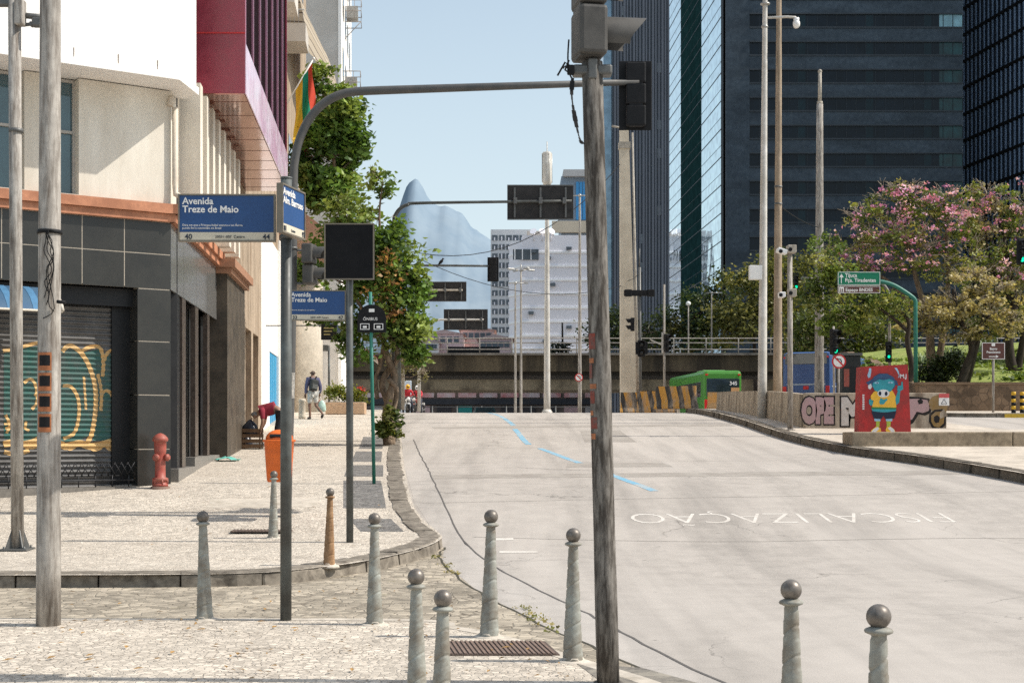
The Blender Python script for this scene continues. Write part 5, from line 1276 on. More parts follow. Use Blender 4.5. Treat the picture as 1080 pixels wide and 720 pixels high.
# ============================================================= gantries and signals of the middle distance
def gantry(label, bx, d, ypole, arm_px, sgn, cat='road sign', name='gantry_sign', r=.09, mat=None, ra=None):
    """pole at pixel column bx, curved arm along arm_px, board seen from behind (x0,y0,x1,y1)"""
    ob = V((PX(bx,d),d,(S(d) if bx < 460 else MDZ(d)))); t = thing(name, label, cat, ob)
    a = MB(ob); pts = [ob,P(bx,ypole,d)]+smooth_line([P(x,y,d) for x,y in arm_px],4); n = len(pts)
    a.tube(pts, [r,r*.85]+[r*.8-(r*.8-r*.5)*i/(n-2) for i in range(n-2)], 10); a.build('pole_and_arm', mat or M_pole_grey, t)
    if sgn:
        x0,y0,x1,y1 = sgn; a = MB(ob); o_ = P(x0,y1,d+.10); w_ = (x1-x0)*d/1500; h_ = (y1-y0)*d/1500
        a.box(o_+V((w_/2,0,h_/2)),(w_,.03,h_),None,.012); b = a.build('board', M_signback, t)
        a = MB(ob)
        for f in (.11,.5,.88): a.bx(o_+V((w_*f-.02,-.06,h_*.06)),(.05,0,0),(0,.05,0),(0,0,h_*.86))
        for (x,z,ww,hh) in ((0,0,w_,.03),(0,h_-.03,w_,.03)): a.bx(o_+V((x,-.03,z)),(ww,0,0),(0,.02,0),(0,0,hh))
        a.build('bracing', M_iron, b)
        zc = PZ(arm_px[-1][1],d)
        for f in (.12,.5,.86):
            a = MB(ob); a.box(V((o_.x+w_*f,d-.0,zc)),(.10,r*2.2,r*2.4),None,.01); a.build('clamp', M_iron, b)
    return t, ob
M_pole_lt = mat_concrete_stained('pole_arm_pale', (.42,.38,.32), (.2,.17,.13), (5,5,5), .5, .72)
gantry('nearest overhead sign board seen from behind on a long arm from the twisted tree', 415.5, 38.9, 240, [(416,229),(421,221),(430,216),(450,214),(603,212)], (535,195,605,232), r=.07, mat=M_pole_dark)
T,ob = gantry('overhead traffic light arm with a bird, crossing above the road behind the trees', 421, 60., 300, [(422,290),(427,282),(440,280),(516,280.5)], None, 'traffic light', 'traffic_light', .085, M_pole_dark)
add_head(T, ob, P(520,296,60.02), PI, 3, .95, None, (.5,1.08))
gantry('middle overhead sign board seen from behind, just under the bird arm', 425, 67., 330, [(426,312),(430,307),(445,306),(488,306)], (447,297,492,318), r=.085, mat=M_pole_lt)
gantry('lowest overhead sign board seen from behind on a bent pale arm', 442, 79., 352, [(442,348),(446,342),(462,337.5),(472,337),(510,337)], (468,326,514.5,348), r=.095, mat=M_pole_white)
# birds
def bird(label, p, s=1.):
    p = V(p); a = MB(p); a.tube([p+V((-.10,0,-.03)),p+V((-.04,0,.05)),p+V((.04,0,.13)),p+V((.075,0,.19))],[.012,.06,.065,.035],10); a.ball(p+V((.085,0,.215)),.04,8,6); a.tube([p+V((.11,0,.215)),p+V((.155,0,.205))],[.014,.003],6); a.tube([p+V((-.08,0,.0)),p+V((-.2,0,-.09))],[.03,.012],6)
    for q in (-.015,.015): a.tube([p+V((.02,q,.09)),p+V((.02,q,-.0))],.006,5)
    return tag(a.build('bird', M_sigblack, None, p), label, 'bird')
bird('dark bird perched on the traffic light arm above the road', P(465,279.4,60)+V((0,0,.04)))
# tall lamp columns in the middle
def column_lamp(label, x, d, r, ytop, kind, ybase=None, mat=M_pole_white, lean=0):
    ob = V((PX(x,d),d,G(d))); t = thing('street_lamp', label, 'street lamp', ob)
    tp = P(x+lean,ytop,d); a = MB(ob); n = 8; a.tube([ob.lerp(tp,i/n) for i in range(n+1)],[r*(1-.45*i/n) for i in range(n+1)],12); a.lathe([(r*1.5,0),(r*1.5,.25),(r*1.05,.4)],ob,12); a.build('pole', mat, t)
    a = MB(ob)
    if kind == 'can':
        a.lathe([(.06,-.5),(.27,-.15),(.29,0),(.29,1.6),(.24,1.68),(.05,1.7),(.03,1.71),(.03,2.3)], tp+V((0,0,.3)), 14); a.build('lamp_housing', mat, t)
        b = MB(ob)
        for k in range(4): b.tube([tp+V((.32*math.cos(k*PI/2+.4),.32*math.sin(k*PI/2+.4),.2)),tp+V((.32*math.cos(k*PI/2+.4),.32*math.sin(k*PI/2+.4),1.9))],.02,5)
        b.build('ribs', M_alu, t)
    elif kind == 'star':
        for k in range(4):
            e = V((math.cos(k*PI/2+.5),math.sin(k*PI/2+.5)*1,0)); a.tube([tp,tp+e*.5+V((0,0,.16))],.035,6); q = tp+e*.85+V((0,0,.12)); a.box(q,(.55,.2,.11),Matrix.Rotation(math.atan2(e.y,e.x),3,'Z'),.03)
        a.tube([tp,tp+V((0,0,.5))],.05,6); a.build('lamp_heads', M_alu, t)
    elif kind == 'arm':
        a.tube([tp+V((-.5,0,.1)),tp+V((.7,0,.1))],.035,6); a.ball(tp+V((0,0,.1)),.12,8,6); a.box(tp+V((.75,0,.1)),(.3,.16,.1),None,.02); a.build('lamp_heads', M_alu, t)
    elif kind == 'ball':
        a.ball(tp+V((0,0,.15)),.2,12,8); a.build('globe', M_signwhite, t)
    return t, ob
column_lamp('tall silver lamp column with a cylindrical head in the middle of the view', 577, 84, .205, 196, 'can', mat=M_pole_white)
T,ob = column_lamp('thin post with lamp arms and a round no turn sign beside the worn pole', 611.5, 90, .13, 208, 'arm', mat=M_pole_grey)
def round_sign(parent, org, c, r, tilt=0):
    c = V(c); a = MB(org); a.lathe([(r,0),(r,.02)],c,24,(0,-1,0)); o = a.build('round_sign', pm('sign_red', (.5,.02,.02), .06, 6, .5), parent)
    a = MB(org); a.lathe([(r*.78,.021),(r*.78,.024)],c,24,(0,-1,0)); f = a.build('white_disc', M_signwhite, o)
    a = MB(org); q = [(.32,-.5),(.32,.1),(.2,.3),(-.15,.3)]; L, Q = ribbon2([V((x*r,z*r,0)) for x,z in q], r*.16)
    for k in range(len(L)-1): a.face([V((c.x+p.x,c.y-.026,c.z+p.y)) for p in (L[k],L[k+1],Q[k+1],Q[k])])
    a.face([V((c.x+x*r,c.y-.026,c.z+z*r)) for x,z in ((-.15,.52),(-.5,.3),(-.15,.06))]); a.build('arrow', M_signink, o)
    a = MB(org); a.face([V((c.x+x*r,c.y-.029,c.z+z*r)) for x,z in ((-.62,.48),(-.48,.62),(.62,-.48),(.48,-.62))]); a.build('red_bar', pm('sign_red', (.5,.02,.02)), o)
round_sign(T, ob, P(610.5,398,89.8), .26)
T,ob = column_lamp('slim lamp post with a four armed head before the white block', 549.5, 104, .11, 286, 'star', mat=M_pole_grey)
column_lamp('slim lamp post standing left of the four armed one', 543.5, 100, .10, 300, 'arm', mat=M_pole_grey)
# cream pylon and the thin rods beside it
d = 76.; ob = V((PX(663,d),d,G(d))); PYL = thing('pylon', 'tall cream tapering pylon behind the worn traffic light pole', 'pylon', ob)
a = MB(ob); b0 = [ob+V((x,y,-.1)) for x,y in ((-.44,-.4),(.44,-.4),(.44,.4),(-.44,.4))]; tq = P(658,132,d); b1 = [tq+V((x,y,0)) for x,y in ((-.23,-.22),(.23,-.22),(.23,.22),(-.23,.22))]; a.hexa(b0,b1); a.build('shaft', pm('pylon_cream', (.74,.65,.51), .08, 3, .7, .05, dirt=(.5,.43,.33), damt=.4, dscale=.6), PYL)
a = MB(ob); q = P(658.5,154,d); a.box(q,(.62,.6,.34)); a.tube([P(655,132,d),P(655,118,d)],.03,6); a.tube([q+V((-.2,-.3,.9)),q+V((-.7,-.3,1.0))],.05,6); a.build('collar', M_pole_lt, PYL)
d = 74.5; ob = V((PX(673,d),d,G(d))); RD = thing('cable_pole', 'thin pale rod pole leaning beside the cream pylon', 'pole', ob); a = MB(ob); a.tube([ob,P(667,140,d)],[.09,.05],8); a.build('shaft', M_pole_lt, RD); a = MB(ob); a.lathe([(.2,-.05),(.2,.05),(.11,.09)],ob,12); a.build('base', M_iron, RD)
# signal pole by the barriers
d = 73.; ob = V((PX(675.5,d),d,G(d)+.1)); T = thing('traffic_light', 'dark signal pole with a horizontal bar and clustered black heads by the cream pylon', 'traffic light', ob)
a = MB(ob); a.tube([ob,P(674.5,282,d)],.075,10); a.tube([P(674.5,282,d),P(674.5,262,d)],.03,6); a.build('pole', M_iron, T)
a = MB(ob); q = P(674,309,d-.1); a.box(q,(1.55,.16,.30),None,.03); a.box(q+V((-.55,-.02,0)),(.36,.2,.36),None,.03); a.box(q+V((.6,-.02,0)),(.36,.2,.36),None,.03); a.build('signal_bar', M_sigblack, T)
add_head(T, ob, P(667,349,d-.05), R(-90), 2, 1.0); add_head(T, ob, P(676.5,376,d-.12), R(0), 2, 1.25, None, (.5,.5)); 
d = 76.5; ob = V((PX(700.5,d),d,G(d)+.1)); T = thing('traffic_light', 'slim pale signal pole with one black head behind the striped barriers', 'traffic light', ob)
a = MB(ob); a.tube([ob,P(700.5,300,d)],.06,10); a.build('pole', M_pole_grey, T); add_head(T, ob, P(703,371,d-.1), R(40), 3, .95, None, None)
a = MB(ob); a.bx(P(685,357,d),(.65,0,-.28),(0,.04,0),(.1,0,-.12)); a.bx(P(698,372,d-.05),(.1,0,0),(0,.1,0),(0,0,1.1)); a.build('bracket', M_pole_white, T)
for (x,d,yt,lab) in ((726,118,322,'small globe lamp on a slim pole above the overpass railing'),(750.5,120,310,'slim grey lamp pole right of the globe lamp above the overpass')):
    column_lamp(lab, x, d, .09, yt, 'ball' if x < 740 else 'arm', mat=M_pole_grey)

# ============================================================= jersey barriers and concrete walls
M_bar = None
def barrier_mesh():
    mbar, nt, b = newmat('barrier_striped'); tc = _n(nt,'ShaderNodeTexCoord'); sp = _n(nt,'ShaderNodeSeparateXYZ'); nt.links.new(tc.outputs['Object'], sp.inputs[0])
    ad = _n(nt,'ShaderNodeMath',operation='MULTIPLY_ADD'); nt.links.new(sp.outputs[2], ad.inputs[0]); ad.inputs[1].default_value = .30; nt.links.new(sp.outputs[0], ad.inputs[2])
    md = _n(nt,'ShaderNodeMath',operation='FRACT'); ml = _n(nt,'ShaderNodeMath',operation='MULTIPLY'); ml.inputs[1].default_value = 1.65; nt.links.new(ad.outputs[0], ml.inputs[0]); nt.links.new(ml.outputs[0], md.inputs[0])
    c = ramp(nt, md.outputs[0], [(.0,(.56,.27,.045)),(.55,(.56,.29,.06)),(.57,(.05,.045,.04)),(1,(.05,.045,.04))]); v = worldpos(nt,(1,1,.25)); f = noise(nt,v,2.2,6,.75)
    c = mix(nt, ramp(nt,f,[(.46,0),(.64,.95)]), c, (.34,.28,.22)); nt.links.new(c,b.inputs['Base Color']); b.inputs['Roughness'].default_value = .85
    a = MB(); L = 1.05; pr = [(-.30,0),(-.30,.10),(-.14,.36),(-.095,1.0),(.095,1.0),(.14,.36),(.30,.10),(.30,0)]; n = len(pr)
    a.add([(x,y,z) for x in (-L,L) for y,z in pr],[(i,(i+1)%n,n+(i+1)%n,n+i) for i in range(n)]+[tuple(reversed(range(n))),tuple(n+i for i in range(n))]); m = a.mesh('concrete_block'); m.materials.append(mbar); return m
bmsh = barrier_mesh(); mo = pm('barrier_orange', (.58,.28,.06), .15, 4, .85, .1, dirt=(.40,.30,.2), damt=.6, dscale=1.5); bms2 = bmsh.copy(); bms2.materials.clear(); bms2.materials.append(mo)
for i,(x,d,rz,m_,lab) in enumerate(((676,73.8,-.2,bmsh,'leftmost yellow and black striped barrier at the foot of the cream pylon'),(694,71.3,-.35,bmsh,'second yellow and black striped barrier from the pylon'),(713,69.0,-.55,bmsh,'nearest striped barrier, at the tip of the median'),
     (758,66.5,.1,bms2,'left orange barrier before the green bus'),(776,67.2,.05,bms2,'middle orange barrier before the green bus'),(799,67.8,.05,bms2,'right orange barrier between the bus and the tall poles'))):
    z = (MDZ(d)-.0 if x < 720 else MDZ(d)); o = bpy.data.objects.new('traffic_barrier', m_); COL.objects.link(o); o.location = (PX(x,d),d,G(d)+(.0 if x < 700 else .2)-.01); o.rotation_euler = (0,0,rz); o.scale = (1,1,1.10) if x < 720 else (.48,1,.78)
    tag(o, lab, 'barrier', 'concrete traffic barriers')
M_wallc = mat_concrete_stained('barrier_wall', (.46,.39,.30), (.17,.13,.095), (1.6,1.6,.25), .46, .66)
GW = V((11.3,44.2,MDZ(44.2))); W_ = thing('concrete_wall', 'long low concrete wall with pink bubble graffiti behind the red block', 'wall', GW)
xs = [9.1,11.2,13.52]
for i in range(2):
    a = MB(GW); a.rng(xs[i]+.012,xs[i+1]-.012,44.2,44.55,MDZ(44)-.1,3.05+.0*i,.02); a.build('wall_block', M_wallc, W_)
SW = V((8.9,52,MDZ(52))); W2 = thing('concrete_wall', 'plain stained concrete block wall running up the median beside the tall poles', 'wall', SW)
wh = lambda y: 1.04-.019*(y-44.6)
n = 5; pts = [(9.05,44.6),(8.98,47.6),(8.9,50.6),(8.8,53.8),(8.72,57.2),(8.66,60.4)]
for i in range(n):
    (x0,y0),(x1,y1) = pts[i],pts[i+1]; a = MB(SW); y0 += .012; y1 -= .012
    h0, h1 = MDZ(y0), MDZ(y1); a.hexa([(x0,y0,h0-.1),(x0+.35,y0,h0-.1),(x1+.35,y1,h1-.1),(x1,y1,h1-.1)],[(x0+.05,y0,h0+wh(y0)),(x0+.3,y0,h0+wh(y0)),(x1+.3,y1,h1+wh(y1)),(x1+.05,y1,h1+wh(y1))]); a.build('wall_block', M_wallc, W2)
# graffiti on the wall, flat paint on its face
yf = 44.2
def wpt(x, y, q): p = hit(x, y, (0,yf,0), (0,-1,0)); return V((p.x, yf-q, p.z))
M_gpink = mat_worn('spray_pink', (.42,.28,.29), (.34,.27,.23), .42, .7, 6); M_gwhite = mat_worn('spray_white', (.56,.53,.5), (.38,.33,.27), .42, .7, 6); M_gblack = mat_worn('spray_black', (.022,.02,.02), (.17,.14,.11), .50, .78, 8); M_gochre = mat_worn('spray_ochre', (.26,.165,.06), (.3,.24,.17), .46, .75, 6)
def bubble(txt, x0, x1, y0, y1, fill, order):
    for (mt, off, q, nm) in ((M_gblack,.13,.004,'graffiti_outline'),(fill,.08,.008,'graffiti_fill')):
        t = MB(GW); t.text(txt, 1.0, (0,yf,0), (1,0,0), (0,0,1), off=off, depth=0, lift=q, spacing=.92)
        X_ = [v.x for v in t.v]; Z_ = [v.z for v in t.v]; g = 0 if fill is not mt else (x1-x0)*.02
        A, B_ = wpt(x0,y1,q), wpt(x1,y0,q); gx = .0 if mt is M_gblack else .05
        for v in t.v:
            v.x = A.x-GW.x+gx+(v.x-min(X_))/(max(X_)-min(X_))*(B_.x-A.x-2*gx); v.z = A.z-GW.z+gx+(v.z-min(Z_))/(max(Z_)-min(Z_))*(B_.z-A.z-2*gx); v.y = -q-order*.0008
        o = t.build(nm, mt, W_)
bubble('OPE', 843.5, 881, 416.5, 449, M_gpink, 0); bubble('M', 885.5, 913, 417, 450.5, M_gwhite, 1)
def gpoly(px, mt, q, nm='graffiti_fill'):
    t = MB(GW); t.face([wpt(x,y,q) for x,y in px]); t.build(nm, mt, W_)
def Z3(l): return [(880+x/7.2, 370+y/7.2) for x,y in l]
gpoly(Z3([(560,345),(640,350),(720,360),(745,420),(730,470),(690,490),(640,480),(600,545),(575,560),(560,500)]), M_gblack, .004)
gpoly(Z3([(560,365),(630,362),(705,372),(725,420),(715,455),(670,470),(625,460),(590,520),(570,525)]), M_gpink, .006)
gpoly(Z3([(630,375),(655,362),(675,380),(668,400),(640,403)]), M_gblack, .008)
gpoly(Z3([(715,385),(745,345),(800,330),(850,345),(860,430),(845,470),(760,470),(720,430)]), M_gochre, .006)
gpoly(Z3([(720,480),(760,445),(820,440),(850,480),(845,560),(800,600),(745,590),(718,540)]), M_gblack, .008)
gpoly(Z3([(735,490),(765,462),(812,458),(835,488),(830,548),(795,580),(755,572),(735,535)]), M_gochre, .010)
gpoly(Z3([(755,500),(780,485),(800,505),(795,540),(770,548),(755,530)]), M_gblack, .012)
gpoly(Z3([(800,470),(830,440),(860,490),(800,515)]), M_wallc, .013)
a = MB(GW); A = wpt(990,427.5,.016); a.bx(A,(.32,0,0),(0,-.008,0),(0,0,.37)); nt_ = a.build('notice', M_signwhite, W_)
a = MB(GW); a.bx(A+V((0,-.012,.24)),(.32,0,0),(0,.002,0),(0,0,.13)); a.build('notice_band', pm('notice_red', (.55,.1,.1)), nt_)
a = MB(GW); 
for p0,p1 in (((.07,.05),(.25,.05)),((.25,.05),(.16,.2)),((.16,.2),(.07,.05))): a.tube([A+V((p0[0],-.012,p0[1])),A+V((p1[0],-.012,p1[1]))],.008,4)
a.build('warning_triangle', M_signink, nt_)
# red mural block
d = 41.2; zb = MDZ(d); xl, xr = PX(905.5,d), PX(961,d); zt = PZ(386,d); MO = V(((xl+xr)/2,d,zb)); MU = thing('mural_block', 'red concrete block painted with a blue horned animal in a yellow shirt', 'block', MO)
xl2, xr2 = PX(908,d), PX(957.5,d); dz = .55; ins = .0
a = MB(MO); a.hexa([(xl,d,zb-.05),(xr,d,zb-.05),(xr,d+dz,zb-.05),(xl,d+dz,zb-.05)],[(xl2,d,zt-.02),(xr2,d,zt+.05),(xr2,d+dz,zt+.05),(xl2,d+dz,zt-.02)])
a.build('block', pm('mural_red', (.42,.028,.028), .25, 7, .8, .15, dirt=(.26,.035,.032), damt=.6, dscale=2.5), MU)
def mpt(x, y, q): p = hit(880+x/7.2, 370+y/7.2, (0,d,0), (0,-1,0)); return V((p.x,d-q,p.z))
MC = {'teal':pm('mural_teal', (.035,.27,.32), .12, 8, .8, .1),'blue':pm('mural_dark_blue', (.03,.075,.16), .2, 8, .8, .1),'yellow':pm('mural_yellow', (.70,.40,.045), .1, 8, .8, .1),'navy':pm('mural_navy', (.012,.018,.04), .2, 8, .8),'white':pm('mural_white', (.62,.62,.62), .08, 8, .8),'green':pm('mural_green', (.03,.16,.05), .1, 8, .8),'ltb':pm('mural_light_blue', (.28,.46,.6), .1, 8, .8),'black':M_gblack,'pale':pm('mural_sock', (.35,.42,.06), .1, 8, .8)}
_q = [0.003]
def mp(nm, mt, *polys):
    t = MB(MO)
    for pgn in polys: _q[0] += .0007; t.face([mpt(x,y,_q[0]) for x,y in pgn])
    t.build(nm, MC[mt], MU)
def oval(cx, cy, rx, ry, n=20): return [(cx+rx*math.cos(2*PI*k/n), cy+ry*math.sin(2*PI*k/n)) for k in range(n)]
mp('horns','ltb',[(250,185),(262,150),(262,132),(280,130),(280,158),(272,200),(258,205)],[(490,185),(472,150),(455,128),(474,128),(490,158),(496,195),(482,205)])
mp('ears','blue',[(240,240),(285,215),(290,245),(262,265)],[(440,215),(475,225),(485,262),(452,255)]); mp('ears','white',[(255,262),(280,245),(288,270),(272,292),(258,285)])
mp('legs','pale',[(315,525),(345,525),(340,585),(318,585)],[(395,525),(430,525),(422,585),(398,585)])
mp('socks','ltb',[(300,505),(350,505),(350,532),(305,532)],[(388,505),(440,505),(438,532),(392,532)])
mp('shoes','yellow',[(275,625),(280,600),(320,570),(350,585),(355,612),(335,628)],[(388,600),(395,578),(420,568),(455,595),(468,625),(400,620)])
mp('shoes','white',[(280,612),(300,590),(330,575),(340,590),(315,615),(290,622)],[(405,585),(425,575),(450,592),(460,618),(430,612)])
mp('arms','teal',[(262,370),(290,355),(295,400),(350,392),(352,415),(275,415),(262,400)],[(462,365),(485,290),(500,300),(492,390),(470,410)])
mp('hands','teal',[(475,300),(480,265),(505,262),(508,235),(518,232),(520,268),(522,290),(505,302),(488,305)])
mp('shirt','yellow',[(275,340),(300,308),(335,300),(440,300),(465,345),(462,370),(470,420),(465,435),(285,430),(290,405),(298,375),(278,370)])
mp('belly','green',[(280,425),(470,430),(470,445),(280,440)]); mp('belly','teal',[(280,440),(470,443),(462,460),(375,466),(290,458)])
mp('shorts','navy',[(278,455),(375,468),(470,455),(455,512),(385,516),(372,490),(356,516),(298,512)])
mp('hands','teal',[(340,385),(350,355),(372,368),(400,360),(402,372),(385,388),(375,405),(345,405)])
mp('head','blue',[(278,230),(300,195),(340,172),(400,172),(450,200),(470,240),(455,280),(440,292),(300,292),(282,262)])
mp('head','teal',[(292,240),(340,215),(375,222),(415,212),(452,228),(456,262),(430,305),(395,318),(340,315),(305,300),(288,262)])
mp('muzzle','white',oval(372,322,46,30)); mp('nostrils','navy',oval(345,322,11,17,12),oval(392,324,11,17,12))
mp('eyes','ltb',oval(320,242,18,7,12),oval(425,240,20,7,12)); mp('eyes','navy',oval(324,243,5,4,8),oval(422,241,5,4,8)); mp('hair','blue',[(285,235),(320,185),(380,172),(430,188),(455,215),(400,210),(360,205),(330,215)])
t = MB(MO); t.text('M.J', .16, mpt(497,205,.004), (1,0,0),(0,0,1), off=.004, lift=.001); t.build('lettering', MC['white'], MU)
t = MB(MO)
for k in range(7): t.face([mpt(x,y,.004) for x,y in ((213,330+k*17),(228,330+k*17),(228,341+k*17),(213,343+k*17))])
t.build('side_lettering', MC['white'], MU)
# long low stone slab before it
d = 36.2; zb = MDZ(d); xl = 8.66; a = MB((xl,d,zb)); x = xl
SLB = thing('stone_slab', 'long low rough granite slab on the median in front of the red block', 'slab', (xl,d,zb))
for L in (4.1,3.2,3.4): a = MB((xl,d,zb)); a.rng(x,x+L-.015,d,d+1.1,zb-.1,zb+.37,.03); a.build('slab_block', mat_concrete_stained('slab_granite', (.36,.285,.20), (.17,.13,.09), (3,3,3), .46, .7), SLB); x += L

# ============================================================= signs and poles of the right side
d = 62.; ob = V((PX(966,d),d,MDZ(d))); GS = thing('direction_sign', 'green direction sign with a brown panel below on a curved green pole', 'direction sign', ob)
a = MB(ob); a.tube([ob,P(965.5,330,d)]+smooth_line([P(x,y,d) for x,y in ((965.5,318),(962,313),(945,302),(932,297.5),(918,296)) ],4)+[P(890,296,d)],[.12,.1]+[.085]*17+[.07],12) if False else a.tube([ob,P(965.5,330,d)]+smooth_line([P(x,y,d) for x,y in ((965.5,318),(962,313),(945,302),(932,297.5),(918,296))],4)+[P(890,296,d)],.09,12); a.build('pole_and_arm', M_pole_green, GS)
def panel(parent, org, x0, y0, x1, y1, d, mt, name, edge=M_signwhite):
    o_ = P(x0,y1,d); w_ = (x1-x0)*d/1500; h_ = (y1-y0)*d/1500; a = MB(org); a.bx(o_,(w_,0,0),(0,.03,0),(0,0,h_)); b = a.build(name, mt, parent)
    a = MB(org); e = .022
    for (x,z,ww,hh) in ((.01,.01,w_-.02,e),(.01,h_-.01-e,w_-.02,e),(.01,.01+e,e,h_-.02-2*e),(w_-.01-e,.01+e,e,h_-.02-2*e)): a.bx(o_+V((x,-.006,z)),(ww,0,0),(0,.004,0),(0,0,hh))
    a.build('border', edge, b); return b, o_, w_, h_
b,o_,w_,h_ = panel(GS, ob, 883.5,286.5,928.5,300.8, d-.12, pm('sign_green', (.0,.17,.085), .06, 4, .5), 'green_panel')
t = MB(ob); t.text('Tijuca\nPça. Tiradentes', h_*.40, o_+V((w_*.17,-.004,h_*.60)), (1,0,0),(0,0,1), off=.004, lift=.003, lead=.9, sx=.92); t.bx(o_+V((w_*.075,-.009,h_*.15)),(.035,0,0),(0,.004,0),(0,0,h_*.5)); t.face([o_+V((w_*.035,-.008,h_*.58)),o_+V((w_*.14,-.008,h_*.58)),o_+V((w_*.0875,-.008,h_*.85))]); t.build('lettering', M_signwhite, b)
b,o_,w_,h_ = panel(GS, ob, 883.5,301.4,928.5,309.2, d-.12, pm('sign_brown', (.10,.035,.025), .1, 4, .5), 'brown_panel')
t = MB(ob); t.text('Espaço BNDES', h_*.62, o_+V((w_*.18,-.004,h_*.26)), (1,0,0),(0,0,1), off=.004, lift=.003, sx=.97); t.bx(o_+V((w_*.035,-.008,h_*.16)),(w_*.11,0,0),(0,.004,0),(0,0,h_*.68)); t.build('lettering', M_signwhite, b)
t = MB(ob); t.bx(o_+V((w_*.06,-.014,h_*.18)),(w_*.02,0,0),(0,.004,0),(0,0,h_*.45)); t.bx(o_+V((w_*.10,-.014,h_*.18)),(w_*.02,0,0),(0,.004,0),(0,0,h_*.45)); t.build('pictogram', pm('sign_brown'if False else 'picto_brown', (.10,.035,.025)), b)
# grey arched pole carrying green signals
d = 64.; ob = V((PX(938.5,d),d,MDZ(d))); T = thing('traffic_light', 'grey arched signal pole with green lit lamps on both ends by the direction sign', 'traffic light', ob)
a = MB(ob); a.tube([ob,P(938,325,d)]+smooth_line([P(x,y,d) for x,y in ((938,314),(936,306),(930,299),(920,296.5),(900,295.5),(845,293.5))],4),.065,10); a.build('pole_and_arm', M_pole_grey, T)
add_head(T, ob, P(839.5,305,d-.1), R(0), 3, .60, 0, None); add_head(T, ob, P(937,378.5,d-.2), R(0), 3, .62, 0, (.46,1.5), name='signal_head')
d = 58.; ob = V((PX(880,d),d,MDZ(d))); T = thing('traffic_light', 'black signal head glowing green above the round no turn sign', 'traffic light', ob)
a = MB(ob); a.tube([ob,P(879,344,d)],.05,10); a.build('pole', M_pole_grey, T); add_head(T, ob, P(879.5,374,d-.12), R(35), 3, 1.02, 0, None)
d = 47.; ob = V((PX(884.5,d),d,MDZ(d))); T = thing('road_sign', 'round red and white no left turn sign on a thin pole behind the wall', 'road sign', ob); a = MB(ob); a.tube([ob,P(884.5,375,d)],.033,10); a.build('pole', M_pole_grey, T); round_sign(T, ob, P(884.7,381,d-.05), .235)
d = 55.; ob = V((24.0,d+1.5,S(d))); T = thing('traffic_light', 'green lit signal head hanging at the right edge in front of the pink tree', 'traffic light', ob)
a = MB(ob); zc = PZ(252,d); a.tube([ob,V((24,d+1,zc-.6)),V((23.6,d+.8,zc+.3)),V((22.5,d+.2,zc+.65)),V((20.6,d,zc+.6)),V((19.8,d,zc+.55))],.07,10); a.build('pole_and_arm', M_pole_grey, T); add_head(T, ob, P(1077,278,d-.1), R(10), 3, .92, 0, (.5,1.1))
# tall poles on the median
def mast(label, x0, x1, d, r0, r1, ytop, mat, name='utility_pole', cat='pole'):
    ob = V((PX(x0,d),d,MDZ(d))); t = thing(name, label, cat, ob); tp = V((PX(x1,d),d,PZ(ytop,d))); a = MB(ob); a.tube([ob.lerp(tp,i/10) for i in range(11)],[r0+(r1-r0)*i/10 for i in range(11)],14); a.build('shaft', mat, t); return t, ob, d
T,ob,d = mast('tall pale surveillance pole with a dome camera arm near its top', 803.8, 807.2, 50., .165, .075, -40, M_pole_white, 'camera_pole', 'pole')
a = MB(ob); a.tube([P(807,19,d),P(830,18,d),P(839,18.5,d),P(840,22,d)],.045,8); a.build('arm', M_pole_white, T)
a = MB(ob); a.ball(P(840,25.5,d),(.13,.13,.16),12,8); a.lathe([(.1,0),(.1,.16)],P(840,24,d),10); a.build('dome_camera', M_signwhite, T)
a = MB(ob); a.lathe([(.1,0),(.17,.03),(.17,.07),(.1,.1)],P(807,6,d),12); a.lathe([(.09,0),(.12,.03),(.12,.08),(.09,.1)],P(806.5,30,d),12); a.build('collar', M_alu, T)
a = MB(ob); a.box(P(797,287.5,d),(.46,.25,.5),None,.02); a.build('control_box', M_signwhite, T)
T,ob,d = mast('brown concrete pole standing right beside the pale surveillance pole', 820, 821.8, 53., .17, .085, -60, M_pole_conc)
a = MB(ob); 
for y in (197,215,330): ring_clamp(a, P(820.8,y,d), .13, .06); a.tube([P(818,y,d-.1),P(825,y,d-.1)],.025,5)
a.build('bands', M_iron, T)
T,ob,d = mast('grey tapered steel mast ending in a thin tube left of the pink tree', 864, 864.6, 66., .225, .15, 110, M_pole_grey, 'mast', 'mast')
a = MB(ob); a.tube([P(864.6,110,d),P(864.8,76,d)],[.09,.08],10); ring_clamp(a,P(864.6,109,d),.12,.15); a.ball(P(864.8,75.5,d),.1,8,6); a.build('tip_tube', M_pole_lt, T)
d = 43.4; ob = V((PX(833.5,d),d,MDZ(d))); T = thing('camera_pole', 'short metal pole with traffic cameras in front of the graffiti wall', 'pole', ob)
a = MB(ob); a.tube([ob,P(833,262,d)],[.085,.075],12); a.lathe([(.16,0),(.16,.02),(.09,.03)],ob,12); a.build('shaft', M_pole_grey, T)
for (x,y,w_,h_,rz) in ((834.5,263,.26,.24,0),(824.5,265,.30,.14,.3),(835,309,.24,.24,0),(824.5,311,.18,.16,0)):
    a = MB(ob); a.box(P(x,y,d-.1),(w_,.34,h_),Matrix.Rotation(rz,3,'Y'),.02); c_ = a.build('camera', M_pole_lt if x > 830 else M_signwhite, T)
    a = MB(ob); a.lathe([(.06,0),(.06,.02)],P(x-1,y,d-.275),10,(0,-1,0)); a.build('camera_lens', M_sigblack, c_)
a = MB(ob); a.tube([P(833,264,d),P(824,266,d)],.025,6); a.tube([P(833,311,d),P(824,312,d)],.025,6); a.build('bracket', M_iron, T)
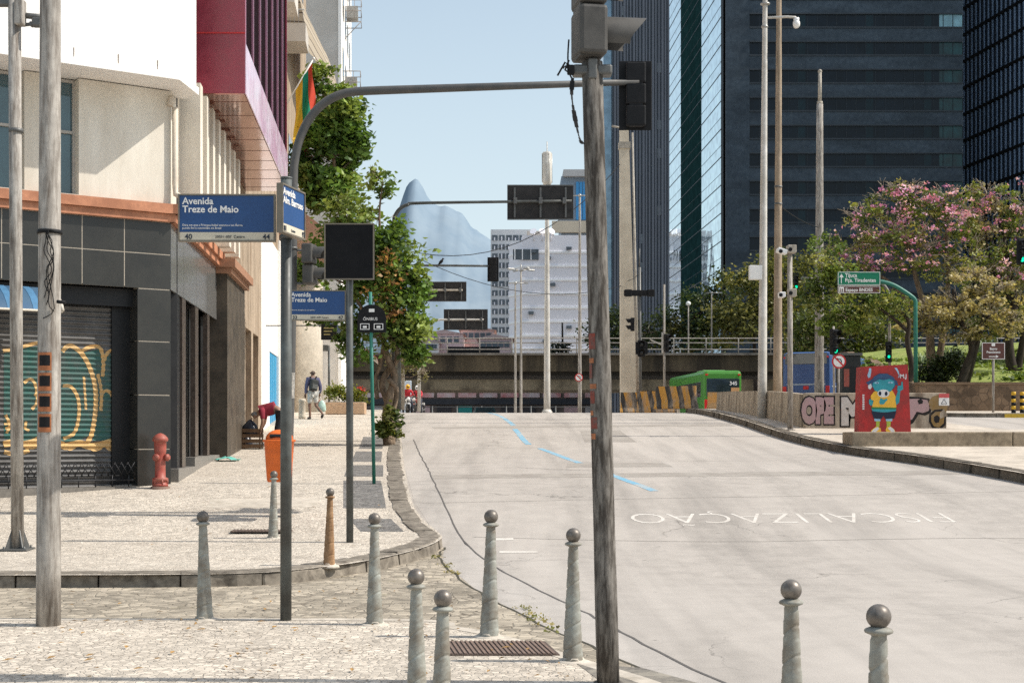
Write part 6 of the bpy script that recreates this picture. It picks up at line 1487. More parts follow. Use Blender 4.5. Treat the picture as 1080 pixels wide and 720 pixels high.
# brown tourist sign, striped posts
d = 57.6; ob = V((PX(1047.5,d),d,S(d))); T = thing('tourist_sign', 'brown tourist sign with an arrow on a pole before the stone wall', 'road sign', ob); a = MB(ob); a.tube([ob,P(1047.5,362,d)],.05,10); a.build('pole', M_pole_grey, T)
b,o_,w_,h_ = panel(T, ob, 1035.5,361,1060,379, d-.1, pm('sign_brown', (.10,.035,.025), .1, 4, .5), 'brown_panel')
t = MB(ob); t.text('Bairro\nFranciscano', h_*.2, o_+V((w_*.5,-.004,h_*.56)), (1,0,0),(0,0,1), 'CENTER', off=.003, lift=.003, lead=.95, sx=.86); t.bx(o_+V((w_*.3,-.008,h_*.15)),(w_*.32,0,0),(0,.004,0),(0,0,.03)); t.face([o_+V((w_*.6,-.008,h_*.08)),o_+V((w_*.72,-.008,h_*.175)),o_+V((w_*.6,-.008,h_*.27))]); t.bx(o_+V((w_*.42,-.008,h_*.78)),(w_*.15,0,0),(0,.004,0),(0,0,h_*.15)); t.build('lettering', M_signwhite, b)
for i,x in enumerate((1069,1078)):
    d = 56.6; ob = V((PX(x,d),d,S(d))); T = thing('marker_post', ['left yellow and black banded marker post by the stone wall','right yellow and black banded marker post by the stone wall'][i], 'post', ob, group='banded marker posts')
    for k in range(6): a = MB(ob); a.lathe([(.09,k*.14),(.09,k*.14+.139)],ob,10); a.build('band', [M_sigblack,pm('post_yellow', (.62,.36,.02), .1, 6, .6)][k%2], T)

# ============================================================= vehicles
def wheel(parent, org, c, r, w, ax):
    a = MB(org); a.lathe([(r*.62,-w/2),(r*.95,-w/2),(r,-w/2+.04),(r,w/2-.04),(r*.95,w/2),(r*.62,w/2)],c,20,ax); wo = a.build('wheel', M_sigblack, parent); a = MB(org); a.lathe([(.0,-w/2+.02),(r*.6,-w/2+.01),(r*.6,w/2-.01),(.0,w/2-.02)],c,16,ax); a.build('rim', M_alu, wo)
def bus(label, loc, rz, L, W, H, paint, number=None, windows=7, stripe=None):
    """local: rear at y = 0, front at y = L"""
    t = thing('bus', label, 'bus', loc, rz); z0 = .35
    a = MB(); bm = MB().box((0,L/2,(H+z0)/2),(W,L,H-z0),None,.22); a.v, a.f, a.smooth = bm.v, bm.f, bm.smooth; a.build('body', paint, t)
    for x in (-W/2,W/2):
        for y in (1.9,L-2.6): wheel(t,(0,0,0),(x-math.copysign(.14,x),y,.5),.5,.30,(1,0,0))
    n = windows; yy = .9; ww = (L-1.8)/n
    for x in (-1,1):
        for k in range(n):
            a = MB(); a.box((x*(W/2+.004),yy+ww*(k+.5),2.05),(.03,ww-.1,.98),None,.012); wo = a.build('window', M_win, t)
            a = MB(); a.box((x*(W/2+.022),yy+ww*(k+.5),2.25),(.012,ww-.1,.03)); a.build('sash', M_sigblack, wo)
    a = MB(); a.box((0,-.006,2.15 if number else 2.75),(W-.34,.04,1.15 if number else .55),None,.018); rw = a.build('rear_window', M_win, t)
    if number:
        a = MB(); a.text(number,.34,(W*.17,-.03,2.30),(1,0,0),(0,0,1),off=.008,lift=.004); a.build('route_number', M_signwhite, rw)
        a = MB(); a.bx((W*.21,-.036,1.72),(.55,0,0),(0,.006,0),(0,0,.42)); a.build('poster', pm('poster_orange', (.55,.3,.13)), rw)
    a = MB(); a.box((0,-.006,1.28),(.28,.04,.18),None,.012); a.build('brake_light', pm('lamp_red', (.6,.02,.02), .05, 5, .3), t)
    for x in (-1,1):
        a = MB(); a.box((x*(W/2-.14),-.01,1.05),(.2,.05,.62),None,.015); a.build('tail_light', pm('lamp_red', (.6,.02,.02), .05, 5, .3), t)
        a = MB(); a.box((x*(W/2-.18),-.004,H-.28),(.18,.04,.1),None,.012); a.build('marker_light', pm('lamp_red', (.6,.02,.02)), t)
    a = MB(); a.box((0,-.05,.55),(W-.1,.12,.3),None,.04); a.build('bumper', M_sigblack, t); 
    if number: a = MB(); a.box((0,L*.3,H+.06),(W*.6,2.0,.16),None,.05); a.build('roof_unit', pm('roof_unit_green', (.16,.33,.12), .1, 3), t)
    a = MB(); a.box((0,L+.004,2.0),(W-.3,.03,1.4),None,.012); a.build('windscreen', M_win, t)
    a = MB(); a.box((0,-.02,.78),(.5,.02,.13)); a.build('number_plate', M_signwhite, t)
    if stripe:
        for x in (-1,1): a = MB(); a.box((x*(W/2+.004),L/2,1.35),(.012,L-.6,.06)); a.build('stripe', stripe, t)
        a = MB(); a.box((0,-.006,1.45),(W-.5,.014,.07)); a.build('stripe', stripe, t)
    return t
d = 92.; bus('bright green city bus seen from behind below the overpass', (PX(762.5,d),d,G(d)-.05), R(4.5), 12, 2.5, 3.25, pm('bus_green', (.065,.25,.035), .08, 3, .4, .02, dirt=(.06,.22,.03), damt=.5), '345', 8)
d = 72.; q = V((PX(849,d)+.05,d,G(d))); bus('dark blue coach parked behind the graffiti wall', q, R(-28), 7.2, 2.5, 3.1, pm('coach_blue', (.03,.075,.22), .15, 2, .35, .05, dirt=(.06,.12,.28), damt=.4), None, 6, pm('stripe_silver', (.4,.45,.5)))
# dark kiosk next to the coach
d = 64.; ob = V((PX(898,d),d,G(d))); K = thing('kiosk', 'black market kiosk between the blue coach and the red block', 'kiosk', ob); a = MB(ob); a.rng(ob.x-.42,ob.x+.42,d,d+1.2,ob.z,ob.z+2.6,.03); a.build('body', pm('kiosk_black', (.02,.022,.022), .3, 4, .6), K); a = MB(ob); a.rng(ob.x-.48,ob.x+.48,d-.1,d+1.3,ob.z+2.6,ob.z+2.72); a.build('roof', M_iron, K)
a = MB(ob); a.rng(ob.x-.34,ob.x-.1,d-.012,d-.004,ob.z+1.2,ob.z+2.0); a.build('poster', M_red, K); a = MB(ob); a.rng(ob.x-.05,ob.x+.3,d-.012,d-.004,ob.z+.1,ob.z+2.1); a.build('door', M_black, K)
# small car passing under the overpass
def car(label, loc, rz, paint):
    t = thing('car', label, 'car', loc, rz); a = MB()
    pr = [(-2.05,.35),(-2.1,.75),(-1.95,.92),(-1.2,1.0),(-.65,1.42),(.75,1.46),(1.5,1.02),(2.0,.95),(2.1,.6),(2.05,.32)]; n = len(pr)
    vs = []
    for x,s_ in ((-.84,.0),(-.80,1),(.80,1),(.84,0)):
        for (y,z) in pr: k = (.0 if z < 1.05 else .14); vs.append((math.copysign(abs(x)-k,x),y,z))
    a.add(vs,[(i*n+j,i*n+j+1,(i+1)*n+j+1,(i+1)*n+j) for i in range(3) for j in range(n-1)]+[tuple(range(n)),tuple(3*n+j for j in reversed(range(n)))]); a.build('body', paint, t)
    a = MB(); a.hexa([(-.72,-1.16,1.02),(.72,-1.16,1.02),(.6,-.70,1.40),(-.6,-.70,1.40)],[(-.72,-1.19,1.03),(.72,-1.19,1.03),(.6,-.73,1.41),(-.6,-.73,1.41)]); a.build('windscreen', M_win, t)
    for x in (-1,1):
        a = MB(); a.hexa([(x*.815,-1.0,1.02),(x*.815,1.2,1.02),(x*.70,.7,1.38),(x*.70,-.6,1.38)],[(x*.83,-1.0,1.02),(x*.83,1.2,1.02),(x*.715,.7,1.38),(x*.715,-.6,1.38)]); a.build('side_window', M_win, t)
        a = MB(); a.box((x*.62,-2.07,.72),(.3,.06,.14),None,.02); a.build('headlight', M_signwhite, t)
        for y in (-1.3,1.3): wheel(t,(0,0,0),(x*.74,y,.31),.31,.2,(1,0,0))
    return t
d = 112.; car('teal grey car coming up from under the overpass', (PX(511,d),d,G(d)+.75), .1, pm('car_teal', (.03,.07,.075), .1, 3, .3))

# ============================================================= overpass
M_deck = mat_concrete_stained('overpass_concrete', (.115,.092,.06), (.026,.022,.017), (.30,.30,.05), .34, .60)
M_deck2 = mat_concrete_stained('beam_concrete', (.28,.23,.155), (.075,.06,.042), (.3,.3,.3), .42, .66)
d = 110.; OV = thing('overpass', 'stained concrete overpass with a grey pipe railing crossing behind the road', 'overpass', (0,d,0)); oo = (0,d,0)
zb, zt = PZ(391.5,d), PZ(374.5,d)
a = MB(oo); a.rng(-60,70,d,d+8,zb,zt); a.build('deck', M_deck, OV); a = MB(oo); a.rng(-60,70,d+.6,d+7.4,zb-.32,zb-.01); a.build('underdeck_shade', pm('underdeck_shade_dark', (.02,.018,.015), .3, 1, .9), OV)  # near-black box added under the deck, painted shade for its underside shadow line
a = MB(oo); a.rng(-60,70,d-.35,d+.6,zt,zt+.16); a.build('coping', pm('coping_grey', (.24,.22,.19), .2, 2, .85, dirt=(.1,.09,.08), damt=.5), OV)
rl = MB(oo)
for z in (.45,.95,1.3): rl.tube([(-60,d-.1,zt+z),(70,d-.1,zt+z)],.042,6)
rl.build('railing', M_pole_grey, OV)
for k in range(52):
    x = -60+k*2.5; a = MB(oo); a.tube([(x,d-.1,zt+.1),(x,d-.1,zt+1.32)],.045,6); a.build('railing_post', M_pole_grey, OV)
for x in (-22,2.0+24,48): a = MB(oo); a.rng(x-.7,x+.7,d+2,d+4.5,-.4,zb); a.build('pier', M_deck2, OV)
d2 = 128.; LO = thing('lower_viaduct', 'pale stained second viaduct lower down behind the overpass', 'overpass', (0,d2,0)); a = MB((0,d2,0)); a.rng(-60,70,d2,d2+9,PZ(411,d2),PZ(389,d2)); a.build('deck', M_deck2, LO)
a = MB((0,d2,0)); a.rng(-60,70,d2-.25,d2+.2,PZ(398.5,d2),PZ(396.8,d2)); a.build('ledge', M_deck, LO)
for x in (-25,24.,46): a = MB((0,d2,0)); a.rng(x-.9,x+.9,d2+2,d2+6,-.5,PZ(411,d2)); a.build('pier', M_deck2, LO)
# under it: the far street with fence, shopfronts
d3 = 175.; LM = thing('low_market_building', 'long low shopfront with pink fascia seen under the overpass', 'building', (0,d3,0)); o3 = (0,d3,0)
a = MB(o3); a.rng(-60,80,d3,d3+10,-1,PZ(409,d3)+.6); a.build('wall', pm('market_wall', (.16,.12,.10), .3, .4, .9), LM)
for k in range(34):
    x = -30+k*2.6; a = MB(o3); a.rng(x,x+2.2,d3-.15,d3-.05,PZ(419,d3),PZ(413.5,d3)); a.build('fascia', pm('fascia_red', (.62,.14,.13), .25, .5, .8, dirt=(.75,.6,.57), damt=.6, dscale=.3), LM)
    a = MB(o3); a.rng(x,x+1.7,d3-.12,d3-.05,-.5,PZ(428,d3)); a.build('shopfront', [pm('shop_grey', (.5,.43,.4), .2, 1),pm('shop_pink', (.7,.45,.42), .2, 1),pm('shop_teal', (.04,.32,.28), .2, 1),pm('shop_blue', (.06,.13,.38), .2, 1),pm('shop_dark', (.06,.05,.05), .2, 1)][rng.randrange(5)], LM)
a = MB(o3); a.rng(-60,80,d3-.3,d3-.16,PZ(426.5,d3),PZ(420.5,d3)); a.build('canopy', pm('canopy_slate', (.05,.05,.055), .3, 1, .8), LM)
d4 = 150.; FN = thing('roadside_fence', 'dark steel fence below the viaducts', 'fence', (0,d4,0)); a = MB((0,d4,0))
for z in (3.2,3.9,4.6): a.tube([(-40,d4,z+.2),(60,d4,z+.2)],.05,5)
a.build('rails', M_iron, FN)
for k in range(26): a = MB((0,d4,0)); a.tube([(-24+k*2.6,d4,-.5),(-24+k*2.6,d4,4.9)],.08,6); a.build('post', M_iron, FN)
# ============================================================= buildings in the distance
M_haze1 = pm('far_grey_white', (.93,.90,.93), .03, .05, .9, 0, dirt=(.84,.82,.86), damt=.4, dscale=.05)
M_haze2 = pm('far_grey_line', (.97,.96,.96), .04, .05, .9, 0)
M_hazewin = pm('far_window', (.10,.12,.14), .35, .25, .4, 0, spec=.5)
d = 330.; k_ = d/1500; ob = V((PX(590,d),d,0)); WB = thing('white_office_block', 'pale windowless office block with horizontal ledges in the centre distance', 'building', ob)
x0, x1 = PX(537,d), PX(668,d); a = MB(ob); a.rng(x0+3,x1,d,d+45,0,PZ(248,d)); a.prism([(x0+3,d,0),(x0,d+6,0),(x0,d+45,0),(x0+3,d+45,0)],(0,0,PZ(254,d))); a.build('wall', M_haze1, WB)
for i in range(13):
    z = PZ(266+14.6*i,d); 
    if z < .5: break
    a = MB(ob); a.rng(x0+3,x1,d-.25,d-.02,z-.22,z+.22); a.prism([(x0+3,d-.25,z-.22),(x0-.2,d+6,z-.22),(x0,d+6,z-.22),(x0+3,d-.02,z-.22)],(0,0,.44)); a.build('ledge', M_haze2, WB)
a = MB(ob); a.rng(PX(541,d),PX(568,d),d-.3,d-.03,PZ(274,d),PZ(263,d)); wo = a.build('window', M_hazewin, WB)
for x in (543,551,560): a = MB(ob); a.rng(PX(x,d)-.12,PX(x,d)+.12,d-.36,d-.31,PZ(274,d),PZ(263,d)); a.build('mullion', M_haze2, wo)
a = MB(ob); a.rng(PX(556,d),PX(585,d),d+4,d+14,PZ(248,d),PZ(241,d)); a.rng(PX(590,d),PX(618,d),d+10,d+24,PZ(248,d),PZ(243,d)); a.build('roof_plant', pm('roof_plant', (.42,.38,.33), .2, .2), WB)
for i in range(3):
    c = P(563+9*i,245,d); a = MB(ob); a.lathe([(.0,0),(.6,.15),(.85,.45)],c,12,(-.4+.5*i,-1,.7)); a.tube([c,c+V((0,0,-2))],.2,5); a.build('dish', M_haze1, WB)
for x,y in ((563,265),(578,272),(600,262),(583,300),(560,330),(600,345),(575,360)):
    a = MB(ob); a.box(P(x,y,d-.5),(1.2,.8,.7)); a.build('air_conditioner', M_hazewin, WB)
d = 345.; ob = V((PX(535,d),d,0)); AB = thing('apartment_tower', 'grey apartment tower with rows of window bays left of the windowless block', 'building', ob)
x0, x1 = PX(517.5,d), PX(560,d); a = MB(ob); a.rng(x0,x1,d,d+20,0,PZ(242,d)); a.build('wall', pm('tower_grey', (.66,.66,.66), .06, .1, .9, 0), AB)
for i in range(14):
    for x in (519,526.5,534,541,548):
        if i > 0 and x > 540: continue
        y = 248+9.7*i; a = MB(ob); a.rng(PX(x,d),PX(x+5.8,d),d-.12,d-.03,PZ(y+5.6,d),PZ(y,d)); wo = a.build('window', M_hazewin, AB)
        a = MB(ob); a.rng(PX(x+2,d),PX(x+3.2,d),d-.2,d-.125,PZ(y+5.6,d),PZ(y+rng.uniform(0,3),d)); a.build('blind', M_haze1, wo)
d = 420.; ob = V((PX(608,d),d,0)); GT_ = thing('blue_glass_tower', 'blue glass tower with a flat overhanging roof behind the windowless block', 'building', ob)
a = MB(ob); a.rng(PX(592,d),PX(660,d),d,d+25,0,PZ(186,d)); a.build('core', pm('tower_bluegrey', (.22,.27,.33), .1, .1, .6, 0), GT_)
for i in range(4): a = MB(ob); x = PX(607.5+3.6*i,d); a.rng(x,x+.85,d-.3,d-.05,PZ(232,d),PZ(192,d)); a.build('glass_strip', pm('bright_blue', (.05,.28,.58), .1, .1, .3, 0), GT_)
a = MB(ob); a.rng(PX(594,d),PX(664,d),d-2,d+26,PZ(187,d),PZ(180,d)); a.build('roof_slab', pm('slab_grey', (.45,.44,.43), .1, .1, .8, 0), GT_); a = MB(ob); a.rng(PX(582,d),PX(640,d),d-2,d-.5,PZ(246,d),PZ(234,d)); a.build('band', pm('far_cream', (.55,.47,.36), .1, .1, .8, 0), GT_)
# low pinkish old buildings beyond the overpass
for i,(x0,x1,y0,c,lab,d) in enumerate(((448,488,352,(.80,.58,.55),'pale pink low house beyond the overpass railing',240),(486,521,348,(.74,.52,.47),'reddish old house with a gable beyond the overpass',250),(436,462,360,(.85,.8,.77),'small white house behind the dry tree',235),(505,540,357,(.7,.5,.48),'brownish house at the foot of the pale office block',225))):
    ob = V((PX((x0+x1)/2,d),d,0)); t = thing('old_house', lab, 'house', ob, group='old houses beyond the overpass'); a = MB(ob); a.rng(PX(x0,d),PX(x1,d),d,d+12,0,PZ(y0,d)); a.build('wall', pm('house_wall_%d'%i if False else 'house_wall'+'abcd'[i], c, .12, .3, .9, 0), t)
    a = MB(ob); a.prism([(PX(x0,d)-.4,d-.3,PZ(y0,d)),(PX(x1,d)+.4,d-.3,PZ(y0,d)),(PX((x0+x1)/2,d),d-.3,PZ(y0,d)+.7)],(0,12,0)); a.build('roof', pm('roof_tile', (.62,.45,.41), .2, .5, .9, 0), t)
    for k in range(5):
        x = x0+2+(x1-x0-4)*k/5; a = MB(ob); a.rng(PX(x,d),PX(x,d)+.8,d-.1,d-.02,PZ(y0+9,d),PZ(y0+3,d)); a.build('window', M_hazewin, t)
d = 200.; ob = V((PX(495,d),d,0)); a = MB(ob); a.rng(PX(472,d),PX(527,d),d,d+.4,PZ(374,d),PZ(365.5,d)); BB = tag(a.build('billboard', M_sigblack, None, ob), 'long dark billboard behind the overpass railing', 'billboard'); a = MB(ob)
for k in range(6): a.tube([(PX(476+9*k,d),d+.6,0),(PX(476+9*k,d),d+.6,PZ(366,d))],.12,6)
a.build('support', M_iron, BB)

# ---- grey ribbed tower left of the glass one
M_t0 = pm('tower_slate', (.075,.092,.12), .12, .15, .5, 0, spec=.4, dirt=(.05,.062,.082), damt=.5, dscale=.05)
d = 150.; ob = V((PX(672,d),d,0)); T0 = thing('slate_tower', 'slate grey ribbed tower standing left of the mirrored facade', 'building', ob)
x0, x1 = PX(646,d), PX(706,d); a = MB(ob); a.rng(x0,x1,d,d+22,0,68); a.build('wall', M_t0, T0)
M_rib = pm('tower_rib', (.115,.135,.17), .1, .2, .5, 0, dirt=(.085,.095,.12), damt=.5, dscale=.05)
for k in range(18):
    x = x0+.15+k*(x1-x0)/18; a = MB(ob); a.rng(x,x+.15+.08*(k%3==0),d-.16,d-.02,0,68); a.build('rib', M_rib, T0)
a = MB(ob); a.rng(x0-.9,x0-.02,d+1,d+6,0,65); a.build('glass_corner', mat_glass('corner_glass', (.20,.30,.38), .1, .8, .4, .02), T0)
for k in range(22):
    for x in (.9,2.8,4.7):
        if rng.random() < .4: a = MB(ob); a.rng(x0+x,x0+x+.42,d-.1,d-.03,4+k*3,5.0+k*3); a.build('window', M_hazewin, T0)

# ---- dark stone tower with ribbon windows and its mirrored flank
d = 190.; XL, XR = PX(765.5,d), PX(1015.5,d); ob = V(((XL+XR)/2,d,0)); T1 = thing('dark_stone_tower', 'dark stone office tower with ribbon windows and a sky mirroring flank', 'building', ob)
M_spandrel, nt, b_ = newmat('dark_spandrel'); v_ = worldpos(nt); vd = worldpos(nt,(.35,1,.9)); f1 = noise(nt, v_, 1.6, 5, .75); f2 = noise(nt, vd, .5, 3, .5)
c_ = ramp(nt, f1, [(.3,(.038,.055,.074)),(.7,(.088,.113,.137))]); c_ = mix(nt, 1, c_, ramp(nt, f2, [(.35,.7),(.65,1.15)]), 'MULTIPLY'); nt.links.new(c_, b_.inputs['Base Color']); b_.inputs['Roughness'].default_value = .55; b_.inputs['Specular IOR Level'].default_value = .25
M_ribbon = pm('ribbon_glass', (.007,.014,.022), .5, .35, .25, 0, spec=.22)
M_ribbon2 = pm('ribbon_glass_teal', (.008,.024,.032), .4, .35, .25, 0, spec=.22)
D2 = 242.; XL2 = PX(703,D2)
pln = [(XL+.1,d+.3),(XR,d+.3),(XR,d+55),(XL2+.1,D2)]
a = MB(ob); a.prism([(x,y,0) for x,y in pln],(0,0,88)); a.build('core', M_black, T1)
pit = 29.4*d/1500; zbase = PZ(188.5,d)-5*pit*3
bx0 = PX(790.5,d)
sp = MB(ob); sp.rng(XL,bx0,d-.05,d+.28,0,88); sp.build('stone_end_wall', M_spandrel, T1)
k = 0; z = PZ(28.5,d)+8*pit
while z > 2:
    zlo = z; zhi = z+13.2*d/1500                 # window band
    s_ = MB(ob); s_.rng(bx0,XR,d,d+.28,zhi,zlo+pit-.02); s_.build('spandrel', M_spandrel, T1)
    s_ = MB(ob); s_.rng(bx0,XR,d-.12,d,zhi,zhi+.18); s_.rng(bx0,XR,d-.12,d,zlo-.18,zlo-.01); s_.build('ledge', pm('dark_ledge', (.05,.06,.07), .2, .5, .6, 0), T1)
    g_ = MB(ob); g_.rng(bx0,XR-3.1,d+.16,d+.27,zlo,zhi); wo = g_.build('window', M_ribbon, T1)
    m_ = MB(ob); n = 22
    for j in range(n+1): x = bx0+(XR-bx0)*j/n; m_.rng(x-.04,x+.04,d+.10,d+.155,zlo,zhi)
    m_.rng(bx0,XR-3.1,d+.09,d+.157,zlo,zlo+.1); m_.rng(bx0,XR-3.1,d+.09,d+.157,zhi-.1,zhi)
    m_.build('window_frame', pm('dark_mullion', (.018,.026,.034), .2, 1, .5, 0), wo)
    g_ = MB(ob)
    for j in (5,12,18): x = bx0+(XR-bx0)*j/n; g_.rng(x,x+1.0,d+.11,d+.15,zlo,zhi)
    g_.build('teal_pane', M_ribbon2, wo)
    g_ = MB(ob); g_.rng(XR-3.1,XR,d+.16,d+.27,zlo,zhi); g_.build('end_pane', [mat_glass('pane_sky', (.22,.42,.48), .1, .6), pm('pane_teal', (.012,.055,.06), .8, .5, .3, 0)][0 if abs(z-PZ(28.5,d)) < 1 else 1], T1)
    z -= pit; k += 1
# mirrored flank: three vertical bands with floor lines
M_mirror = mat_glass('mirror_glass', (.64,.81,.89), .03, 1, 1., .06, .22); M_mirror_dk = mat_glass('mirror_dark', (.016,.044,.044), .3, .0, .0, .25, .35)
A_, B_ = V((XL,d,0)), V((XL2,D2,0)); fl_ = (B_-A_); nrm = V((-fl_.y,fl_.x,0)).normalized()
if nrm.x > 0: nrm = -nrm
def frac(px): # where on the flank a pixel column falls
    s_ = (px-CX)/1500; return (A_.x-s_*A_.y)/(s_*fl_.y-fl_.x)
def flank(mb, f0, f1, n0, n1, z0, z1): p, q = A_+fl_*f0, A_+fl_*f1; mb.bx(V((p.x,p.y,z0))+nrm*n0, q-p, nrm*(n1-n0), (0,0,z1-z0))
for (p0,p1,mt) in ((764,762,M_sigblack),(761.6,741,M_mirror),(740.6,719.4,M_mirror_dk),(719,704.6,M_mirror),(704.4,702.8,M_sigblack)):
    f0, f1 = frac(p0), frac(p1); g_ = MB(ob)
    flank(g_, f0, f1, .02, .16, 0, 88); g_.build('curtain_glass' if mt is not M_sigblack else 'edge_fin', mt, T1)
nf = 23; fh = 23.5*D2/1500
for i in range(nf):
    z = 1.5+i*fh; a = MB(ob); flank(a, frac(762), frac(703.5), .17, .20, z, z+.11); a.build('floor_line', pm('joint_slate', (.03,.045,.055), .2, 1, .6), T1)
    a = MB(ob); flank(a, frac(762), frac(703.5), .17, .185, z+fh*.42, z+fh*.42+.045); a.build('floor_line', pm('joint_slate', (.03,.045,.055)), T1)

# ---- ribbed blue tower at the right edge
d = 170.; x0, x1 = PX(1017,d), PX(1190,d); ob = V(((x0+x1)/2,d,0)); T2 = thing('blue_ribbed_tower', 'dark blue tower with close vertical fins at the right edge', 'building', ob)
pA = V((PX(1016.5,215),215,0)); pB = V((78.6,150,0)); dv = pB-pA; nv = V((dv.y,-dv.x,0)).normalized()
if nv.y > 0: nv = -nv
a = MB(ob); a.prism([pA,pB,pB+V((40,30,0)),pA+V((40,30,0))],(0,0,95)); a.build('glass', pm('navy_glass', (.016,.028,.05), .3, .2, .25, 0, spec=.3), T2)
n = 52; M_fin = pm('fin_blue', (.26,.36,.52), .1, .3, .45, 0)
for j in range(n):
    q = pA+dv*(j/n); a = MB(ob); a.bx(q+nv*.02, dv.normalized()*.30, nv*.13, (0,0,95)); a.build('fin', M_fin, T2)
for i in range(24):
    z = 2+i*4.0; a = MB(ob); a.bx(pA+nv*.02+V((0,0,z)), dv, nv*.14, (0,0,.5)); a.build('floor_band', M_sigblack, T2)

# ---- white podium bits behind the pink tree
d = 130.; ob = V((PX(1050,d),d,0)); LB = thing('low_pavilion', 'pale low pavilion glimpsed between the trees on the slope', 'building', ob); a = MB(ob); a.rng(PX(930,d),PX(1140,d),d,d+6,0,PZ(372,d)); a.build('wall', pm('pavilion_green', (.16,.27,.20), .2, .4, .8, 0), LB)
for k in range(8): a = MB(ob); a.rng(PX(935+24*k,d),PX(945+24*k,d),d-.1,d-.02,PZ(395,d),PZ(378,d)); a.build('window', M_signwhite if k%3==0 else M_hazewin, LB)

# ============================================================= mountain
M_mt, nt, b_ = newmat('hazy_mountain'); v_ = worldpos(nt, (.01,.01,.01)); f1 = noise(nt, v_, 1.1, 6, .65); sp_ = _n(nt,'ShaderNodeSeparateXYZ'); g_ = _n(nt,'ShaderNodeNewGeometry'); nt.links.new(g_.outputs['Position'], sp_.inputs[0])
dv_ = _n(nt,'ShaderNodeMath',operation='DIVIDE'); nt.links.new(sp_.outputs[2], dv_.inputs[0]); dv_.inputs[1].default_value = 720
c_ = ramp(nt, f1, [(.3,(.15,.205,.265)),(.7,(.26,.31,.35))]); c_ = mix(nt, ramp(nt, dv_.outputs[0], [(.15,0),(.9,.55)]), c_, (.215,.285,.35)); nt.links.new(c_, b_.inputs['Base Color']); b_.inputs['Roughness'].default_value = 1; b_.inputs['Specular IOR Level'].default_value = 0  # bluish air haze of the distance is mixed into the rock colour
sil = [(200,300),(330,285),(380,262),(405,246),(418,228),(424,214),(429,200),(433,194),(437,191.5),(441,192.5),(446,199),(451,207),(458,211),(466,214),(474,216.5),(481,220),(488,225),(493,232),(498,239),(506,246),(516,253),(530,266),(560,290),(620,320),(700,345),(800,372),(1000,400)]
def silh(x):
    if x <= sil[0][0]: return sil[0][1]
    for (a_,b1),(c1,d1_) in zip(sil,sil[1:]):
        if x <= c1: return b1+(d1_-b1)*(x-a_)/(c1-a_)
    return sil[-1][1]
a = MB(); nx, ny = 260, 26; vs = []
STEP = 700/12
from mathutils import noise as mnoise
for j in range(ny):
    y = 3300+j*STEP
    for i in range(nx):
        x = (-340+ (1000-200)*i/(nx-1)/1500*4000*1.0) if False else ((200+800*i/(nx-1))-CX)/1500*4000
        h = PZ(silh(200+800*i/(nx-1)),4000); t = (y-3300)/700.; s_ = min(1,t) if t <= 1 else max(0,1-(t-1)*.9)
        e = s_**.75; nz = mnoise.fractal(V((x/240,y/240,0)),1.,2.1,5)*55*(1-abs(s_-0.5)*.9)*(0 if j in () else 1)*max(0,min(1,(1-s_)*2.5)) 
        jag = mnoise.fractal(V((x/60,y/900,3.)),.8,2.2,4)*13*s_; vs.append((x,y,max(-20,h*e+nz+jag)))
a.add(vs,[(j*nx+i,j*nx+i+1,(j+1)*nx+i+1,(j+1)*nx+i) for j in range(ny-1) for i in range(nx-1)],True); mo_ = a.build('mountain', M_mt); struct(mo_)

# ============================================================= the planted slope on the right
M_grass, nt, b_ = newmat('lawn'); v_ = worldpos(nt); f1 = noise(nt, v_, 1.2, 6, .7); f2 = noise(nt, v_, 22, 3, .7); c_ = ramp(nt, f1, [(.3,(.15,.20,.035)),(.55,(.26,.31,.06)),(.75,(.36,.32,.13))]); c_ = mix(nt, 1, c_, ramp(nt, f2, [(.3,.6),(.7,1.2)]), 'MULTIPLY'); nt.links.new(c_, b_.inputs['Base Color']); b_.inputs['Roughness'].default_value = .95; bump(nt, b_, f2, .8, .05)
def MZ(x, y):                                  # height of the lawn
    t = max(0,min(1,(y-60.6)/28)); return G(60.6)+1.0+3.25*t+.15*math.sin(x*.5+y*.3)+max(0,min(1.2,(x-22)*.08))*t
a = MB(); nx, ny = 40, 24; X0 = lambda y: 17.6+max(0,(y-60.6))*.13
vs = [(X0(60.6+j*1.8)+i*1.1, 60.6+j*1.8, MZ(X0(60.6+j*1.8)+i*1.1,60.6+j*1.8)) for j in range(ny) for i in range(nx)]
a.add(vs,[(j*nx+i,j*nx+i+1,(j+1)*nx+i+1,(j+1)*nx+i) for j in range(ny-1) for i in range(nx-1)],True); struct(a.build('hill', M_grass))
M_rubble = mat_mosaic('rubble_stone', (.20,.135,.085), (.05,.035,.025), 3.2, .4, .35)
ob = V((17.4,60.2,G(60))); RW = thing('retaining_wall', 'brown rubble stone retaining wall below the grassy slope', 'wall', ob)
a = MB(ob); z1 = MZ(18,60.6)+.12
a.rng(17.2,62,60.15,60.6,G(60)-.2,z1); a.build('stone_face', M_rubble, RW)
a = MB(ob); a.rng(17.15,62,60.1,60.65,z1,z1+.1); a.build('coping', mat_concrete_stained('coping_stone', (.22,.15,.095), (.1,.07,.045), (2,2,2), .5, .7), RW)
a = MB(ob)
for j in range(10): y0, y1 = 60.66+j*4, 60.66+j*4+3.99; a.hexa([(X0(y0)-.4,y0,0),(X0(y0)+.05,y0,0),(X0(y1)+.05,y1,0),(X0(y1)-.4,y1,0)],[(X0(y0)-.4,y0,MZ(X0(y0),y0)+.15),(X0(y0)+.05,y0,MZ(X0(y0),y0)+.15),(X0(y1)+.05,y1,MZ(X0(y1),y1)+.15),(X0(y1)-.4,y1,MZ(X0(y1),y1)+.15)])
a.build('side_face', M_rubble, RW)
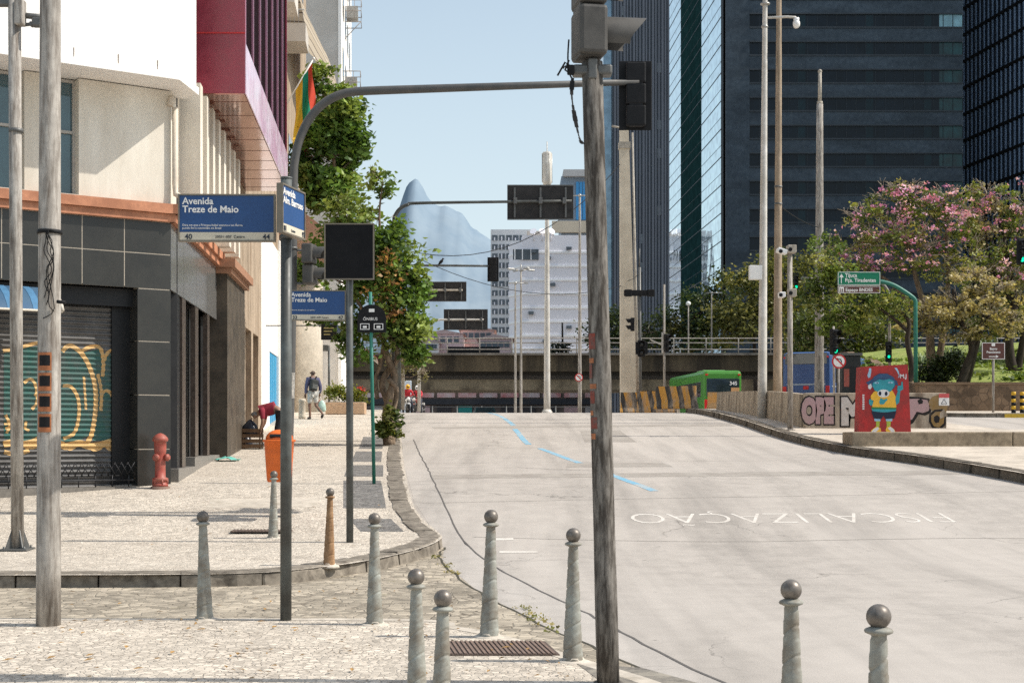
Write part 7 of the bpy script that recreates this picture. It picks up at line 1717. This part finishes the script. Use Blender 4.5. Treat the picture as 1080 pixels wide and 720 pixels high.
# grass tufts, shrubs
tf = []
for k in range(160):
    y = rng.uniform(61,82); x = rng.uniform(18.5,36); tf.append((x,y,MZ(x,y)+.06,.5,.5,.05))
gq = leaf_cloud('grass_tufts', tf, 14000, .22, [(.14,.21,.03),(.20,.25,.05),(.09,.14,.02)], 17, None, M_leaf, clumps=2, sig=.7); gq['kind'] = 'stuff'
def spiky(label, p, n, r, h, col, seed, name='agave_plant'):
    p = V(p); t = thing(name, label, 'plant', p, group='spiky plants on the slope'); rr = random.Random(seed); a = MB(p)
    for i in range(n):
        t_ = rr.uniform(0,2*PI); e = V((math.cos(t_),math.sin(t_),0)); w_ = V((-e.y,e.x,0))*.045; b0 = p+e*.03*r+V((rr.uniform(-.4,.4)*r,rr.uniform(-.3,.3)*r,0)); m1 = b0+e*r*.35*rr.uniform(.4,1)+V((0,0,h*.65*rr.uniform(.7,1.1))); tp = m1+e*r*.4*rr.uniform(.3,1)+V((0,0,h*.3*rr.uniform(.1,1.3)))
        a.add([b0-w_,b0+w_,m1+w_*.9,m1-w_*.9,tp],[(0,1,2,3),(3,2,4)])
    a.build('leaves', pm('agave_leaf', col, .2, 6, .5), t)
for i,(x,y,d,n,r,h,lab) in enumerate(((985,377,76,60,1.0,1.0,'left pale spiky agave clump between the trunks'),(1003,374,78,70,1.1,1.1,'middle pale spiky agave clump, the largest on the slope'),(1040,357,82,50,1.0,1.0,'spiky agave clump above the brown tourist sign'),(975,381,74,40,.8,.8,'smallest agave clump by the green pole'))):
    X = PX(x,d); spiky(lab, (X,d,MZ(X,d)), n, r, h, (.30,.36,.20), i)
d = 66.; X = PX(997,d); q = V((X,d,MZ(X,d))); SH = thing('shrub', 'dark green shrub at the foot of the leaning trunk', 'shrub', q); leaf_cloud('leaves', [(X,d,q.z+.6,.8,.6,.6),(X-.7,d,q.z+.4,.6,.5,.45),(X+.6,d,q.z+.9,.5,.5,.7)], 2600, .16, [(.03,.045,.015),(.05,.065,.02),(.02,.03,.012)], 41, SH, M_leaf, loc=q); a = MB(q)
for k in range(5): limb(a, q+V((rng.uniform(-.3,.3),0,-.05)), q+V((rng.uniform(-.7,.7),rng.uniform(-.3,.3),.9)), .03,.012)
a.build('stem', M_bark_dk, SH)
def mbase(x, d): X = PX(x,d); return V((X,d,MZ(X,d)-.1))
DRY = [(.24,.20,.08),(.31,.25,.11),(.18,.16,.055),(.38,.31,.16)]; MIX = [(.10,.125,.03),(.17,.18,.045),(.07,.09,.022),(.23,.21,.075)]; GRN = [(.12,.18,.04),(.15,.20,.045),(.06,.09,.02),(.22,.25,.07)]
PINK = [(.66,.30,.50),(.74,.42,.60),(.58,.22,.42),(.80,.52,.66)]
# big pink flowering tree
d = 68.; b = mbase(985,d)
cl = [CL(900,270,d,1.4,1.2),CL(915,235,d,1.4,1.1),CL(945,215,d,1.5,1.1,None,.5),CL(975,225,d,1.5,1.2),CL(935,260,d,1.6,1.2,None,-.8),CL(965,265,d,1.5,1.2,None,-.5),CL(1000,215,d,1.2,.9),CL(995,250,d,1.4,1.2),CL(1015,235,d,1.0,1.0),CL(888,300,d,.9,.8),CL(1020,270,d,1.0,1.0),CL(955,205,d,1.0,.7),CL(985,285,d,1.3,.8),CL(910,305,d,1.0,.7)]
fl = [CL(925,235,d,1.3,.9,None,-1),CL(955,215,d,1.6,.9,None,-1),CL(975,230,d,1.5,1.1,None,-1.2),CL(935,265,d,1.6,1.0,None,-1.3),CL(995,240,d,1.4,1.1,None,-1),CL(905,280,d,1.2,.9,None,-1),CL(1010,220,d,1.0,.8,None,-1),CL(965,275,d,1.2,.6,None,-1.3),CL(895,255,d,.9,.8,None,-.8),CL(985,205,d,1.2,.6,None,-.5)]
tree('pink_trumpet_tree', 'large tree with pink blossom standing on the grassy slope', b, cl, 5600, .20, [(.17,.20,.045),(.25,.26,.065),(.12,.15,.035),(.32,.29,.10)], 51,
     [([b,b+V((-.1,.2,1.6)),P(980,340,d),P(968,300,d),P(955,250,d)],.26,.08),([b+V((.1,0,0)),P(992,370,d),P(998,330,d),P(1000,290,d),P(998,240,d)],.2,.07),([P(980,345,d),P(960,320,d),P(935,295,d),P(905,280,d)],.13,.05)], 190, clumps=15, bark=M_bark, sig=.15, twig_r=.03, shell=.55, flowers=(fl,2000,.15,PINK,24,.075), tw_up=.9)
# neighbours on the slope
d = 63.; b = mbase(955,d); tree('slope_tree', 'dark trunked tree leaning left beside the green sign pole', b, [CL(925,325,d,1.1,.8),CL(900,335,d,.9,.7),CL(880,320,d,.9,.8),CL(945,325,d,.9,.6),CL(868,290,d,.8,.8),CL(875,265,d,.8,.7),CL(895,340,d,.7,.5),CL(855,310,d,.6,.6),CL(885,285,d,.8,.7),CL(870,345,d,.6,.5)], 4600, .2, [(.13,.19,.04),(.20,.26,.055),(.09,.13,.03),(.30,.31,.09)], 52, [([b,P(962,390,d),P(957,360,d),P(958,338,d),P(940,320,d)],.17,.06),([P(958,350,d),P(935,330,d),P(900,310,d),P(875,285,d)],.09,.03)], 30, clumps=10, bark=M_bark_dk, sig=.25, twig_r=.02)
d = 65.; b = mbase(1012,d); tree('slope_tree', 'leaning dark trunked tree with dry tan leaves before the pink blossom', b, [CL(985,330,d,1.2,.9),CL(1010,320,d,1.2,.9),CL(1035,335,d,1.2,.9),CL(965,345,d,.9,.6),CL(1005,350,d,1.2,.6),CL(1045,310,d,1.0,.8),CL(1025,295,d,1.0,.7),CL(1060,340,d,.9,.7)], 4600, .20, [(.34,.28,.13),(.42,.34,.17),(.25,.22,.09),(.48,.41,.23)], 53, [([b,P(1020,385,d),P(1025,365,d),P(1012,335,d),P(1005,305,d)],.24,.07),([P(1024,365,d),P(1040,340,d),P(1050,305,d)],.14,.05),([b+V((.35,.3,0)),P(1026,380,d),P(1035,345,d),P(1040,310,d)],.17,.06)], 150, clumps=16, bark=M_bark_dk, sig=.16, twig_r=.022)
d = 70.; b = mbase(1068,d); tree('pink_trumpet_tree', 'sparse bare twigged tree with scattered pink blossom at the right edge', b, [CL(1045,230,d,1.2,1.1),CL(1070,250,d,1.2,1.1),CL(1055,275,d,1.2,1.0),CL(1085,220,d,1.1,1.0),CL(1040,205,d,.9,.7),CL(1095,270,d,1.2,1.0),CL(1065,300,d,1.1,.8),CL(1030,290,d,1.0,.8),CL(1075,325,d,1.2,.9),CL(1025,250,d,.9,.9)], 5200, .20, [(.30,.26,.12),(.38,.31,.15),(.17,.21,.05),(.24,.27,.07)], 54,
     [([b,P(1064,360,d),P(1070,320,d),P(1062,270,d),P(1055,230,d)],.28,.07),([b+V((.3,.2,0)),P(1080,350,d),P(1085,300,d),P(1085,240,d)],.2,.06),([P(1068,320,d),P(1045,280,d),P(1038,230,d)],.12,.04)], 190, clumps=15, bark=M_bark_dk, sig=.16, twig_r=.03, flowers=([CL(1050,225,d,1.3,1.0,None,-.8),CL(1075,240,d,1.3,1.1,None,-.8),CL(1060,280,d,1.2,.9,None,-1),CL(1080,200,d,1.0,.6)],900,.14,PINK,16,.09), tw_up=.9)
d = 78.; b = mbase(1100,d); tree('slope_tree', 'dense olive tree filling the right edge behind the bare twigs', b, [CL(1075,310,d,1.6,1.3),CL(1100,280,d,1.8,1.5),CL(1060,335,d,1.4,1.0),CL(1090,345,d,1.6,1.0),CL(1035,345,d,1.1,.8),CL(1120,320,d,1.6,1.3)], 5200, .24, [(.19,.20,.055),(.26,.25,.08),(.13,.14,.035)], 55, [([b,b+V((-.2,0,3)),P(1095,320,d)],.3,.1)], 20, clumps=10, bark=M_bark_dk)
d = 66.5; b = mbase(1000,d)
d = 86.; 
# darker trees further back, beyond the overpass
def far_tree(label, x, d, lobes, n, size, cols, seed, zb=0.):
    b = V((PX(x,d),d,zb)); tree('far_tree', label, b, [CL(a_,b_,d,c_,e_) for a_,b_,c_,e_ in lobes], n, size, cols, seed, [([b,b+V((.2,0,3)),P(x,340,d)],.3,.12)], 10, 'trees beyond the overpass', clumps=14, bark=M_bark_dk, sig=.27)
far_tree('yellow green tree standing behind the two tall poles', 795, 122, [(790,310,2.4,1.8),(815,300,2.2,1.8),(775,330,2.2,1.6),(835,320,2.2,2.0),(800,340,2.8,1.6),(850,285,1.9,1.6),(845,345,2.4,1.6),(765,350,1.6,1.2),(810,280,1.6,1.2)], 8000, .36, [(.22,.22,.06),(.29,.27,.09),(.15,.155,.045),(.10,.115,.03)], 61)
far_tree('dark green tree in front of the mirrored flank', 728, 128, [(722,340,2.2,2.0),(740,330,2.0,2.2),(755,310,1.8,2.0),(760,345,2.4,1.8),(705,355,1.6,1.4),(735,360,2.5,1.3)], 5600, .34, [(.035,.06,.018),(.06,.085,.025),(.10,.10,.035),(.022,.038,.012)], 62)
far_tree('dark low tree at the foot of the slate tower', 655, 132, [(650,345,2.0,1.6),(640,358,2.0,1.3),(668,355,2.2,1.4),(690,350,1.6,1.6)], 3800, .34, [(.03,.05,.016),(.05,.07,.02),(.02,.032,.011)], 63)
far_tree('green tree behind the coach and signal heads', 880, 100, [(860,350,1.8,1.4),(885,345,2.0,1.5),(905,355,1.8,1.4),(930,360,1.8,1.3),(845,365,1.4,1.0)], 5000, .3, MIX, 64)
far_tree('small dark tree on the street beyond the railing', 593, 200, [(592,367,1.3,.9),(585,372,1.0,.6)], 700, .4, [(.03,.04,.02),(.05,.05,.03)], 65)
# overhead cables
def cable(label, a_, b_, sag, r=.014):
    a_, b_ = V(a_), V(b_); pts = [a_.lerp(b_,i/14)-V((0,0,sag*4*(i/14)*(1-i/14))) for i in range(15)]; m = MB(a_); m.tube(pts, r, 5); tag(m.build('cable', M_sigblack, None, a_), label, 'cable')
cable('cable running right from the brown concrete pole to the steel mast', P(821,216,53), P(864,240,66), .12, .018)
cable('cable from the cream pylon to the signal pole below it', P(661,296,76), P(674,288,73), .1, .016)
cable('long cable from the cream pylon left towards the trees', P(657,170,76), P(420,262,64), 2.0, .02)
cable('long low cable crossing behind the overhead boards', P(660,300,76), P(440,272,64), 1.0, .016)

# ============================================================= pieces that stand apart become parts of their own
def split_pieces(o):
    me = o.data; n = len(me.vertices); par = list(range(n))
    def find(a):
        while par[a] != a: par[a] = par[par[a]]; a = par[a]
        return a
    for e in me.edges:
        a, b = find(e.vertices[0]), find(e.vertices[1])
        if a != b: par[a] = b
    isl = {}
    for i in range(n): isl.setdefault(find(i), []).append(i)
    ks = list(isl); bx = []
    for k in ks:
        c = [me.vertices[i].co for i in isl[k]]; bx.append(([min(v[j] for v in c) for j in range(3)], [max(v[j] for v in c) for j in range(3)]))
    size = [max(b[1][j]-b[0][j] for j in range(3)) for b in bx]; grp = list(range(len(ks)))
    def gf(a):
        while grp[a] != a: a = grp[a]
        return a
    for i in range(len(ks)):
        for j in range(i):
            g = math.sqrt(sum(max(0, bx[i][0][q]-bx[j][1][q], bx[j][0][q]-bx[i][1][q])**2 for q in range(3)))
            if g <= max(.02, .5*max(size[i], size[j])):
                a, b = gf(i), gf(j)
                if a != b: grp[a] = b
    gs = {}
    for i in range(len(ks)): gs.setdefault(gf(i), []).append(i)
    if len(gs) < 2 or len(gs) > 12: return
    own = {}
    for gi, (k, l) in enumerate(gs.items()):
        for i in l:
            for v in isl[ks[i]]: own[v] = gi
    nm = o.name.split('.')[0]
    for gi in range(len(gs)):
        ids = [v for v in range(n) if own[v] == gi]; mp_ = {v: i for i, v in enumerate(ids)}
        ps = [p for p in me.polygons if own[p.vertices[0]] == gi]
        m2 = bpy.data.meshes.new(nm); m2.from_pydata([me.vertices[v].co[:] for v in ids], [], [[mp_[v] for v in p.vertices] for p in ps])
        m2.polygons.foreach_set('use_smooth', [p.use_smooth for p in ps]); m2.materials.append(me.materials[0]); m2.update()
        if gi == 0: new0 = m2
        else: q = bpy.data.objects.new(nm, m2); COL.objects.link(q); q.parent = o.parent
    o.data = new0
for o in list(bpy.data.objects):
    if o.type == 'MESH' and o.parent and len(o.data.vertices) < 40000 and o.data.users == 1 and o.name.split('.')[0] in ('graffiti_outline','graffiti_fill','lettering','house_numbers','socks','shoes','horns','ears','arms','hands','legs','eyes','nostrils','bands','bracket','collar','post','bracing','stain_drips','downpipe','awning_stripe','teal_pane','edge_fin','eyes','roof_plant','strap','belly','shirt','muzzle','border','twigs','support','red_stripe','flange','wall'):
        split_pieces(o)
for o in bpy.data.objects:                       # singular names for the parts that were split
    b = o.name.split('.')[0]; s_ = {'socks':'sock','shoes':'shoe','horns':'horn','ears':'ear','arms':'arm','hands':'hand','legs':'leg','eyes':'eye','nostrils':'nostril','bands':'band','stain_drips':'stain_drip'}.get(b)
    if s_: o.name = s_
